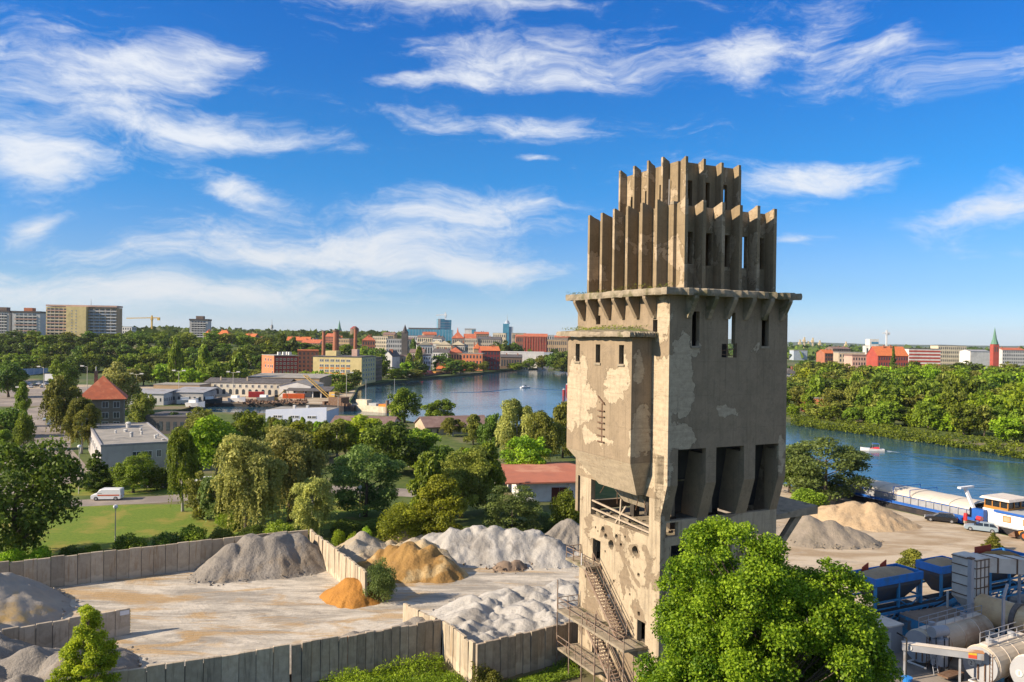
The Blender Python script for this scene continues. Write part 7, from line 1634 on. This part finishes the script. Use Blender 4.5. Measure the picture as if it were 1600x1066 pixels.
tag(sc_.build('scrap', M_RUST), 'rusty scrap strewn along the shipyard quay', 'scrap', None, 'stuff')
ld = thing('wheel_loader', 'orange wheel loader cut by the right edge on the quay', 'loader', (G(1624, 848).x, G(1624, 848).y, .012), radians(120))
for x in (-1.5, 1.5):
    for y in (-1, 1): w_ = MB().tube((x, y * .75, .75), (x, y * 1.25, .75), .75, .75, 16).build('wheel', M_TYRE, ld); MB().tube((x, y * 1.24, .75), (x, y * 1.28, .75), .4, .35, 10).build('rim', mat('orange_skip', (.6, .12, .03)), w_)
MB().box(-2.6, .4, -.9, .9, .8, 2.0).build('engine_hood', mat('loader_orange', (.55, .25, .05)), ld); MB().box(-.6, .8, -.8, .8, 2.0, 3.2).build('cab', M_CARGLASS, ld); MB().box(-.7, .9, -.85, .85, 3.2, 3.35).build('cab_roof', MATS['loader_orange'], ld); MB().bar((.6, 0, 1.6), (2.9, 0, .8), .5).build('arm', MATS['loader_orange'], ld); MB().rings([[(2.8, y, .3), (3.8, y, .2), (3.9, y, .5), (3.0, y, 1.2)] for y in (-1.3, 1.3)]).build('bucket', M_RUST, ld)
# ------------------------------------------------------------------ lamps, billboards, fences
def lamp(label, px, ytop, ybase, ball=False, arms=1):
    o = G(px, ybase); H = P(px, ytop, o.y).z; t = thing('street_lamp', label, 'street lamp', o, 0, 'street lamps left of the tower')
    k_ = max(1, o.y / 220); MB().tube((0, 0, 0), (0, 0, H), .09 * k_, .06 * k_, 8).build('post', mat('lamp_post', (.52, .48, .40), (.45, .41, .34), 3, .7), t)
    if ball: MB().rings([[(cos(a) * r_, sin(a) * r_, H + z) for a in [2 * pi * i / 12 for i in range(12)]] for r_, z in ((.08, -.05), (.26, .08), (.34, .28), (.26, .48), (.08, .58))]).build('globe', mat('lamp_globe', (.8, .8, .8), rough=.3), t, smooth=True)
    else:
        for s in ((-1, 1) if arms == 2 else (-1,)):
            a_ = MB().bar((0, 0, H - .1), (s * 1.4 * k_, 0, H + .15), .09 * k_).build('arm', MATS['lamp_post'], t); MB().box(s * 1.4 * k_ - .45 * k_, s * 1.4 * k_ + .45 * k_, -.2 * k_, .2 * k_, H + .05, H + .05 + .3 * k_).build('lamp_head', wm('white'), a_)
for a in (('globe lamp standing in the lawn behind the back wall', 180, 795, 846, True), ('globe lamp at the road in front of the spruce', 123, 700, 772, True), ('globe lamp beside the red-roofed shed', 773, 728, 790, True), ('globe lamp in the dark trees right of the willows', 562, 764, 808, True), ('small globe lamp at the left edge by the hedge', 15, 652, 676, True),
          ('curved lamp behind the red-roofed house', 136, 573, 612), ('curved lamp behind the right billboard', 68, 574, 612), ('double lamp in front of the tin-roofed warehouses', 213, 585, 626, False, 2), ('double lamp before the grey warehouse', 279, 580, 622, False, 2), ('curved lamp above the hill foot trees', 342, 569, 594), ('double lamp before the long white warehouse', 364, 582, 622, False, 2), ('tall double lamp at the shipyard corner', 541, 583, 634, False, 2),
          ('lamp at the street corner left of the white van', 29, 640, 668), ('thin lamp beside the parking place', 35, 606, 630), ('rusty tall post by the floating crane', 528, 618, 652)): lamp(*a)
def billboard(label, x0, x1, y0, y1, Y):
    a = P(x0, y1, Y); b_ = P(x1, y0, Y); t = thing('billboard', label, 'billboard', ((a.x + b_.x) / 2, Y, 0), 0, 'billboards by the street'); w_ = (b_.x - a.x) / 2
    MB().box(-w_, w_, -.2, .2, a.z, b_.z).build('board', mat('blank_poster', (.70, .70, .72), (.64, .64, .66), .5, .6), t); MB().box(-w_ - .2, w_ + .2, .2, .35, a.z - .2, b_.z + .2).build('frame', wm('lgrey'), t); MB().tube((0, .4, 0), (0, .4, a.z), .3, .3, 8).build('pole', wm('lgrey'), t)
billboard('white billboard on a pole at the left, by the dark round tree', 22, 34, 582, 592, 400); billboard('white billboard on a pole right of the other, over the parking place', 70, 83, 585, 595, 380)
def fence(label, a, b_, h_, m_, n_):
    a = Vector(a); b_ = Vector(b_); t = thing('fence', label, 'fence', (a.x, a.y, 0), atan2(b_.y - a.y, b_.x - a.x)); L = (b_ - a).length; w_ = L / n_; me = MB().box(.03, w_ - .03, -.05, .05, 0, h_).mesh('panel'); me.materials.append(m_)
    for i in range(n_): obj('panel', me, None, t, (i * w_, 0, RND.uniform(-.04, .04)))
M_BLUEF = mat('blue_sheet', (.12, .20, .34), (.17, .26, .40), 1, .6)
fence('blue sheet-metal fence under the robinia at the barge', G(1262, 786)[:2], G(1335, 768)[:2], 2.4, M_BLUEF, 14)
fence('pale blue graffiti wall along the foot of the wooded hill', G(-40, 590)[:2], G(150, 582)[:2], 4.5, mat('blue_wall', (.22, .32, .48), (.34, .42, .55), .2, .8), 20)
fence('grey guard rail behind the parking place', G(-40, 602)[:2], G(86, 598)[:2], 1.6, wm('grey'), 14)
MBs = thing('block_pile', 'low stack of concrete blocks by the blue fence', 'blocks', (G(1288, 790).x, G(1288, 790).y, 0), .4)
for i in range(6): MB().box(-3 + i % 3 * 2, -1.1 + i % 3 * 2, 0, .9, (i // 3) * .85, (i // 3) * .85 + .8).build('block', M_EDGE, MBs)
# ------------------------------------------------------------------ asphalt plant, lower right
TH = radians(26.5)
M_PBLUE = mat('plant_blue', (.025, .20, .56), (.03, .165, .47), 1.2, .5, c3=(.05, .16, .30)); M_PBLUE2 = mat('frame_blue', (.035, .25, .46), (.05, .19, .34), 1.2, .6, c3=(.12, .13, .13))
M_TANK = mat('tank_tan', (.50, .42, .31), (.42, .345, .255), .5, .6, .1, c3=(.33, .24, .16)); M_TGREY = mat('tank_grey', (.34, .345, .36), (.28, .285, .30), .6, .55, c3=(.24, .21, .19)); M_BRASS = mat('drum_brass', (.54, .38, .20), (.42, .28, .15), .6, .4, .15, c3=(.60, .46, .27), spec=.5)
M_SHEET = mat('old_sheet', (.64, .57, .48), (.54, .47, .39), .7, .7, .2, c3=(.42, .20, .09)); M_REDP = mat('red_plate', (.42, .06, .03), (.33, .06, .03), 2, .7)
def bin_(label, x, y, w_, d_, sand, z1=5.7):
    """feed hopper on a blue frame"""
    t = thing('feed_hopper', label, 'hopper', (x, y, .02), TH, 'blue feed hoppers of the asphalt plant'); zf = 3.2
    q = MB(); th = .08
    top = [(0, 0, z1), (w_, 0, z1), (w_, d_, z1), (0, d_, z1)]; mid = [(0, 0, z1 - 1.1), (w_, 0, z1 - 1.1), (w_, d_, z1 - 1.1), (0, d_, z1 - 1.1)]; bot = [(w_ * .25, d_ * .35, zf - .6), (w_ * .75, d_ * .35, zf - .6), (w_ * .75, d_ * .65, zf - .6), (w_ * .25, d_ * .65, zf - .6)]
    q.rings([bot, mid, top], caps=False); q.build('trough', mat('trough_shade', (.06, .075, .10), (.10, .085, .075), 1.2, .7), t)  # dark colour paints in the shadow below the rim
    q = MB()
    for a0, a1, b0, b1 in ((-.08, w_ + .08, -.08, .06), (-.08, w_ + .08, d_ - .06, d_ + .08), (-.08, .06, .06, d_ - .06), (w_ - .06, w_ + .08, .06, d_ - .06)): q.box(a0, a1, b0, b1, z1 - .75, z1 + .05)
    q.build('rim', M_PBLUE, t)
    n_ = 12; r = random.Random(int(x * 10)); rg = [[(.06 + (w_ - .12) * i / n_, .06 + (d_ - .12) * j / n_, z1 - .35 + .75 * sin(pi * i / n_) ** .6 * sin(pi * j / n_) ** .6 + r.uniform(-.06, .06) if 0 < i < n_ and 0 < j < n_ else z1 - .4) for i in range(n_ + 1)] for j in range(n_ + 1)]
    MB().rings(rg, closed=False, caps=False).build('load', sand, t, smooth=True)
    for xx, yy in ((.1, .1), (w_ - .1, .1), (w_ - .1, d_ - .1), (.1, d_ - .1), (w_ / 2, .1)): MB().bar((xx, yy, 0), (xx, yy, z1 - .8), .24).build('leg', M_PBLUE2, t)
    for z in (zf, 1.3):
        for a, c in (((.1, .1, z), (w_ - .1, .1, z)), ((w_ - .1, .1, z), (w_ - .1, d_ - .1, z)), ((.1, d_ - .1, z), (w_ - .1, d_ - .1, z))): MB().bar(a, c, .18).build('beam', M_PBLUE2, t)
    for a, c in (((w_ / 2, .1, 1.3), (w_ - .1, .1, zf)), ((w_ - .1, .1, 1.3), (w_ / 2, .1, zf))): MB().bar(a, c, .10).build('brace', M_PBLUE2, t)
    MB().box(-.4, w_ + .4, d_ * .32, d_ * .68, 1.9, 2.05).build('conveyor', M_TYRE, t)
    for xx in np.arange(0, w_ + .1, .8): MB().tube((xx, d_ * .3, 1.8), (xx, d_ * .7, 1.8), .1, n=8).build('roller', M_TGREY, t)
    return t
ux, uy = cos(TH), sin(TH); bx_, by_ = 38.6, 84.4
def U(u, v=0): return bx_ + ux * u - uy * v, by_ + uy * u + ux * v
t = bin_('blue feed hopper with pale sand at the edge of the big maple', 37.6, 81.5, 7.2, 3.2, M_SAND)
for x in (1.6, 4.4): MB().hexa([(x, 3.0, 5.6), (x + 1.0, 3.0, 5.6), (x + 1.0, 3.1, 5.6), (x, 3.1, 5.6)], [(x + .1, 3.0, 6.0), (x + 1.0, 3.0, 6.4), (x + 1.0, 3.1, 6.4), (x + .1, 3.1, 6.0)]).build('divider_plate', M_REDP, t)
bin_('blue feed hopper with beige sand behind the tall sheet duct', 47.0, 86.4, 4.4, 3.0, M_SAND)
t = bin_('blue feed hopper with ochre sand at the right edge', 54.0, 89.2, 7.2, 3.2, M_OCHRE, 5.6)
MB().box(2.0, 5.0, 3.1, 3.2, 5.5, 6.3).build('divider_plate', M_REDP, t)
cv = thing('belt_conveyor', 'blue belt conveyor rising from the hoppers to the drum', 'conveyor', (43.6, 83.2, .02), TH)
MB().hexa([(0, 0, 1.3), (6.4, 0, 2.6), (6.4, 1.2, 2.6), (0, 1.2, 1.3)], [(0, 0, 1.7), (6.4, 0, 3.0), (6.4, 1.2, 3.0), (0, 1.2, 1.7)]).build('frame', M_PBLUE2, cv); MB().hexa([(.1, .2, 1.703), (6.3, .2, 3.003), (6.3, 1.0, 3.003), (.1, 1.0, 1.703)], [(.1, .2, 1.78), (6.3, .2, 3.08), (6.3, 1.0, 3.08), (.1, 1.0, 1.78)]).build('belt', M_TYRE, cv)
for x, z in ((.6, 1.4), (3.2, 1.9), (5.8, 2.4)): [MB().bar((x, y, 0), (x, y, z), .14).build('leg', M_PBLUE2, cv) for y in (.1, 1.1)]
lc = thing('belt_conveyor', 'long low blue collecting conveyor under the feed hoppers', 'conveyor', (37.2, 80.4, .02), TH)
for y in (0, 1.0): MB().box(0, 26, y, y + .1, 2.25, 2.5).build('side_rail', M_PBLUE2, lc); MB().box(0, 26, y, y + .1, 1.45, 1.6).build('side_rail', M_PBLUE2, lc)
for i in range(26): MB().bar((i, -.01, 1.55), (i + 1, -.01, 2.3) if i % 2 else (i + 1, -.01, 2.3), .07).build('truss_bar', M_PBLUE2, lc)
MB().box(0, 26, .12, .98, 2.3, 2.38).build('belt', M_TYRE, lc)
for i in range(7): [MB().bar((.3 + i * 4.2, y, 0), (.3 + i * 4.2, y, 1.5), .16).build('leg', M_PBLUE2, lc) for y in (.05, 1.05)]
# tall duct and its horizontal run
dt = thing('exhaust_duct', 'tall rusty sheet-metal duct box with a long horizontal run to the right', 'duct', (47.3, 80.5, .02), TH)
MB().box(0, 2.0, 0, 2.6, 3.9, 8.2).build('duct_box', M_SHEET, dt); MB().hexa([(.9, 1.2, 2.4), (1.4, 1.2, 2.4), (1.4, 1.6, 2.4), (.9, 1.6, 2.4)], [(0, 0, 3.9), (2.0, 0, 3.9), (2.0, 2.6, 3.9), (0, 2.6, 3.9)]).build('funnel', M_SHEET, dt)
for z in (4.2, 5.2, 6.2, 7.2, 8.0): MB().box(-.07, 2.07, -.07, 2.67, z, z + .09).build('rib', M_RUST, dt)
for x in (.0, .65, 1.3, 1.95): MB().box(x, x + .08, -.06, 0, 4.0, 8.1).build('rib', M_RUST, dt)
hd = MB().hexa([(2.003, .2, 6.6), (14, -6.5, 6.2), (14, -4.3, 6.2), (2.003, 2.4, 6.6)], [(2.003, .2, 8.1), (14, -6.5, 7.6), (14, -4.3, 7.6), (2.003, 2.4, 8.1)]).build('horizontal_duct', M_SHEET, dt)
for k_ in range(7): u = .08 + k_ * .14; x = 2 + 12 * u; MB().box(x - .06, x + .06, .12 - 6.7 * u, 2.48 - 6.7 * u, 6.55 - .4 * u, 8.16 - .5 * u).build('flange', M_RUST, hd)
for x, y in ((-.2, -.3), (2.2, -.3), (-.2, 2.9), (2.2, 2.9)): MB().bar((x, y, 0), (x, y, 4.2 if y > 0 else 4.2), .16).build('leg', wm('white'), dt)
MB().box(-.3, 2.3, -.4, 3.0, 2.2, 2.35).build('base_frame', M_PBLUE2, dt)
ps = thing('steel_post', 'tall grey steel column in front of the duct box', 'column', (46.0, 79.2, .02), TH); MB().box(-.22, .22, -.2, .2, 0, 8.6).build('column', M_TGREY, ps); MB().box(-.3, .3, -.3, .3, 0, .25).build('foot', M_RUST, ps); MB().box(-.26, .26, -.25, .25, 8.6, 8.75).build('cap', M_RUST, ps)
for (px, py, Y, h_, lb) in ((1567, 1000, 76, 7.2, 'bent grey duct prop right of the drum'), (1592, 960, 84, 7.0, 'thin grey duct prop at the right edge')):
    o = P(px, py, Y); t = thing('duct_prop', lb, 'prop', (o.x, Y, .02)); MB().bar((0, 0, 0), (0, 0, h_ - 1.4), .22).build('shaft', M_TGREY, t); MB().bar((0, 0, h_ - 1.4), (.6, .4, h_ - .2), .2).build('bent_head', M_TGREY, t)
# rotary drum
dr = thing('rotary_drum', 'brass-coloured rotary drying drum lying on rollers', 'drum', (47.6, 80.2, .02), radians(-58))
MB().tube((0, 0, 3.4), (15, 0, 3.0), 1.45, 1.45, 40).build('shell', M_BRASS, dr, smooth=False)
for x in (3.4, 10.5): MB().tube((x, 0, 3.4 - .4 * x / 15), (x + .45, 0, 3.4 - .4 * (x + .45) / 15), 1.66, 1.66, 40).build('tyre_ring', mat('dark_steel', (.10, .09, .085), (.15, .13, .12), 2, .45, metal=.5), dr)
for x in (.2, 1.6, 5.5, 8.0): MB().tube((x, 0, 3.4 - .4 * x / 15), (x + .08, 0, 3.4 - .4 * x / 15), 1.475, 1.475, 40).build('seam', M_BRASS, dr)
MB().tube((-.25, 0, 3.41), (0, 0, 3.4), 1.25, 1.43, 40).build('end_plate', M_BRASS, dr)
for x in (3.6, 10.7):
    for y in (-1, 1): MB().tube((x - .2, y * 1.1, 1.75), (x + .4, y * 1.1, 1.75), .4, n=14).build('roller', M_REDP, dr)
for y in (-1.2, 1.2): MB().box(0, 15, y - .12, y + .12, 1.0, 1.35).build('bed_beam', M_PBLUE2, dr)
for x in (.6, 5, 10, 14): [MB().box(x - .1, x + .1, y - .1, y + .1, 0, 1.0).build('leg', M_PBLUE2, dr) for y in (-1.2, 1.2)]
MB().tube((3.9, -1.9, 1.7), (4.9, -1.9, 1.7), .35, n=12).build('motor', M_REDP, dr); MB().box(1.2, 6.5, -3.0, -2.7, 1.9, 2.3).build('guard_rail', wm('lgrey'), dr)
# tanks
def text_on(t, s, size, M, m_):
    c = bpy.data.curves.new('numeral', 'FONT'); c.body = s; c.size = size; c.extrude = .006; c.align_x = 'CENTER'; c.align_y = 'CENTER'; c.materials.append(m_)
    tmp = bpy.data.objects.new('numeral_curve', c); COL.objects.link(tmp); bpy.context.view_layer.update()
    me = bpy.data.meshes.new_from_object(tmp.evaluated_get(bpy.context.evaluated_depsgraph_get())); bpy.data.objects.remove(tmp); me.name = 'numeral'
    if not me.materials: me.materials.append(m_)
    o = obj('numeral', me, None, t); o.matrix_local = M; return o
M_INK = mat('black_ink', (.01, .01, .015))
def tank(label, x, y, rz, L, r, m_, num, zc=2.0, dome=True):
    t = thing('bitumen_tank', label, 'tank', (x, y, .02), rz, 'bitumen tanks of the asphalt plant'); N = 28
    prof = [(0, .0), (0, .9), (.12, .97), (.3, 1.0), (L - .3, 1.0), (L - .12, .97), (L, .9), (L, 0)]
    MB().rings([[(px, cos(a) * r * max(rr_, .001), zc + sin(a) * r * max(rr_, .001)) for a in [2 * pi * i / N for i in range(N)]] for px, rr_ in prof], caps=False).build('shell', m_, t)
    for px in (.32, L * .28, L * .5, L * .74, L - .4): MB().tube((px, 0, zc), (px + .07, 0, zc), r + .03, r + .03, N).build('band', M_SHEET, t)
    MB().tube((-.05, 0, zc), (0, 0, zc), r * .96, r * .96, N).build('end_plate', M_TGREY, t)
    for px in (L * .18, L * .8): MB().box(px - .25, px + .25, -r * .8, r * .8, 0, zc - r * .55).build('saddle', M_PBLUE2, t)
    MB().box(.5, L - .5, -.35, .35, zc + r - .02, zc + r + .1).build('catwalk', M_SHEET, t)
    for px in (L * .2, L * .7): MB().tube((px, 0, zc + r), (px, 0, zc + r + .45), .3, n=12).build('manhole', M_TGREY, t)
    MB().tube((-.12, r * .45, zc - .1), (-.05, r * .45, zc - .1), .30, .30, 20).build('number_disc', wm('white'), t)
    text_on(t, num, .5, Matrix.Translation((-.125, r * .45, zc - .1)) @ Matrix.Rotation(-pi / 2, 4, 'Z') @ Matrix.Rotation(pi / 2, 4, 'X'), M_INK)
    for yy in (-.5, .1): MB().tube((-.15, yy, zc - r * .8), (-.15, yy, zc + .2), .06, n=6).build('end_pipe', M_RUST, t)
    MB().box(-.3, -.05, -.2, .25, zc + .1, zc + .4).build('valve_box', wm('lgrey'), t)
    for s in (-1, 1):
        q = MB()
        for px in np.arange(.6, L - .4, 1.5): q.bar((px, s * .38, zc + r + .05), (px, s * .38, zc + r + .95), .04)
        for z in (.5, .95): q.bar((.6, s * .38, zc + r + z), (L - .6, s * .38, zc + r + z), .04)
        tag(q.build('catwalk_railing', M_TGREY, t), kind='stuff')
    for yy in (-.62, -.38): MB().bar((-.1, yy - .5, .1), (-.1, yy - .5, zc + r * .8), .045).build('ladder_rail', M_RUST, t)
    for z in np.arange(.4, zc + r * .75, .35): MB().bar((-.1, -1.12, z), (-.1, -.88, z), .03).build('ladder_rung', M_RUST, t)
    MB().tube((-.2, r * .2, .5), (-1.1, r * .2, .5), .09, n=8).tube((-1.1, r * .2, .5), (-1.1, -r, .5), .09, n=8).build('feed_pipe', wm('lgrey'), t)
    for px in (L * .35, L * .6): MB().tube((px, -r * .98, zc - .2), (px + .01, -r * .6, .05), .05, n=6).build('drain_pipe', M_RUST, t)
    return t
tank('big tan bitumen tank numbered 3 beside the big maple', 38.2, 74.0, radians(30), 10.2, 1.5, M_TANK, '3', 1.8)
tank('grey bitumen tank numbered 2 in the lower right corner', 41.6, 70.0, radians(30), 7.0, 1.6, M_TANK, '2', 1.8)
tank('white bitumen tank cut by the lower right corner', 44.2, 67.4, radians(30), 9, 1.6, mat('tank_white', (.58, .56, .52), (.5, .47, .43), .6, .6, c3=(.42, .34, .26)), '1')
# shallow blue-sided container with a dirty lid
ct = thing('blue_container', 'low blue container with a dirt-covered lid behind the tan tank', 'container', (41.2, 78.6, .02), radians(22)); MB().box(0, 6.6, 0, 3.0, 0, 2.3).build('box', M_PBLUE2, ct); MB().hexa([(-.05, -.05, 2.303), (6.65, -.05, 2.303), (6.65, 3.05, 2.303), (-.05, 3.05, 2.303)], [(.2, .2, 2.5), (6.4, .2, 2.5), (6.4, 2.8, 2.5), (.2, 2.8, 2.5)]).build('lid', mat('dirty_lid', (.24, .185, .14), (.18, .14, .11), .8, .95, .5), ct)
for x in np.arange(.1, 6.6, .35): MB().box(x, x + .15, -.06, 0, .1, 2.2).build('corrugation', M_PBLUE2, ct)
# screw conveyor beam and pumps in front
bm_ = thing('screw_conveyor', 'long grey screw conveyor trough with a red warning plate', 'conveyor', (35.3, 71.2, 2.6), radians(-19)); MB().box(0, 6.4, -.25, .25, 0, .6).build('trough', M_TGREY, bm_); MB().box(-.02, 6.42, -.3, .3, .603, .68).build('cover', M_SHEET, bm_)
MB().box(5.2, 5.85, -.275, -.252, .08, .55).build('warning_plate', mat('warning_red', (.6, .08, .04)), bm_); MB().box(5.2, 5.85, -.279, -.2751, .38, .55).build('warning_strip', mat('hazard_yellow', (.6, .42, .03)), bm_)
MB().tube((.55, -.31, .3), (.55, -.25, .3), .24, .24, 18).build('number_disc', wm('white'), bm_); text_on(bm_, '3', .38, Matrix.Translation((.55, -.316, .3)) @ Matrix.Rotation(pi / 2, 4, 'X'), M_INK)
for x in (.2, 4.6): MB().bar((x, 0, -2.6), (x, 0, 0), .16).build('leg', M_TGREY, bm_)
MB().tube((.3, -.5, -2.2), (.3, -.5, 1.2), .07, n=8).tube((.3, -.5, 1.2), (-.5, -.5, 1.6), .07, n=8).build('pipe', M_TYRE, bm_)
fl_ = thing('filter_unit', 'grey filter cylinder with a round cap and hoses in front of the tanks', 'filter', (39.6, 73.0, .02), .3); MB().tube((0, 0, .6), (0, 0, 3.0), .75, .75, 20).build('vessel', M_TGREY, fl_); MB().tube((-.9, 0, 3.6), (.9, .2, 3.5), .5, .5, 16).build('fan_casing', M_TGREY, fl_)
for i in range(7): a = 2 * pi * i / 7; MB().tube((cos(a) * .8, sin(a) * .8, .6), (cos(a) * .8, sin(a) * .8, 3.2), .045, n=5).build('hose', M_TYRE, fl_)
for s in (-1, 1): MB().bar((s * .5, -.5, 0), (s * .5, -.5, .7), .12).build('leg', M_RUST, fl_)
MB().tube((0, 0, 3.0), (0, 0, 3.3), .3, .3, 12).build('neck', M_TGREY, fl_)
lad = thing('ladder', 'small steel ladder standing against the filter cylinder', 'ladder', (38.6, 71.9, .02), .3)
for x in (0, .5): MB().bar((x, 0, 0), (x, .5, 2.0), .05).build('rail', M_TGREY, lad)
for i in range(6): MB().bar((0, .07 + i * .08, .3 + i * .32), (.5, .07 + i * .08, .3 + i * .32), .04).build('rung', M_TGREY, lad)
tr_ = thing('trolley', 'rusty two-wheeled trolley below the filter cylinder', 'trolley', (39.6, 71.0, .02), .5); MB().box(-1.2, 1.2, -.5, .5, .45, .6).build('bed', M_RUST, tr_)
for y in (-.6, .6): MB().tube((.5, y - .1, .35), (.5, y + .1, .35), .35, n=14).build('wheel', M_TYRE, tr_)
bk = thing('bucket', 'blue plastic bucket on the ground by the maple', 'bucket', (35.2, 70.0, .02)); MB().tube((0, 0, 0), (0, 0, .55), .32, .42, 14).build('pail', M_PBLUE, bk); MB().tube((0, 0, .55), (0, 0, .6), .45, .45, 14).build('rim', M_PBLUE, bk)
for a in (((1400, 1000, 73), (1460, 985, 78), 'pipe'), ):
    pass
pp = thing('pipe_run', 'bundle of grey pipes running between the tanks and the drum', 'pipes', (45.5, 76.0, .02), radians(-40))
for i in range(4): MB().tube((0, i * .35, 1.2 + .15 * i), (9, i * .35, 1.0 + .15 * i), .10, n=8).build('pipe', M_TGREY if i % 2 else wm('lgrey'), pp)
for x in (.5, 4.5, 8.5): MB().bar((x, .5, 0), (x, .5, 1.1), .14).build('support', M_PBLUE2, pp)
ck = thing('control_cabinet', 'grey flat-roofed control cabinet partly behind the maple', 'cabinet', (35.6, 76.0, .02), radians(25)); MB().box(0, 3.0, 0, 2.5, 0, 2.6).build('cabin', M_TGREY, ck); MB().box(-.1, 3.1, -.1, 2.6, 2.603, 2.75).build('roof', M_SHEET, ck); MB().box(.6, 1.4, -.04, .02, .1, 2.1).build('door', wm('lgrey'), ck)
weeds('weeds', 'green weeds on the ground below the tanks', [(36, 66), (40, 65), (41, 67.5), (37, 68.5)], 1200, .10, 1.3, 'bright', 15)
# ------------------------------------------------------------------ thin summer haze round the whole place
hz_m = bpy.data.materials.new('haze'); hz_m.use_nodes = True; k = NT(hz_m.node_tree); k.n.clear()
pv = k.new('ShaderNodeVolumePrincipled'); pv.inputs['Color'].default_value = (.86, .92, 1.0, 1); pv.inputs['Density'].default_value = 3.2e-5; pv.inputs['Anisotropy'].default_value = .1
ou = k.new('ShaderNodeOutputMaterial'); k.l.new(pv.outputs[0], ou.inputs['Volume'])
hb = MB().box(-16500, 16500, -400, 20500, -6, 320).build('haze', hz_m); hb['kind'] = 'stuff'; hb['label'] = 'thin pale summer haze over the river and the town'
